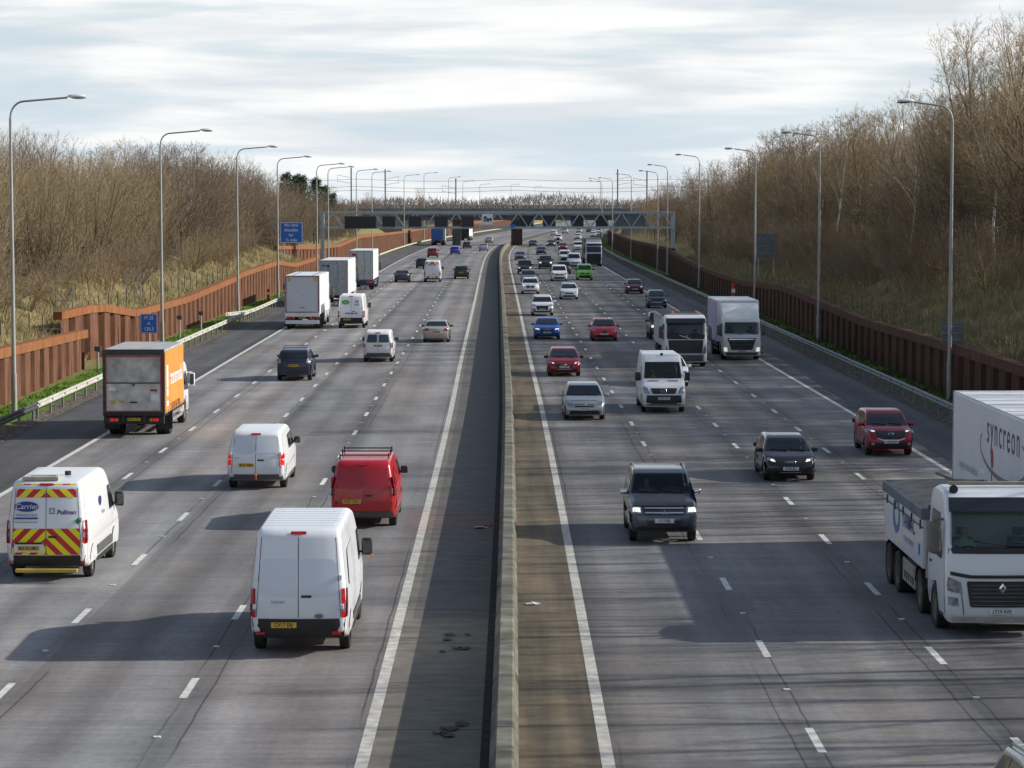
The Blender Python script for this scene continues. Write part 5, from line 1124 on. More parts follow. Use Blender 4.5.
# -- white tractor with a dark lower cab in the distance
def far_artic():
    loc, rz = axle_place(12.0, 371.5, 0, False)
    r = empty('articulated_lorry', loc, rz, 'tall white-topped lorry with dark lower cab coming from the bridge', 'lorry')
    B, cab = lorry_cab(r, paint((.74, .75, .76)), (1.0, 1.0, 1.16), visor=True, ws=(1.78, 2.5), grille=[[(-1.0, .6), (1.0, .6), (1.05, 1.9), (-1.05, 1.9)]], head=[[(1.02, .9), (1.2, .95), (1.2, 1.5), (1.05, 1.3)]], bump=[[(-1.18, .36), (1.18, .36), (1.18, .62), (-1.18, .62)]])
    boxp('roof_deflector', cab, paint((.74, .75, .76)), -1.1, 1.1, -.9, .3, 3.5, 3.95, .12); chassis(r, -4.3, .9, (-3.4,))
    boxp('trailer_body', r, pmat('dark_trailer', (.05, .05, .055), .5, noise=.2), -1.27, 1.27, -14.5, -1.5, 1.1, 4.05, .03)
    for k in range(3):
        for sg in (-1, 1): wheel(r, sg * 1.05, -12.5 + 1.31 * k, .5, .36, RIMD, 'truck')
    bm = bmesh.new(); bbox(bm, -1.0, 1.0, .2, .34, 3.98, 4.08, .02); fin(bm, 'lamp_bar', BLACK, cab)
far_artic()
# ------------------------------------------------------------------ terrain and road
LWALL = [(-60, -22.4), (60, -22.4), (113, -22.5), (139, -22.9), (142, -24.8), (146, -24.3), (151, -23.5), (160, -22.8), (175, -22.7), (250, -22.7), (320, -22.6), (324, -27.3), (330, -26.8), (352, -24.6), (368, -23.0), (420, -22.7), (2000, -22.7)]
RWALL = [(-60, 21.7), (120, 21.7), (190, 22.1), (300, 22.1), (330, 22.7), (2000, 22.2)]
LH = [(-60, 5.5), (200, 5.5), (300, 5.0), (380, 4.2), (480, 3.2), (545, 6.4), (580, 6.4), (640, 3.6), (900, 3.5), (1400, 3.)]
RH = [(-60, 5.6), (250, 6.0), (380, 5.0), (480, 4.2), (545, 6.4), (580, 6.4), (640, 4.0), (900, 3.6), (1400, 3.)]
def wob(x, y): return .22 * math.sin(x * .31 + y * .17) + .15 * math.sin(x * .73 - y * .29 + 1.3) + .1 * math.sin(y * .61 + x * .4)
def ground_z(o, y):
    if o < 0: w = -lerp_tab(LWALL, y); H = lerp_tab(LH, y)
    else: w = lerp_tab(RWALL, y); H = lerp_tab(RH, y)
    a = abs(o)
    if a < 19.3: return -.03
    if a < w + .72: return -.03 + .09 * min(1, (a - 19.3) / 1.5)
    b = 1.75; d = a - w - .8
    t = max(0, min(1, d / 11.)); s = t * t * (3 - 2 * t) * .5 + t * .5
    z = b + (H - b) * s + wob(o, y) * min(1, d / 3) * .8
    if d > 60: z += min(d - 60, 150) * .012

    return z
def terrain():
    rows = list(np.arange(-60, 100, 5.)) + list(np.arange(100, 182, 2.)) + list(np.arange(182, 310, 5.)) + list(np.arange(310, 380, 2.)) + list(np.arange(380, 420, 5.)) + list(np.arange(420, 700, 9.)) + list(np.arange(700, 1500, 35.)) + [1700, 2100, 2800, 4000, 6500]
    offs = [0.7, .8, 1.5, 2.5, 4, 6, 8, 11, 15, 20, 28, 40, 60, 90, 140, 220, 400, 800, 1600, 3500]
    V = []; F = []; UV = []
    for y in rows:
        wl, wr = lerp_tab(LWALL, y), lerp_tab(RWALL, y)
        os_ = [wl - q for q in offs[::-1]] + [wl + .05, wl + 1, -20.6, -19.3, -8, 8, 19.3, 20.4, wr - .8, wr - .05] + [wr + q for q in offs]
        for o in os_:
            V.append((xc(y) + o, y, ground_z(o, y))); UV.append((o, y))
    n = len(os_)
    for i in range(len(rows) - 1):
        for j in range(n - 1): F.append((i * n + j, i * n + j + 1, (i + 1) * n + j + 1, (i + 1) * n + j))
    me = arr_mesh('ground', V, F); uvl = me.uv_layers.new(name='road')
    for lp in me.loops: uvl.data[lp.index].uv = UV[lp.vertex_index]
    me.shade_smooth(); me.set_sharp_from_angle(angle=.9)
    m = bpy.data.materials.new('grass_banks'); n_, l = nodes_of(m); b = n_['Principled BSDF']; b.inputs['Roughness'].default_value = .95; b.inputs['Specular IOR Level'].default_value = .1
    geo = n_.new('ShaderNodeTexCoord'); uv = n_.new('ShaderNodeUVMap'); sp = n_.new('ShaderNodeSeparateXYZ'); l.new(uv.outputs[0], sp.inputs[0])
    def noise(sc_, det=6, dist=0.):
        t = n_.new('ShaderNodeTexNoise'); t.inputs['Scale'].default_value = sc_; t.inputs['Detail'].default_value = det; t.inputs['Distortion'].default_value = dist; l.new(geo.outputs['Object'], t.inputs['Vector']); return t.outputs['Fac']
    def ramp(sock, stops):
        r = n_.new('ShaderNodeValToRGB'); e = r.color_ramp.elements
        while len(e) < len(stops): e.new(.5)
        for q, (p, c) in zip(e, stops): q.position = p; q.color = (*c, 1)
        l.new(sock, r.inputs[0]); return r.outputs[0]
    def mix(f, a, c):
        x = n_.new('ShaderNodeMix'); x.data_type = 'RGBA'; l.new(f, x.inputs[0]); l.new(a, x.inputs[6]); l.new(c, x.inputs[7]); return x.outputs[2]
    def mapr(s, a, b_, c=0., d=1.):
        r = n_.new('ShaderNodeMapRange'); r.inputs[1].default_value = a; r.inputs[2].default_value = b_; r.inputs[3].default_value = c; r.inputs[4].default_value = d; l.new(s, r.inputs[0]); return r.outputs[0]
    dry = ramp(noise(.35, 8), [(.32, (.22, .165, .085)), (.5, (.27, .215, .105)), (.64, (.20, .19, .07)), (.78, (.14, .16, .05))])
    lush = ramp(noise(1.7, 8), [(.3, (.07, .14, .02)), (.55, (.12, .22, .035)), (.75, (.17, .18, .07))])
    dirt = ramp(noise(3.5, 10), [(.3, (.06, .05, .04)), (.5, (.13, .11, .09)), (.62, (.2, .18, .15)), (.8, (.3, .28, .25))])
    wood = ramp(noise(.8, 8), [(.3, (.035, .025, .016)), (.6, (.085, .06, .035)), (.8, (.11, .085, .05))])
    ab = n_.new('ShaderNodeMath'); ab.operation = 'ABSOLUTE'; l.new(sp.outputs[0], ab.inputs[0]); A = ab.outputs[0]
    nz = noise(.6, 4); wv = n_.new('ShaderNodeMath'); wv.operation = 'MULTIPLY_ADD'; wv.inputs[1].default_value = 1.6; l.new(nz, wv.inputs[0]); l.new(A, wv.inputs[2])
    c = mix(mapr(wv.outputs[0], 20.9, 21.35), dirt, lush)
    c = mix(mapr(A, 21.9, 23.4), c, dry)
    wv2 = n_.new('ShaderNodeMath'); wv2.operation = 'MULTIPLY_ADD'; wv2.inputs[1].default_value = 5.; l.new(nz, wv2.inputs[0]); l.new(A, wv2.inputs[2])
    c = mix(mapr(wv2.outputs[0], 31.5, 34.), c, wood)
    l.new(c, b.inputs['Base Color'])
    bp = n_.new('ShaderNodeBump'); bp.inputs['Strength'].default_value = .8; bp.inputs['Distance'].default_value = .15; l.new(noise(4., 8), bp.inputs['Height']); l.new(bp.outputs[0], b.inputs['Normal'])
    o = meshobj('ground', me, m); tag(o, kind='structure')
terrain()
def strip(name, o0, o1, ys, z, mat, n=1, cross=None):
    """a sheet along the road between two offsets"""
    V, F, UV = [], [], []
    f0 = o0 if callable(o0) else (lambda y: o0); f1 = o1 if callable(o1) else (lambda y: o1)
    for y in ys:
        for k in range(n + 1):
            o = f0(y) + (f1(y) - f0(y)) * k / n; V.append((xc(y) + o, y, z)); UV.append((o, y))
    w = n + 1
    for i in range(len(ys) - 1):
        for k in range(n): F.append((i * w + k, i * w + k + 1, (i + 1) * w + k + 1, (i + 1) * w + k))
    me = arr_mesh(name, V, F); u = me.uv_layers.new(name='road')
    for lp in me.loops: u.data[lp.index].uv = UV[lp.vertex_index]
    return tag(meshobj(name, me, mat), kind='structure')
def asphalt_mat(name, side):
    """lane by lane: worn wheel tracks, darker oil bands, resurfaced patches, sawn joints"""
    m = bpy.data.materials.new(name); n_, l = nodes_of(m); b = n_['Principled BSDF']
    uv = n_.new('ShaderNodeUVMap'); sp = n_.new('ShaderNodeSeparateXYZ'); l.new(uv.outputs[0], sp.inputs[0]); U, V = sp.outputs[0], sp.outputs[1]
    def M(op, a, c=None, d=None):
        x = n_.new('ShaderNodeMath'); x.operation = op
        for i, q in enumerate((a, c, d)):
            if q is None: continue
            if isinstance(q, (int, float)): x.inputs[i].default_value = q
            else: l.new(q, x.inputs[i])
        return x.outputs[0]
    def noise(sx, sy, det=5, off=0.):
        mp = n_.new('ShaderNodeMapping'); mp.inputs['Scale'].default_value = (sx, sy, 1); mp.inputs['Location'].default_value = (off, off * .7, off); l.new(uv.outputs[0], mp.inputs[0])
        t = n_.new('ShaderNodeTexNoise'); t.inputs['Scale'].default_value = 1; t.inputs['Detail'].default_value = det; t.inputs['Roughness'].default_value = .6; l.new(mp.outputs[0], t.inputs[0]); return t.outputs['Fac']
    def mapr(s, a, b_, c=0., d=1.):
        r = n_.new('ShaderNodeMapRange'); r.inputs[1].default_value = a; r.inputs[2].default_value = b_; r.inputs[3].default_value = c; r.inputs[4].default_value = d; l.new(s, r.inputs[0]); return r.outputs[0]
    def mixc(f, a, c):
        x = n_.new('ShaderNodeMix'); x.data_type = 'RGBA'
        for i, q in ((0, f), (6, a), (7, c)):
            if isinstance(q, tuple): x.inputs[i].default_value = (*q, 1)
            else: l.new(q, x.inputs[i])
        return x.outputs[2]
    A = M('ABSOLUTE', U)
    lane = M('DIVIDE', M('SUBTRACT', A, 2.05), 3.48); fr = M('FRACT', lane); li = M('FLOOR', lane)
    # light wheel tracks at 1/4 and 3/4 of a lane, dark between and at the lane edges
    tr = M('COSINE', M('MULTIPLY', M('SUBTRACT', fr, .25), 4 * PI))
    wn = n_.new('ShaderNodeTexWhiteNoise'); wn.noise_dimensions = '1D'; l.new(M('ADD', li, 3.7 if side < 0 else 9.1), wn.inputs['W'])
    lo = mapr(wn.outputs['Value'], 0, 1, .82, 1.16)
    v = M('MULTIPLY', mapr(tr, -1, 1, .89, 1.10), lo)
    v = M('MULTIPLY', v, mapr(noise(.9, .012, 5), .3, .7, .78, 1.2))            # long streaks down the lanes
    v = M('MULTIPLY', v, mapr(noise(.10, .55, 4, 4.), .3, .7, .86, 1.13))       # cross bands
    v = M('MULTIPLY', v, mapr(noise(6., 5., 8, 2.), .25, .75, .84, 1.16))       # grain
    v = M('MULTIPLY', v, mapr(noise(40., 40., 3, 8.), .2, .8, .78, 1.22))
    v = M('MULTIPLY', v, mapr(noise(.22, 4.5, 5, 13.), .3, .7, .86, 1.14))       # transverse grooves, with thin streaks of tree shade painted into the tone
    v = M('MULTIPLY', v, mapr(noise(.35, .10, 6, 17.), .32, .68, .68, 1.25))      # oil-darkened and worn pale patches
    # dark worn bands beside the lane lines, broken up
    ed = M('MINIMUM', fr, M('SUBTRACT', 1, fr)); dk = M('MULTIPLY', mapr(ed, 0, .2, 1, 0), mapr(noise(.3, .02, 4, 6.), .42, .6))
    v = M('MULTIPLY', v, mapr(dk, 0, 1, 1, .62))
    # resurfaced patches : step changes along a lane
    st = n_.new('ShaderNodeTexWhiteNoise'); st.noise_dimensions = '2D'; cb = n_.new('ShaderNodeCombineXYZ'); l.new(li, cb.inputs[0]); l.new(M('FLOOR', M('DIVIDE', V, 47.)), cb.inputs[1]); l.new(cb.outputs[0], st.inputs['Vector'])
    v = M('MULTIPLY', v, mapr(st.outputs['Value'], 0, 1, .9, 1.08))
    # joint lines: along the lanes and across every 13 m, wandering slightly
    wob_ = M('MULTIPLY', M('SUBTRACT', noise(.5, .3, 3, 1.), .5), .16)
    jl = M('LESS_THAN', M('ABSOLUTE', M('ADD', M('SUBTRACT', M('MULTIPLY', ed, 3.48), .22), wob_)), .022)
    jn = M('MULTIPLY', jl, mapr(noise(.2, .05, 2, 11.), .45, .5))
    v = M('MULTIPLY', v, mapr(jn, 0, 1, 1, .45))
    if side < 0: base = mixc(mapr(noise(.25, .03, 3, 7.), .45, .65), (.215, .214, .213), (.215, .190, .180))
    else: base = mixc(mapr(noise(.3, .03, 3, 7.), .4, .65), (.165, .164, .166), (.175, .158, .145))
    # hard shoulder: newer and darker
    hs = M('GREATER_THAN', A, 15.86); base = mixc(hs, base, (.108, .108, .112))
    # median strip
    ms = M('LESS_THAN', A, 1.94)
    if side < 0:
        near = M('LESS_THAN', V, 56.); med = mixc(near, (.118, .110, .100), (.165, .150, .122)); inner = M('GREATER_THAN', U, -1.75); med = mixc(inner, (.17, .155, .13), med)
        jc = M('LESS_THAN', M('FRACT', M('DIVIDE', V, 4.4)), .02)
    else:
        med = mixc(mapr(noise(1.2, .06, 4, 5.), .35, .65), (.185, .145, .092), (.085, .07, .05)); jc = M('LESS_THAN', M('FRACT', M('DIVIDE', V, 8.1)), .012)
    v2 = M('MULTIPLY', mapr(noise(1.2, 2.2, 8, 3.), .3, .7, .68, 1.25), mapr(jc, 0, 1, 1, .5))
    f = n_.new('ShaderNodeMix'); f.data_type = 'FLOAT'; l.new(ms, f.inputs[0]); l.new(v, f.inputs[2]); l.new(v2, f.inputs[3])
    base = mixc(ms, base, med)
    vm = n_.new('ShaderNodeVectorMath'); vm.operation = 'SCALE'; l.new(base, vm.inputs[0]); l.new(f.outputs[0], vm.inputs['Scale']); l.new(vm.outputs[0], b.inputs['Base Color'])
    b.inputs['Roughness'].default_value = .82; b.inputs['Specular IOR Level'].default_value = .35
    bp = n_.new('ShaderNodeBump'); bp.inputs['Strength'].default_value = .5; bp.inputs['Distance'].default_value = .01; l.new(noise(22, 22, 4), bp.inputs['Height']); l.new(bp.outputs[0], b.inputs['Normal'])
    return m
YS = list(np.arange(-60, 700, 6.)) + list(np.arange(700, 1500, 20.))
def bo(y): return .30 + .30 * min(1, max(0, (y - 30) / 110.))      # where the central barrier stands
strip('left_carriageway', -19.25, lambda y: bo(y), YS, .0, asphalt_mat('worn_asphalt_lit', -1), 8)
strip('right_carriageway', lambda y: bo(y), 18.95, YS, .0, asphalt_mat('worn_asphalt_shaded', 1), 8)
LINEW = pmat('road_paint', (.62, .61, .57), .7, noise=.22, nscale=5.)
LINEG = pmat('ribbed_road_paint', (.50, .48, .43), .75, noise=.28, nscale=4.)
strip('edge_marking', -2.16, -1.94, YS, .004, LINEG); strip('edge_marking', 1.94, 2.16, YS, .004, LINEG)
strip('edge_marking', -15.87, -15.67, YS, .004, LINEW); strip('edge_marking', 15.67, 15.87, YS, .004, LINEW)
def dashes(o, y0, name):
    bm = bmesh.new(); y = y0 - 9 * 8
    while y < 1100:
        a, c = y - 1.0, y + 1.0
        bm.faces.new([bm.verts.new((xc(q) + o + s, q, .004)) for q, s in ((a, -.075), (a, .075), (c, .075), (c, -.075))])
        if y < 260:
            for q in (y + 4.5,): bbox(bm, xc(q) + o - .06, xc(q) + o + .06, q - .06, q + .06, .003, .022)
        y += 9.0
    return tag(fin(bm, name, LINEW), kind='structure')
for o, p in ((-5.74, 56.9), (-9.24, 56.4), (-12.55, 58.6), (5.72, 61.2), (9.2, 60.4), (12.45, 58.6)): dashes(o, p, 'lane_marking')
# ramped diagonal mark on the right hard shoulder
# ------------------------------------------------------------------ central barrier
def barrier():
    r = empty('central_barrier', (0, 0, 0), 0, 'long low concrete barrier dividing the two carriageways', 'barrier')
    conc = bpy.data.materials.new('stained_concrete'); n, l = nodes_of(conc); b = n['Principled BSDF']; b.inputs['Roughness'].default_value = .9
    uv = n.new('ShaderNodeTexCoord'); t = n.new('ShaderNodeTexNoise'); t.inputs['Scale'].default_value = 1.3; t.inputs['Detail'].default_value = 9; l.new(uv.outputs['Object'], t.inputs[0])
    rp = n.new('ShaderNodeValToRGB'); e = rp.color_ramp.elements; e[0].position = .3; e[0].color = (.07, .07, .05, 1); e[1].position = .72; e[1].color = (.26, .245, .19, 1); q = e.new(.5); q.color = (.15, .145, .11, 1)
    l.new(t.outputs[0], rp.inputs[0]); l.new(rp.outputs[0], b.inputs['Base Color'])
    prof = [(-.26, 0), (-.26, .08), (-.18, .22), (-.15, .87), (-.12, .90), (.12, .90), (.15, .87), (.18, .22), (.23, .08), (.23, 0)]
    ys = [y for y in np.arange(-60, 556, 3.)]
    V = [(xc(y) + bo(y) + a, y, z) for y in ys for a, z in prof]; k = len(prof)
    F = [(i * k + j, i * k + j + 1, (i + 1) * k + j + 1, (i + 1) * k + j) for i in range(len(ys) - 1) for j in range(k - 1)]
    me = arr_mesh('concrete_wall', V, F); me.shade_smooth(); me.set_sharp_from_angle(angle=.5); meshobj('concrete_wall', me, conc, r)
    # dark joint and shadow gap along the foot of the left face
    bm = bmesh.new()
    for y in np.arange(-56, 300, 12.):
        x = xc(y) + bo(y); pr = [(a * 1.012, z + .002) for a, z in prof]
        quadstrip([(x + a, y, z) for a, z in pr], [(x + a, y + .05, z) for a, z in pr], bm)
    fin(bm, 'expansion_joint', BLACK, r)
    d = strip('drain_channel', lambda y: bo(y) - .42, lambda y: bo(y) - .265, ys, .006, pmat('dark_channel', (.035, .034, .032), .9, spec=.15, noise=.4)); del d['kind']; d.parent = r
barrier()
# ------------------------------------------------------------------ sheet-pile walls
def rust_mat(name, c1, c2, c3):
    m = bpy.data.materials.new(name); n, l = nodes_of(m); b = n['Principled BSDF']; b.inputs['Roughness'].default_value = .88; b.inputs['Specular IOR Level'].default_value = .2
    tc = n.new('ShaderNodeTexCoord'); mp = n.new('ShaderNodeMapping'); mp.inputs['Scale'].default_value = (1.4, 1.4, .35); l.new(tc.outputs['Object'], mp.inputs[0])
    t = n.new('ShaderNodeTexNoise'); t.inputs['Scale'].default_value = 1.2; t.inputs['Detail'].default_value = 8; t.inputs['Roughness'].default_value = .65; l.new(mp.outputs[0], t.inputs[0])
    r = n.new('ShaderNodeValToRGB'); e = r.color_ramp.elements; e[0].position = .3; e[0].color = (*c1, 1); e[1].position = .72; e[1].color = (*c3, 1); q = e.new(.5); q.color = (*c2, 1)
    l.new(t.outputs[0], r.inputs[0]); l.new(r.outputs[0], b.inputs['Base Color']); return m
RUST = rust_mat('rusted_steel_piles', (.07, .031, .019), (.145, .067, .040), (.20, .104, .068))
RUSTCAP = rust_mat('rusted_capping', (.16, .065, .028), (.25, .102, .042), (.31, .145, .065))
RUSTDARK = rust_mat('dark_rusted_piles', (.045, .022, .014), (.075, .036, .024), (.11, .055, .035))  # same rust painted darker for the right wall's side turned from the sun
def pile_wall(label, line, heights, sgn, mat, capmat, pitch=2.75, depth=.38):
    """trapezoid sheet piles along a line of (distance, offset); the road is on the side -sgn"""
    r = empty('sheet_pile_wall', (xc(line[0][0]) + line[0][1], line[0][0], 0), 0, label, 'wall', 'rusted sheet-pile walls beside the road')
    base = Vector(r.location); pts = [Vector((xc(y) + o, y, 0)) for y, o in line]
    seg = []; acc = 0
    for a, c in zip(pts, pts[1:]): seg.append((acc, a, c)); acc += (c - a).length
    def at(s):
        for s0, a, c in reversed(seg):
            if s >= s0 or s0 == 0: 
                d = (c - a).normalized(); return a + d * (s - s0), Vector((d.y, -d.x, 0)) * (1 if sgn < 0 else -1)
    V = []; top = []; s = 0; wave = [(0, 0), (1.5, 0), (1.75, 1), (2.5, 1), (2.75, 0)]
    ss = []
    while s < acc:
        for q, dd in wave[:-1]:
            if s + q <= acc: ss.append((s + q, dd))
        s += pitch
    for s, dd in ss:
        p, nn = at(s); p = p - nn * (depth * dd); h = lerp_tab(heights, p.y)
        V.append(tuple(p - base)); V.append((p.x - base.x, p.y - base.y, h - .02))
    F = [(2 * i, 2 * i + 2, 2 * i + 3, 2 * i + 1) for i in range(len(ss) - 1)]
    meshobj('sheet_piles', arr_mesh('sheet_piles', V, F), mat, r)
    bm = bmesh.new(); prev = None; s = 0
    stations = list(np.arange(0, acc, 2.75)) + [acc]
    for s in stations:
        p, nn = at(s); h = lerp_tab(heights, p.y)
        a = p + nn * .07 - base; c = p - nn * (depth + .07) - base
        cur = [bm.verts.new((a.x, a.y, h - .42)), bm.verts.new((a.x, a.y, h + .03)), bm.verts.new((c.x, c.y, h + .03)), bm.verts.new((c.x, c.y, h - .42))]
        if prev:
            for k in range(4): bm.faces.new((prev[k], prev[(k + 1) % 4], cur[(k + 1) % 4], cur[k]))
        else: bm.faces.new(cur)
        prev = cur
    bm.faces.new(prev); fin(bm, 'capping_beam', capmat, r)
    return r
pile_wall('nearest rusted sheet-pile wall on the left, ending by the grey cabinet', [(30, -22.4), (113, -22.5), (141, -22.9)], [(30, 2.9), (113, 2.7), (141, 2.2)], -1, RUST, RUSTCAP)
pile_wall('long rusted sheet-pile wall on the left behind the orange lorry, from the cabinet to the gantry leg', [(143.0, -24.7), (146, -24.3), (151, -23.5), (160, -22.8), (175, -22.7), (250, -22.7), (322, -22.6)], [(143, 3.1), (150, 3.3), (160, 2.5), (186, 2.4), (221, 2.9), (224, 3.1), (262, 3.3), (284, 2.5), (312, 2.5), (325, 2.8)], -1, RUST, RUSTCAP)
pile_wall('taller rusted sheet-pile wall beyond the gantry leg on the left, curving away under the railway bridge', [(318, -27.6), (330, -26.8), (352, -24.6), (368, -23.0), (420, -22.7), (600, -22.7), (800, -22.7), (1100, -22.7)], [(318, 3.9), (350, 3.3), (372, 3.3), (417, 3.9), (480, 3.6), (560, 3.2), (1100, 3.4)], -1, RUST, RUSTCAP)
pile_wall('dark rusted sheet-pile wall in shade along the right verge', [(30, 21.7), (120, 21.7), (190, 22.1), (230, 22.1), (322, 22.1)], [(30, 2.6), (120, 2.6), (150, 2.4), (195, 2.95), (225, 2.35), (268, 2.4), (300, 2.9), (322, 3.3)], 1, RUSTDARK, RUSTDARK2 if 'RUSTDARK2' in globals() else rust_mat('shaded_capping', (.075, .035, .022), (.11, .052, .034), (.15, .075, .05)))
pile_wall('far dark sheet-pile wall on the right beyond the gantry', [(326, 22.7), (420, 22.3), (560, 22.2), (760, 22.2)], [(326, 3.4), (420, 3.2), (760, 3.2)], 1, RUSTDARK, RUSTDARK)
# ------------------------------------------------------------------ guard rails
def guard_rail(label, o, y0, y1, step, mat, sgn, flare=0.):
    r = empty('guard_rail', (xc(y0) + o, y0, 0), 0, label, 'guard rail', 'steel guard rails along the verges'); base = Vector(r.location)
    prof = [(0, -.155), (.05, -.12), (.06, -.07), (0, -.02), (0, .02), (.06, .07), (.05, .12), (0, .155)]
    ys = list(np.arange(y0, y1, 4.)) + [y1]
    f = lambda y: o + sgn * flare * max(0, 1 - (y - y0) / 9.)**2
    V = [(xc(y) + f(y) - sgn * (a + .08) - base.x, y - base.y, .62 + z) for y in ys for a, z in prof]; k = len(prof)
    F = [(i * k + j, i * k + j + 1, (i + 1) * k + j + 1, (i + 1) * k + j) for i in range(len(ys) - 1) for j in range(k - 1)]
    me = arr_mesh('rail_beam', V, F); meshobj('rail_beam', me, mat, r)
    pm = None; y = y0 + .4
    while y < y1 and y < 420:
        if pm is None:
            bm = bmesh.new(); bbox(bm, -.04, .04, -.06, .06, 0, .76, .005, 1); bbox(bm, -sgn * .08 - .05, -sgn * .08 + .05, -.05, .05, .52, .72); p = fin(bm, 'post', mat if sgn > 0 else GALVD, r); pm = p.data
        else: p = meshobj('post', pm, mat if sgn > 0 else GALVD, r)
        p.location = (xc(y) + f(y) - base.x, y - base.y, .0); y += step
    return r
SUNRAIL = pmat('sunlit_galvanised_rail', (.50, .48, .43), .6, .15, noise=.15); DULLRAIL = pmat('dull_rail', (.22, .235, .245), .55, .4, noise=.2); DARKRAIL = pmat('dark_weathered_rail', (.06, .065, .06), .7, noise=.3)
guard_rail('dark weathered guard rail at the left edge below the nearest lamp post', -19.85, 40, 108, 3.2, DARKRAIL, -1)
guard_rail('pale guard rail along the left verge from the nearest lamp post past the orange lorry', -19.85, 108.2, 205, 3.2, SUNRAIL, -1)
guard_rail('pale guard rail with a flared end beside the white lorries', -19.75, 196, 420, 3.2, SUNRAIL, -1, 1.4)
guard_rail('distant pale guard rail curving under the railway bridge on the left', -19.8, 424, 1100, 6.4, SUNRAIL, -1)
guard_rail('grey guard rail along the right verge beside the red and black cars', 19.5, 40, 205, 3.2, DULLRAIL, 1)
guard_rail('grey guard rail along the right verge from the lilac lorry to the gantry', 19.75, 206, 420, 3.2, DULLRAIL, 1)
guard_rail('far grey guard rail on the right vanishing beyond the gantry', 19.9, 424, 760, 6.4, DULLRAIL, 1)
# ------------------------------------------------------------------ lamp posts
POLE = pmat('galvanised_pole', (.36, .36, .34), .55, .3, noise=.15, nscale=1.)
HEADM = pmat('lamp_housing', (.78, .79, .80), .35, noise=.1)
def lamp_post(y, o, h, sgn, label, reach=3.3):
    r = empty('street_lamp', (xc(y) + o, y, .0), 0, label, 'street lamp', 'tall lamp posts along the motorway'); 
    bm = bmesh.new(); tube(bm, [(0, 0, 0), (0, 0, 1.8)], .125, 10); tube(bm, [(0, 0, 1.8), (0, 0, h - .9)], [.10, .06], 10); bbox(bm, -.2, .2, -.2, .2, -.05, .03); bbox(bm, -.06, .06, -.135, -.12, .5, 1.1); fin(bm, 'pole', POLE, r, smooth=50)
    bm = bmesh.new(); pts = [(0, 0, h - .9)]
    for k in range(1, 7):
        a = PI / 2 * k / 6; pts.append((sgn * .62 * (1 - math.cos(a)), 0, h - .9 + .72 * math.sin(a)))
    pts.append((sgn * (reach - .8), 0, h - .02)); tube(bm, pts, .045, 8); fin(bm, 'arm', POLE, r, smooth=60)
    bm = bmesh.new(); bmesh.ops.create_uvsphere(bm, u_segments=14, v_segments=8, radius=.5)
    for v in bm.verts:
        v.co = Vector((sgn * (reach - .4) + v.co.x * .84, v.co.y * .34, h + .03 + (v.co.z * .22 if v.co.z > 0 else v.co.z * .14)))
    hd = fin(bm, 'lamp_head', HEADM, r, smooth=60)
    bm = bmesh.new(); bmesh.ops.create_uvsphere(bm, u_segments=12, v_segments=6, radius=.3)
    for v in bm.verts: v.co = Vector((sgn * (reach - .3) + v.co.x * 1.1, v.co.y * .5, h - .03 + v.co.z * .18))
    fin(bm, 'lens', LAMPC, hd, smooth=60)
    return r
ORD = ['nearest', 'second', 'third', 'fourth', 'fifth', 'sixth', 'seventh', 'eighth', 'ninth', 'tenth', 'eleventh', 'twelfth', 'thirteenth', 'fourteenth', 'fifteenth']
LL = [(111, -21.3, 98), (160, -21.2, 131), (206, -21.1, 147), (245, -21.2, 157), (296, -21.0, 164), (316, -21.0, 167), (383, -21.2, 169.5), (428, -21.2, 171.5), (531, -21.0, 174.8), (600, -21.5, 172.5), (680, -22, 177), (730, -22, 181), (785, -21.2, 184), (930, -21.2, 184.3), (1080, -21.2, 186)]
for i, (y, o, yt) in enumerate(LL):
    lamp_post(y, o, min(16.5, 9.3 + (203 - yt) * y / 2520), 1, 'lamp post on the left verge, the %s one counting away from the camera' % ORD[i])
RL = [(118.5, 21.35, 102.5), (169, 21.65, 133), (212, 21.75, 149), (271, 21.8, 155), (324, 22.0, 165), (342, 21.9, 171), (417, 22.2, 174), (462, 20.8, 178), (522, 20.4, 181), (562, 20.6, 178.6)]
for i, (y, o, yt) in enumerate(RL):
    lamp_post(y, o, min(16, 9.3 + (203 - yt) * y / 2520), -1, 'lamp post on the right verge, the %s one counting away from the camera' % ORD[i], 2.6)
# ------------------------------------------------------------------ signs and small roadside things
BLUE = pmat('motorway_blue', (.016, .15, .62), .4, noise=.06); SIGNBACK = pmat('sign_back', (.15, .165, .17), .55, .2, noise=.15)
def sign(y, o, w, h, zc, lines, size, label, back=False, legs=1, frame=True):
    r = empty('road_sign', (xc(y) + o, y, ground_z(o, y)), 0, label, 'road sign'); z = zc - r.location.z
    bm = bmesh.new(); bbox(bm, -w / 2, w / 2, -.02, .02, z - h / 2, z + h / 2, .012); p = fin(bm, 'sign_panel', SIGNBACK if back else BLUE, r)
    if not back:
        bm = bmesh.new(); rect_frame(bm, -w / 2 + .02, w / 2 - .02, z - h / 2 + .02, z + h / 2 - .02, -.024, w * .022, .003); fin(bm, 'sign_border', INKWHITE, p)
        n = len(lines)
        for i, s in enumerate(lines): text(s, size, INKWHITE, p, (0, -.026, z + (n / 2 - .5 - i) * size * 1.14), REAR, sx=.92, bold=size * .012)
    else:
        bm = bmesh.new()
        for k in (-.3, 0, .3): bbox(bm, -w / 2, w / 2, -.06, -.02, z + k * h - .03, z + k * h + .03)
        fin(bm, 'back_rail', GALVD, p)
    for x in ([0] if legs == 1 else [-w * .33, w * .33]):
        bm = bmesh.new(); tube(bm, [(x, .06, -.3), (x, .06, z + h / 2 - .05)], .05, 8); fin(bm, 'post', POLE, r, smooth=60)
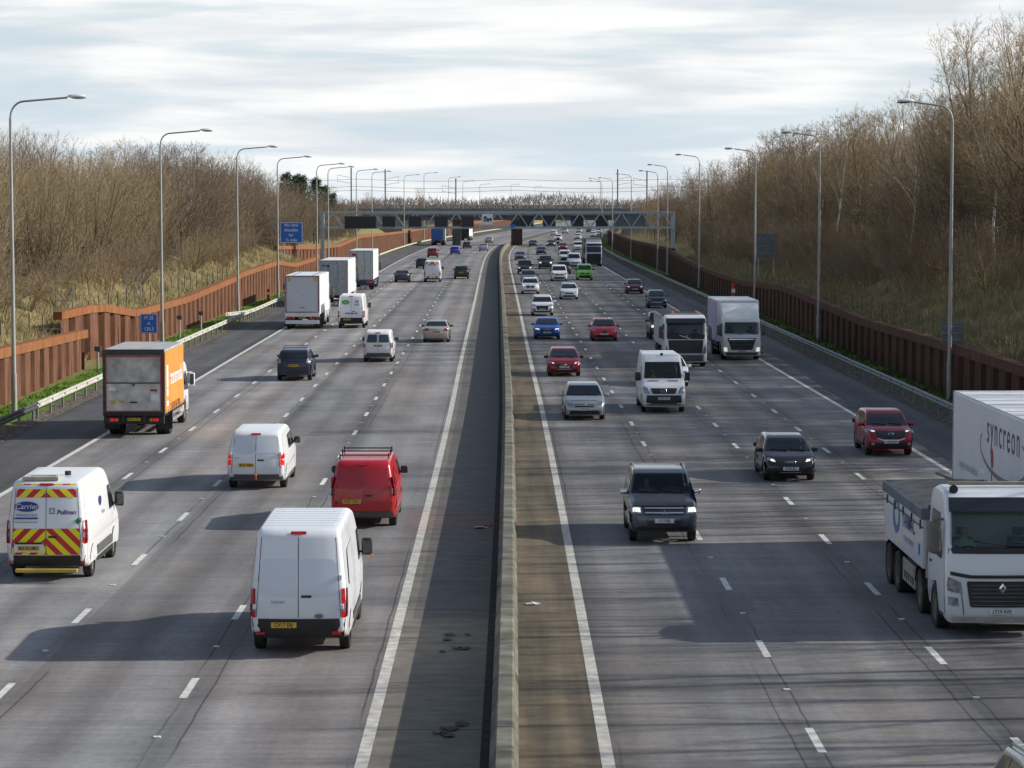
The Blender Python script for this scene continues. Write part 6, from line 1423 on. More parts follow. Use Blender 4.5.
sign(312, -25.3, 2.75, 2.55, 5.65, ['No hard', 'shoulder', 'for', '\u00bd mile'], .54, 'large blue sign reading No hard shoulder for half a mile above the left wall', legs=2)
sign(155, -21.35, 1.05, 1.2, 1.9, ['M 25', 'A', '120.3'], .30, 'small blue marker sign reading M 25 A 120.3 by the second lamp post')
sign(230, 24.6, 2.1, 2.2, 5.4, [], 0, 'back of a large grey road sign with rails on the right bank', back=True, legs=2)
sign(119.4, 21.6, 1.0, 1.05, 3.15, [], 0, 'small grey sign seen from behind on the nearest right lamp post', back=True)
def marker(y, o, label, cols, h=1.3, w=.11, name='marker_post'):
    r = empty(name, (xc(y) + o, y, 0.05), 0, label, 'marker post')
    bm = bmesh.new(); bbox(bm, -w, w, -w * .7, w * .7, 0, h, .02); fin(bm, 'post', cols[0], r)
    for k, c in enumerate(cols[1:]): boxp('band', r, c, -w - .006, w + .006, -w * .7 - .006, w * .7 + .006, h * (.62 - .3 * k), h * (.78 - .3 * k), .005)
ORP = pmat('orange_red_plastic', (.55, .05, .02), .45, noise=.15)
marker(222, 20.9, 'orange emergency telephone post with white band on the right verge', [ORP, INKWHITE], 2.2, .14, 'emergency_telephone')
marker(231, -20.9, 'orange emergency telephone post on the left verge by the white lorry', [ORP, INKWHITE], 1.4, .13, 'emergency_telephone')
def cabinet(y, o, w, h, mat, label, name='roadside_cabinet'):
    r = empty(name, (xc(y) + o, y, .05), 0, label, 'cabinet')
    bm = bmesh.new(); bbox(bm, -w / 2, w / 2, -w * .35, w * .35, .0, h, .03); fin(bm, 'casing', mat, r)
    bm = bmesh.new(); bbox(bm, -w / 2 - .02, w / 2 + .02, -w * .4, w * .4, h, h + .05, .01); fin(bm, 'lid', mat, r); boxp('door', r, mat, -w * .4, w * .4, -w * .37, -w * .35, .15, h - .1, .005)
cabinet(139.5, -21.3, .42, 1.15, pmat('grey_cabinet', (.38, .37, .34), .6, noise=.15), 'grey cabinet in the corner of the two walls behind the orange lorry')
def stump(y, o, h, label):
    r = empty('detector_post', (xc(y) + o, y, .05), 0, label, 'post')
    bm = bmesh.new(); tube(bm, [(0, 0, 0), (0, 0, h - .25)], .07, 8); fin(bm, 'post', POLE, r); boxp('detector_head', r, GREYP, -.18, .18, -.12, .12, h - .27, h, .02)
stump(140, -22.15, 1.3, 'short post with a square head left of the grey cabinet'); stump(181, -21.2, 1.5, 'short grey post with a flat head in the grass before the left wall'); stump(172, -21.6, 1.6, 'thin pale post behind the blue marker sign')
# ------------------------------------------------------------------ gantry
def gantry():
    Y = 333.; r = empty('sign_gantry', (0, Y, 0), 0, 'grey steel lattice gantry spanning the whole motorway', 'gantry'); x0, x1, zb, zt = -25.0, 21.2, 6.05, 8.05
    m = pmat('gantry_grey_paint', (.38, .44, .46), .5, .1, noise=.12)
    for name, x in (('leg', x0), ('leg', x1)):
        bm = bmesh.new(); bbox(bm, x - .24, x + .24, -.3, .3, 0, zt + .1, .02); bbox(bm, x - .5, x + .5, -.6, .6, 0, .25, .02); fin(bm, name, m, r)
    bm = bmesh.new()
    for yy in (-.75, .75):
        for z in (zb, zt): bbox(bm, x0, x1, yy - .13, yy + .13, z - .13, z + .13, .01)
    fin(bm, 'chord', m, r)
    bm = bmesh.new(); n = 17; dx = (x1 - x0) / n
    for yy in (-.75, .75):
        for i in range(n):
            a = x0 + i * dx; bar(bm, (a, yy, zb), (a + dx / 2, yy, zt), .13); bar(bm, (a + dx / 2, yy, zt), (a + dx, yy, zb), .13)
    for i in range(n + 1): a = x0 + i * dx; bar(bm, (a, -.75, zb), (a, .75, zb), .09); bar(bm, (min(a + dx / 2, x1), -.75, zt), (min(a + dx / 2, x1), .75, zt), .09)
    fin(bm, 'lattice', m, r)
    bm = bmesh.new(); bbox(bm, x0, x1, -.4, .4, zb + .16, zb + .2); fin(bm, 'walkway', GALVD, r)
    dark = pmat('dark_sign_screen', (.012, .016, .022), .35, noise=.2)
    def panel(xa, xb, za, zc, back, label):
        s = empty('message_sign', ((xa + xb) / 2, Y + (.98 if back else -1.02), 0), 0, label, 'electronic sign', 'message signs hung on the gantry'); w = (xb - xa) / 2
        bm = bmesh.new(); bbox(bm, -w, w, -.14, .14, za, zc, .02); fin(bm, 'casing', dark if not back else pmat('sign_casing_back', (.03, .037, .045), .6, noise=.2), s)
        bm = bmesh.new(); rect_frame(bm, -w - .02, w + .02, za - .02, zc + .02, -.14 if not back else .14, .07, .02); fin(bm, 'frame', GREYP, s)
        bm = bmesh.new()
        for q in (-w * .6, w * .6): bar(bm, (q, -.1 if back else .1, zc - .1), (q, -.24 if back else .24, zt - .05), .06)
        fin(bm, 'bracket', GALVD, s)
    px = lambda a: (a - 512) * Y / 2520.
    for i, (a, b, la) in enumerate(((345.6, 376.9, 'wide blank message sign at the left end of the gantry'), (383, 396, 'blank square lane signal next to the wide message sign'), (409, 422, 'blank square lane signal, second along from the wide message sign'), (435, 448, 'blank square lane signal above the blue-backed lorry'), (461.5, 474, 'blank square lane signal just left of the camera sign'))):
        panel(px(a), px(b), 5.95 if i == 0 else 6.2, 7.55, False, la)
    for a, b, la in ((519.5, 533.5, 'dark back of the lane signal right of the central reserve'), (543, 555.5, 'dark back of a lane signal, second from the central reserve'), (571, 583.5, 'dark back of a lane signal, third from the central reserve'), (596, 608, 'dark back of the rightmost lane signal')):
        panel(px(a), px(b), 6.15, 7.65, True, la)
    s = empty('message_sign', (px(630), Y + .98, 0), 0, 'wide pale grey back of a message sign at the right end of the gantry', 'electronic sign', 'message signs hung on the gantry'); w = (px(646) - px(614)) / 2
    boxp('casing', s, SIGNBACK, -w, w, -.14, .14, 6.2, 7.85, .02)
    # the white camera sign
    s = empty('camera_sign', (px(487.5), Y - 1.0, 0), 0, 'white square sign with a black camera pictogram on the gantry', 'road sign'); w = .74
    boxp('sign_panel', s, INKWHITE, -w, w, -.03, .03, 6.45, 7.85, .01)
    bm = bmesh.new(); bbox(bm, -.52, .22, -.045, -.035, 6.85, 7.3); bbox(bm, -.46, -.1, -.045, -.035, 7.3, 7.55); bm.faces.new([bm.verts.new(q) for q in ((.24, -.04, 7.1), (.55, -.04, 6.85), (.55, -.04, 7.45), (.24, -.04, 7.2))]); fin(bm, 'camera_symbol', INK, s)
    bm = bmesh.new(); ring(bm, (-.26, -.05, 7.02), .17, .17, .04, 18); fin(bm, 'camera_symbol', INKWHITE, s)
    s = empty('road_sign', (px(512.5), Y - 1.0, 0), 0, 'small blue marker plate on the lower chord of the gantry', 'road sign'); boxp('sign_panel', s, BLUE, -.3, .3, -.02, .02, 6.1, 6.5, .01); boxp('bracket', s, GALVD, -.03, .03, .02, .1, 6.0, 6.4, 0)
gantry()
# ------------------------------------------------------------------ railway bridge, masts and wires
def bridge():
    Y = 560.; r = empty('railway_bridge', (0, Y, 0), 0, 'concrete railway bridge crossing behind the gantry', 'bridge'); conc = pmat('weathered_bridge_concrete', (.24, .23, .21), .9, noise=.25, nscale=.6); dk = pmat('dark_bridge_girder', (.09, .10, .105), .7, noise=.2, nscale=.5); brick = rust_mat('dark_brown_brick', (.05, .035, .03), (.08, .052, .042), (.11, .075, .06))
    boxp('girder', r, dk, -26, 34, -4, 4, 5.5, 6.6, .03); boxp('deck', r, conc, -44, 60, -4.6, 4.6, 6.6, 7.1, .03); 
    bm = bmesh.new(); bbox(bm, -44, 60, -4.6, -4.45, 7.1, 8.1); bbox(bm, -44, 60, 4.45, 4.6, 7.1, 8.1); fin(bm, 'parapet', pmat('grey_green_parapet', (.17, .185, .18), .7, noise=.2, nscale=.5), r)
    bm = bmesh.new(); bbox(bm, -.2, 2.3, -4, 4, 0, 5.5, .05); fin(bm, 'pier', brick, r)
    bm = bmesh.new(); bbox(bm, -13.3, -11.4, 2.2, 4, 0, 5.5, .05); fin(bm, 'pier', conc, r)
    bm = bmesh.new(); bbox(bm, -34, -24.5, -4.2, 4.2, 0, 6.6, .03); bbox(bm, 24.5, 36, -4.2, 4.2, 0, 6.6, .03); fin(bm, 'abutment', conc, r)
bridge()
# the central pier stands on a widened stretch of the reserve
def mast(px, yt, Y, label, arm):
    X = (px - 512) * Y / 2520.; top = 9.3 + (203 - yt) * Y / 2520.
    r = empty('catenary_mast', (X, Y, 7.1), 0, label, 'railway mast', 'overhead line masts on the railway'); h = top - 7.1
    bm = bmesh.new(); bbox(bm, -.14, .14, -.14, .14, 0, h, .01); fin(bm, 'mast', GALVD, r)
    bm = bmesh.new(); bar(bm, (0, 0, h - 2.2), (arm * 3., 0, h - 1.6), .07); bar(bm, (0, 0, h - 3.4), (arm * 3., 0, h - 2.9), .07); bar(bm, (arm * 3., 0, h - 1.6), (arm * 3., 0, h - 3.2), .05); fin(bm, 'cantilever', GALVD, r)
for i, (a, b, la) in enumerate(((351.7, 168, 'tall railway mast farthest left behind the gantry'), (385.6, 169.5, 'tall railway mast, second from the left behind the gantry'), (456, 178.5, 'railway mast above the black-backed lorry'), (617.3, 169.5, 'tall railway mast right of the bridge centre'), (646.5, 171, 'railway mast at the edge of the right-hand trees'))):
    mast(a, b, 558. if i != 2 else 563., la, 1 if i % 2 else -1)
def wire(z, y, label):
    bm = bmesh.new(); pts = [(x, y, z - .5 * (1 - ((x % 34) / 17 - 1)**2)) for x in np.linspace(-70, 70, 60)]; tube(bm, pts, .035, 4)
    tag(fin(bm, 'overhead_wire', GREYP), label, 'overhead wire', 'overhead railway wires')
for z, y in ((14.6, 558), (13.0, 558), (12.2, 562)): wire(z, y, 'thin overhead railway wire strung between the masts')
# ------------------------------------------------------------------ wire fences on the banks
def bank_fence(label, y0, y1, o, step, h=1.25):
    r = empty('wire_fence', (xc(y0) + o, y0, 0), 0, label, 'fence'); base = Vector(r.location); y = y0; mm = None; pts = []
    wood = pmat('weathered_post', (.17, .145, .11), .9, noise=.3)
    while y < y1:
        z = ground_z(o, y); p = Vector((xc(y) + o - base.x, y - base.y, z))
        if mm is None: bm = bmesh.new(); bbox(bm, -.035, .035, -.035, .035, -.3, h, .01, 1); q = fin(bm, 'post', wood, r); mm = q.data
        else: q = meshobj('post', mm, wood, r)
        q.location = p; pts.append(p); y += step
    for k in (.45, .8, 1.15):
        bm = bmesh.new(); tube(bm, [p + Vector((0, 0, k)) for p in pts], .005, 3, False); fin(bm, 'wire', GALVD, r)
bank_fence('post and wire fence on the grass behind the left wall', 100, 240, -25.2, 4.0); bank_fence('post and wire fence on the grass behind the right wall', 90, 300, 24.2, 4.5)
def lattice_frame(y, o, label):
    r = empty('steel_frame', (xc(y) + o, y, ground_z(o, y)), 0, label, 'steel frame'); bm = bmesh.new()
    for x in (-.5, .5): bar(bm, (x, 0, 0), (x, 0, 2.2), .06)
    for a, b in ((0, 1), (1, 0)): bar(bm, (-.5 + a, 0, .3), (.5 - a, 0, 2.0), .04)
    bar(bm, (-.5, 0, 2.15), (.5, 0, 2.15), .05); bar(bm, (-.5, 0, 1.1), (.5, 0, 1.1), .05); fin(bm, 'frame', GALV, r)
lattice_frame(142, -24.9, 'small galvanised braced frame at the end of the nearest wall'); lattice_frame(153, -26.2, 'galvanised braced frame behind the corner of the long left wall'); lattice_frame(178, -25.6, 'galvanised braced frame farther along behind the long left wall')
# ------------------------------------------------------------------ litter by the barrier
def debris(y, o, w, l, mat, label, seed):
    rr = random.Random(seed); bm = bmesh.new()
    for k in range(9):
        x, yy = rr.uniform(-w, w), rr.uniform(-l, l); s = rr.uniform(.04, .16); a = rr.uniform(0, PI)
        c = [(math.cos(a + t) * s * rr.uniform(.6, 1.3), math.sin(a + t) * s * rr.uniform(.6, 1.6), rr.uniform(.01, .05)) for t in (0, 1.3, 2.6, 4.1, 5.2)]
        bm.faces.new([bm.verts.new((xc(y) + o + x + q[0], y + yy + q[1], q[2])) for q in c])
    tag(fin(bm, 'road_litter', mat), label, 'litter')
DMUD = pmat('dark_debris', (.075, .06, .045), .9, noise=.4); MUDP = pmat('damp_mud', (.06, .048, .035), .8, noise=.4)
debris(53, -.65, .35, 1.3, DMUD, 'dark scraps and mud beside the drain, farther heap', 1); debris(44, -.62, .3, .5, DMUD, 'dark scraps beside the drain, heap at the bottom edge', 2); debris(72, -.3, .2, .3, REDTAPE, 'scrap of red plastic against the barrier', 3)
debris(58, .95, .08, .1, INKWHITE, 'white paper scrap on the sunlit side of the barrier', 4); debris(238, .2, .15, .5, BLACK, 'black torn bag against the far barrier', 5)
# ------------------------------------------------------------------ trees
def seg_mesh(name, segs, mat, n=3):
    """tapering prisms for a list of (p0, p1, r0, r1)"""
    A = np.array([[*s[0], *s[1], s[2], s[3]] for s in segs], dtype=np.float64); p0, p1, r0, r1 = A[:, :3], A[:, 3:6], A[:, 6], A[:, 7]
    d = p1 - p0; L = np.linalg.norm(d, axis=1, keepdims=True); d = d / np.maximum(L, 1e-6)
    ref = np.where(np.abs(d[:, 2:3]) > .9, np.array([[1., 0, 0]]), np.array([[0, 0, 1.]])); u = np.cross(d, ref); u /= np.linalg.norm(u, axis=1, keepdims=True); w = np.cross(d, u)
    ph = rng.random(len(A)) * 6.28; N = len(A); V = np.zeros((N, 2 * n, 3))
    for k in range(n):
        a = ph + 2 * PI * k / n; e = u * np.cos(a)[:, None] + w * np.sin(a)[:, None]
        V[:, k] = p0 + e * r0[:, None]; V[:, n + k] = p1 + e * r1[:, None]
    base = (np.arange(N) * 2 * n)[:, None, None]
    if n > 2: q = np.array([[k, (k + 1) % n, n + (k + 1) % n, n + k] for k in range(n)])
    else: q = np.array([[0, 1, 3, 2]])
    F = (base + q[None]).reshape(-1, 4)
    me = bpy.data.meshes.new(name); nv, nf = N * 2 * n, len(F)
    me.vertices.add(nv); me.vertices.foreach_set('co', V.reshape(-1)); me.loops.add(nf * 4); me.loops.foreach_set('vertex_index', F.reshape(-1).astype(np.int32))
    me.polygons.add(nf); me.polygons.foreach_set('loop_start', np.arange(0, nf * 4, 4, dtype=np.int32)); me.update(calc_edges=True); me.validate()
    me.materials.append(mat); return me
def bark(name, a, b_, vary=.25, zt=None):
    m = bpy.data.materials.new(name); n, l = nodes_of(m); b = n['Principled BSDF']; b.inputs['Roughness'].default_value = .9; b.inputs['Specular IOR Level'].default_value = .15
    oi = n.new('ShaderNodeObjectInfo'); tc = n.new('ShaderNodeTexCoord'); t = n.new('ShaderNodeTexNoise'); t.inputs['Scale'].default_value = .7; t.inputs['Detail'].default_value = 4; l.new(tc.outputs['Object'], t.inputs[0])
    mx = n.new('ShaderNodeMix'); mx.data_type = 'RGBA'; mx.inputs[6].default_value = (*a, 1); mx.inputs[7].default_value = (*b_, 1)
    ad = n.new('ShaderNodeMath'); ad.operation = 'MULTIPLY_ADD'; ad.inputs[1].default_value = .6; l.new(t.outputs[0], ad.inputs[0]); 
    s2 = n.new('ShaderNodeMath'); s2.operation = 'MULTIPLY_ADD'; s2.inputs[1].default_value = .9; s2.inputs[2].default_value = -.25; l.new(oi.outputs['Random'], s2.inputs[0]); l.new(s2.outputs[0], ad.inputs[2]); ad.use_clamp = True; l.new(ad.outputs[0], mx.inputs[0])
    l.new(mx.outputs[2], b.inputs['Base Color']); return m
OLIVE = bark('olive_twigs', (.18, .135, .075), (.37, .29, .165)); TAN = bark('tan_twigs', (.25, .19, .11), (.42, .325, .20)); RUSSET = bark('russet_twigs', (.18, .115, .07), (.33, .235, .15)); PURPLE = bark('purple_brown_twigs', (.15, .112, .085), (.29, .23, .17))
TRUNKM = bark('grey_brown_bark', (.12, .10, .07), (.24, .21, .15)); BIRCHM = bark('pale_birch_bark', (.58, .54, .48), (.78, .74, .68)); IVY = bark('ivy_leaves', (.05, .07, .02), (.10, .12, .03)); NEEDLE = bark('pine_needles', (.018, .042, .014), (.045, .085, .025))
def rv(a): return rng.uniform(-a, a, 3)
def unit(v): return v / max(1e-6, np.linalg.norm(v))
def branch(trunk, twigs, p, d, L, r, depth, P):
    """grow one limb as a wandering chain with side shoots"""
    n = max(2, int(L / P['step'])); q = p.copy(); st = L / n; out = twigs if r < P['cut'] else trunk
    for i in range(n):
        d = unit(d + rv(P['wander']) + np.array([0, 0, P['up']])); q2 = q + d * st; ra = r * (1 - .75 * i / n); rb = r * (1 - .75 * (i + 1) / n)
        out.append((q, q2, ra, rb))
        if depth > 0 and i / n > P['bare'][len(P['bare']) - depth]:
            for _ in range(P['shoots'][len(P['shoots']) - depth]):
                k = unit(np.cross(d, rng.normal(size=3))); a = rng.uniform(*P['angle']); nd = unit(d * math.cos(a) + k * math.sin(a))
                branch(trunk, twigs, q + (q2 - q) * rng.random(), nd, L * rng.uniform(*P['ratio']) * (1.15 - .55 * i / n), max(P['rmin'], ra * .5), depth - 1, P)
        q = q2
PROT = {}
def proto(key, fn): 
    trunk, twigs, tm, cm, extra = fn(); PROT[key] = (seg_mesh('trunk', trunk, tm, 6), seg_mesh('crown', twigs, cm, 3) if not extra else extra(twigs, cm))
def thicket(mat, h=8., stems=9, spread=.3, seed=0):
    def fn():
        trunk, tw = [], []
        P = dict(step=.7, wander=.12, up=.05, cut=.022, bare=(.10, .1, .1), shoots=(3, 4, 2), angle=(.35, .95), ratio=(.24, .40), rmin=.011)
        for s in range(stems):
            a = rng.uniform(0, 2 * PI); r0 = rng.uniform(0, .9); d = unit(np.array([math.cos(a) * spread * rng.uniform(.2, 1.2), math.sin(a) * spread * rng.uniform(.2, 1.2), 1.]))
            branch(trunk, tw, np.array([math.cos(a) * r0, math.sin(a) * r0, -.3]), d, h * rng.uniform(.62, 1.), rng.uniform(.035, .06), 2, P)
        return trunk, tw, TRUNKM, mat, None
    return fn
def bush(mat, h=4.5):
    def fn():
        trunk, tw = [], []
        P = dict(step=.5, wander=.22, up=.03, cut=.018, bare=(.05, .05, .05), shoots=(3, 3, 2), angle=(.4, 1.0), ratio=(.3, .5), rmin=.009)
        for s in range(12):
            a = rng.uniform(0, 2 * PI); d = unit(np.array([math.cos(a) * rng.uniform(.2, 1.), math.sin(a) * rng.uniform(.2, 1.), 1.]))
            branch(trunk, tw, np.array([math.cos(a) * .3, math.sin(a) * .3, -.3]), d, h * rng.uniform(.6, 1.05), rng.uniform(.025, .04), 2, P)
        return trunk, tw, TRUNKM, mat, None
    return fn
def tree(mat, tm, h=13., limbs=30, spread=.9, lean=0., r=.16, drop=.0, first=.25, up=.05, dens=(3, 3)):
    def fn():
        trunk, tw = [], []; q = np.array([0, 0, -.4]); d = np.array([lean, 0, 1.]); n = 16; pts = []
        for i in range(n):
            d = unit(d + rv(.07) + np.array([0, 0, .05])); q2 = q + d * (h / n); ra, rb = r * (1 - .9 * i / n), r * (1 - .9 * (i + 1) / n); trunk.append((q, q2, ra, rb)); pts.append((q, d, ra)); q = q2
        P = dict(step=.55, wander=.18, up=up - drop, cut=.03, bare=(.12, .08), shoots=dens, angle=(.35, .95), ratio=(.32, .55), rmin=.012)
        for k in range(limbs):
            t = first + (1 - first) * (k + rng.random()) / limbs; i = min(n - 1, int(t * n)); p, dd, ra = pts[i]; a = k * 2.4 + rng.uniform(-.5, .5); el = rng.uniform(.3, .9) + .5 * t
            nd = unit(np.array([math.cos(a) * spread, math.sin(a) * spread, el])); branch(trunk, tw, p, nd, h * rng.uniform(.2, .36) * (1.25 - .75 * t), max(.02, ra * .5), 2, P)
        return trunk, tw, tm, mat, None
    return fn
def pine(h=11.):
    def fn():
        trunk, tw = [(np.array([0, 0, -.3]), np.array([.1, 0, h]), .2, .03)], []
        for k in range(60):
            t = .18 + .82 * k / 60; a = k * 2.4; L = 2.6 * (1 - t) + .7; p = np.array([.1 * t, 0, h * t]); d = unit(np.array([math.cos(a), math.sin(a), rng.uniform(-.05, .5)])); trunk.append((p, p + d * L, .04, .012))
            for _ in range(60):
                s = rng.uniform(.25, 1.); b = p + d * L * s + rv(.35); tw.append((b, b + unit(rv(1.) + d * .5 + np.array([0, 0, .4])) * rng.uniform(.2, .5), .045, .02))
        return trunk, tw, TRUNKM, NEEDLE, None
    return fn
for k, m in enumerate((OLIVE, TAN, TAN, PURPLE)): proto(('thicket', k), thicket(m, 8., 9, .3))
for k, m in enumerate((RUSSET, PURPLE, OLIVE)): proto(('shrub', k), bush(m, 4.8))
for k, m in enumerate((OLIVE, RUSSET, PURPLE)): proto(('wood', k), tree(m, TRUNKM, 11.5, 42, 1.0, 0., .15, .0, .16, .04, (3, 4)))
for k in range(2): proto(('birch', k), tree(OLIVE if k else TAN, BIRCHM, 13., 24, .62, .16 * (1 if k else -1), .11, .02, .4, dens=(2, 3)))
proto(('tall', 0), tree(OLIVE, TRUNKM, 15., 40, .75, 0., .17, .0, .2, .07)); proto(('tall', 1), tree(TAN, TRUNKM, 15., 36, .7, .05, .15, .0, .25, .07))
proto(('pine', 0), pine()); proto(('pole', 1), tree(OLIVE, TRUNKM, 15., 16, .5, -.05, .14, .0, .35, .08, dens=(1, 1))); proto(('pole', 0), tree(OLIVE, TRUNKM, 15., 9, .45, .03, .21, .0, .5, .10, dens=(1, 1)))
print('tree faces', {k: len(v[1].polygons) for k, v in PROT.items()})
def plant(key, x, y, z, s, label, cat, group, sz=None):
    t, c = PROT[key]; nm = {'thicket': 'thicket_tree', 'shrub': 'shrub', 'wood': 'bare_tree', 'birch': 'birch_tree', 'tall': 'tall_tree', 'pole': 'slender_tree', 'pine': 'pine_tree'}[key[0]]
    r = empty(nm, (x, y, z), rng.uniform(0, 6.28), label, cat, group); r.scale = (s, s, sz or s)
    meshobj('trunk', t, None, r); meshobj('crown', c, None, r)
G1 = 'bare trees crowding the left bank'; G2 = 'bare trees crowding the right bank'
L1 = 'one of the bare upright thicket trees crowding the sunlit left bank'; L2 = 'one of the bare brown trees crowding the shaded right bank'; L3 = 'one of the low twiggy shrubs under the trees on the right bank'; L4 = 'one of the low bushy shrubs on the left bank'
# left bank: pale upright thicket near, darker purple-brown woodland farther
TOPL = [(90, 14.0), (150, 13.6), (220, 14.4), (280, 14.8), (340, 14.0), (420, 12.2), (520, 10.0)]
TOPR = [(20, 17), (110, 17.5), (160, 17.3), (210, 16.6), (280, 17.2), (350, 16.4), (450, 13.6), (540, 10.4)]
def row(side, y0, y1, step, o0, kinds, labels, topf, jit=1.6, off=0.):
    y = y0; k = 0
    while y < y1:
        yy = y + rng.uniform(-.35, .35) * step; o = (o0 + rng.uniform(-jit, jit)) * side; z = ground_z(o, yy); top = lerp_tab(TOPL if side < 0 else TOPR, yy) * topf * rng.uniform(.9, 1.06)
        key = kinds(yy); base = {'thicket': 8., 'shrub': 4.6, 'wood': 11.3, 'birch': 13., 'tall': 15., 'pole': 15., 'pine': 11.}[key[0]]
        hh = top - z if key[0] != 'shrub' else rng.uniform(2.6, 4.6)
        lab = labels[key[0]]; s = max(.35, hh / base)
        plant(key, xc(yy) + o, yy, z, min(1.7, max(s, .55)) if key[0] in ('thicket', 'wood') else s, lab[0], lab[1], lab[2], s); y += step; k += 1
LABL = {'thicket': (L1, 'tree', G1), 'wood': (L1.replace('upright thicket ', 'spreading '), 'tree', G1), 'shrub': (L4, 'shrub', 'low shrubs on the left bank'), 'birch': ('one of the pale-stemmed slender trees on the left bank', 'tree', 'pale-stemmed trees on the left bank'), 'tall': (L1.replace('upright thicket ', 'spreading '), 'tree', G1)}
LABR = {'thicket': (L2, 'tree', G2), 'wood': (L2, 'tree', G2), 'shrub': (L3, 'shrub', 'low shrubs on the right bank'), 'birch': ('one of the white-trunked birches standing out of the right-hand wood', 'birch', 'white birches in the right-hand wood'), 'pole': ('one of the slender bare trees on the near right bank', 'tree', 'slender trees on the near right bank'), 'tall': ('one of the tall bare trees with crowns above the right-hand wood', 'tree', 'tall bare trees above the right-hand wood')}
def lk(y): 
    a = rng.random()
    if y < 235: return ('thicket', 1 if a < .45 else 2 if a < .75 else 0)
    return ('thicket', 3) if a < .45 else ('wood', 2) if a < .8 else ('thicket', 0)
row(-1, 92, 330, 4.2, 31.5, lk, LABL, .95); row(-1, 88, 420, 5.0, 36., lk, LABL, 1.0); row(-1, 100, 520, 6.5, 42., lambda y: ('thicket', 3) if rng.random() < .5 else ('wood', 2), LABL, 1.02, 2.2)
row(-1, 335, 520, 5., 30., lk, LABL, .85); row(-1, 112, 300, 7.0, 28.3, lambda y: ('shrub', int(rng.integers(0, 3))), LABL, 1., 1.)
def rk(y):
    a = rng.random(); return ('wood', 0 if a < .35 else 1 if a < .62 else 2) if a < .85 else ('thicket', 3)
row(1, 96, 330, 4.6, 32.5, rk, LABR, .90); row(1, 92, 430, 5.2, 37., rk, LABR, 1.04); row(1, 100, 520, 6.5, 43., rk, LABR, 1.02, 2.2); row(1, 335, 540, 5.0, 29., rk, LABR, .82)
row(1, 165, 330, 3.4, 27.2, lambda y: ('shrub', int(rng.integers(0, 2))), LABR, 1., 1.2); row(1, 140, 330, 3.4, 29.8, lambda y: ('shrub', int(rng.integers(0, 3))), LABR, 1., 1.2)
row(1, 108, 235, 9.5, 33.5, lambda y: ('tall', int(rng.integers(0, 2))), LABR, 1.06, 2.5)
for y, o in ((158, 31.5), (186, 30.), (226, 30.5), (250, 32)): row(1, y, y + 1, 5., o, lambda y: ('birch', int(rng.integers(0, 2))), LABR, 1.04, .4)
# the wood continues towards the camera, out of the picture: it throws the streaked shade across the road
row(1, 12, 92, 3.2, 40., lambda y: ('pole', int(rng.integers(0, 2))), LABR, 1., 2.); row(1, 10, 94, 1.7, 28., lambda y: ('pole', int(rng.integers(0, 2))), LABR, .95, 1.5); row(1, 14, 94, 2.4, 34., lambda y: ('pole', int(rng.integers(0, 2))), LABR, 1., 2.)
row(1, 150, 176, 6., 31.5, lambda y: ('tall', int(rng.integers(0, 2))), LABR, 1.24, .8)
# a few greener, ivy-dark stems at the very left, pines beyond the left wood
for y, o, s in ((118, -30.5, .8), (124, -33., .9)): plant(('tall', 1), xc(y) + o, y, ground_z(o, y), s * .75, 'taller yellow-green bare tree at the left edge of the photograph', 'tree', 'taller trees at the left edge', s * .75)
for k, (px, Y, top) in enumerate(((300, 400, 14.6), (315, 425, 14.4), (328, 440, 14.2), (336, 470, 13.0), (344, 480, 11.6), (309, 455, 15.0))):
    X = (px - 512) * Y / 2520. - 2.; o = X - xc(Y); z = ground_z(o, Y); plant(('pine', 0), X, Y, z, (top - z) / 11.8, 'one of the dark green pines at the far end of the left wood', 'pine tree', 'dark green pines beyond the left wood')
# far hedge and trees behind the railway
for k in range(46):
    X = rng.uniform(-95, 75); Y = rng.uniform(640, 1000); o = X - xc(Y)
    if -26 < o < 26: continue
    z = ground_z(o, Y); top = 9.6 + rng.uniform(-.6, 1.6) + (3.5 if rng.random() < .16 else 0)
    plant(('wood', int(rng.integers(0, 3))), X, Y, z, max(.5, (top - z) / 11.3), 'one of the far bare trees along the skyline behind the railway', 'tree', 'far trees behind the railway')
for k in range(44):
    X = -75 + k * 3.4 + rng.uniform(-1, 1); Y = 578 + rng.uniform(0, 6); o = X - xc(Y)
    if -25 < o < 25: continue
    z = ground_z(o, Y); plant(('shrub', int(rng.integers(0, 3))), X, Y, z, .9, 'one of the shrubs on the railway embankment', 'shrub', 'shrubs on the railway embankment')
# the distant wooded ridge that closes the view
def ridge():
    segs = []
    for k in range(30000):
        x = rng.uniform(-420, 420); y = 1500 + rng.uniform(0, 130); h = 11.5 + 1.6 * math.sin(x * .021 + 1) + 1.5 * math.sin(x * .067) + rng.uniform(-1.5, 1.2); z0 = rng.uniform(1, h - 1.2); p = np.array([x, y, z0]); segs.append((p, p + unit(rv(.7) + np.array([0, 0, 1.])) * rng.uniform(1.5, 4.), .22, .06))
    me = seg_mesh('distant_wood', segs, bark('hazy_brown_wood', (.15, .14, .14), (.21, .19, .18)), 3); tag(meshobj('distant_wood', me), 'distant brown wooded ridge along the horizon', 'woodland', kind='stuff')
ridge()
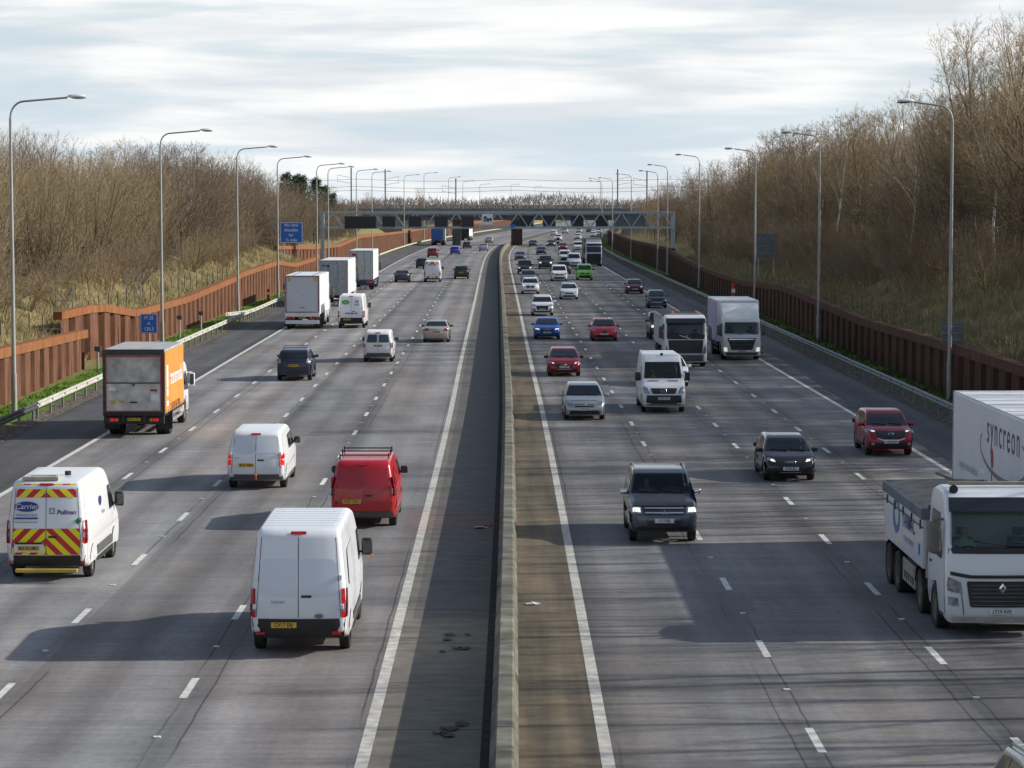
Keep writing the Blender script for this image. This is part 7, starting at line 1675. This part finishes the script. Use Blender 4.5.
# ------------------------------------------------------------------ grass
def grass(name, label, n, o0, o1, y0, y1, h, mat, w=.02, lean=.35, power=1.):
    A = []
    for k in range(n):
        y = y0 + (y1 - y0) * rng.random()**power; o = rng.uniform(o0, o1); z = ground_z(o, y) if abs(o) > 19.3 else 0
        if math.sin(o * 1.9 + y * .55) + math.sin(y * 1.3 - o) < rng.uniform(-1.6, .8): continue
        p = np.array([xc(y) + o, y, z - .02]); A.append((p, p + np.array([rng.normal() * lean, rng.normal() * lean, 1.]) * h * rng.uniform(.4, 1.1), w, w * .25))
    me = seg_mesh(name, A, mat, 2); tag(meshobj(name, me), label, 'grass', kind='stuff')
GREENG = bark('green_grass_blades', (.09, .17, .025), (.17, .27, .04)); WEED = bark('dull_weed_blades', (.06, .085, .03), (.13, .13, .06)); DRYG = bark('dry_grass_blades', (.27, .22, .11), (.38, .32, .18)); DULLG = bark('dull_grass_blades', (.21, .175, .09), (.32, .265, .155))
grass('green_grass', 'bright green grass strip between the left guard rail and the rusted wall', 26000, -22.3, -20.7, 85, 330, .12, GREENG, .03, .5, 1.6)
grass('green_grass', 'dull green weeds between the right guard rail and the dark wall', 9000, 20.3, 21.9, 80, 320, .28, WEED, .03, .5, 1.5)
grass('dry_grass', 'tall dry grass on the left bank above the wall', 42000, -30.5, -23.9, 95, 330, .55, DRYG, .022, .35, 1.5)
grass('dry_grass', 'tall dull grass on the right bank above the wall', 52000, 23.0, 31., 90, 330, .75, DULLG, .02, .35, 1.5)
# ------------------------------------------------------------------ sky, sun, camera
W = bpy.data.worlds.new('World'); sc.world = W; W.use_nodes = True; n, l = W.node_tree.nodes, W.node_tree.links
SUN_EL, SUN_AZ = math.radians(26.5), math.radians(83.)      # azimuth clockwise from +Y (the way the camera looks)
sky = n.new('ShaderNodeTexSky'); sky.sky_type = 'NISHITA'; sky.sun_disc = False; sky.sun_elevation = SUN_EL; sky.sun_rotation = SUN_AZ; sky.air_density = 1.; sky.dust_density = 1.2; sky.altitude = 80
tc = n.new('ShaderNodeTexCoord'); sp = n.new('ShaderNodeSeparateXYZ'); l.new(tc.outputs['Generated'], sp.inputs[0])
def WM(op, a, b=None):
    x = n.new('ShaderNodeMath'); x.operation = op
    for i, q in enumerate((a, b)):
        if q is None: continue
        if isinstance(q, (int, float)): x.inputs[i].default_value = q
        else: l.new(q, x.inputs[i])
    return x.outputs[0]
# cloud layer: project the view direction on a high plane so that it thins into long bands towards the horizon
zz = WM('ADD', WM('MAXIMUM', sp.outputs[2], 0.), .035); cx = WM('DIVIDE', sp.outputs[0], zz); cy = WM('DIVIDE', sp.outputs[1], zz); cb = n.new('ShaderNodeCombineXYZ'); l.new(cx, cb.inputs[0]); l.new(cy, cb.inputs[1])
def wn(scale, sx, sy, det, off=0.):
    mp = n.new('ShaderNodeMapping'); mp.inputs['Scale'].default_value = (sx, sx, sy); mp.inputs['Location'].default_value = (off, off * .6, off); l.new(tc.outputs['Generated'], mp.inputs[0])
    t = n.new('ShaderNodeTexNoise'); t.inputs['Scale'].default_value = scale; t.inputs['Detail'].default_value = det; t.inputs['Roughness'].default_value = .52; t.inputs['Distortion'].default_value = .25; l.new(mp.outputs[0], t.inputs[0]); return t.outputs['Fac']
def wr(s, a, b, c=0., d=1.):
    r = n.new('ShaderNodeMapRange'); r.interpolation_type = 'SMOOTHSTEP'; r.inputs[1].default_value = a; r.inputs[2].default_value = b; r.inputs[3].default_value = c; r.inputs[4].default_value = d; l.new(s, r.inputs[0]); return r.outputs[0]
thin = wr(sp.outputs[2], .06, .36, 1., .12); cover = WM('MULTIPLY', wr(wn(1., 7., 62., 9, 2.1), .38, .56, .28, 1.), thin); shade = wr(wn(1., 8., 78., 9, 5.3), .36, .60)
def mixc(f, a, b):
    x = n.new('ShaderNodeMix'); x.data_type = 'RGBA'
    for i, q in ((0, f), (6, a), (7, b)):
        if isinstance(q, tuple): x.inputs[i].default_value = (*q, 1)
        else: l.new(q, x.inputs[i])
    return x.outputs[2]
cloud = mixc(shade, (6.0, 6.35, 6.7), (8.1, 8.1, 8.05))
low = wr(sp.outputs[2], .0, .25, 1., 0.); clear = mixc(WM('MULTIPLY', low, .9), sky.outputs[0], (4.95, 6.1, 7.05))
col = mixc(WM('MULTIPLY', cover, .96), clear, cloud)
bg = n['Background']; l.new(col, bg.inputs[0]); bg.inputs[1].default_value = .125
sl = bpy.data.lights.new('sun', 'SUN'); sl.energy = 5.0; sl.angle = math.radians(.5); sl.color = (1., .95, .87); so = bpy.data.objects.new('sun', sl); COL.objects.link(so)
sd = Vector((math.sin(SUN_AZ) * math.cos(SUN_EL), math.cos(SUN_AZ) * math.cos(SUN_EL), math.sin(SUN_EL))); so.rotation_euler = sd.to_track_quat('Z', 'Y').to_euler(); so.location = (60, 60, 60)
cam = bpy.data.cameras.new('camera'); co = bpy.data.objects.new('camera', cam); COL.objects.link(co); co.location = (0, 0, 9.3)
cam.sensor_width = 36; cam.lens = 2520 * 36 / 1024; cam.clip_start = .5; cam.clip_end = 9000; co.rotation_euler = (PI / 2 - math.atan((384 - 203) / 2520), 0, 0); sc.camera = co
sc.view_settings.view_transform = 'Standard'; sc.view_settings.look = 'None'; sc.view_settings.exposure = 0
sc.render.engine = 'CYCLES'; sc.cycles.max_bounces = 6; sc.cycles.transparent_max_bounces = 8; sc.cycles.use_denoising = True
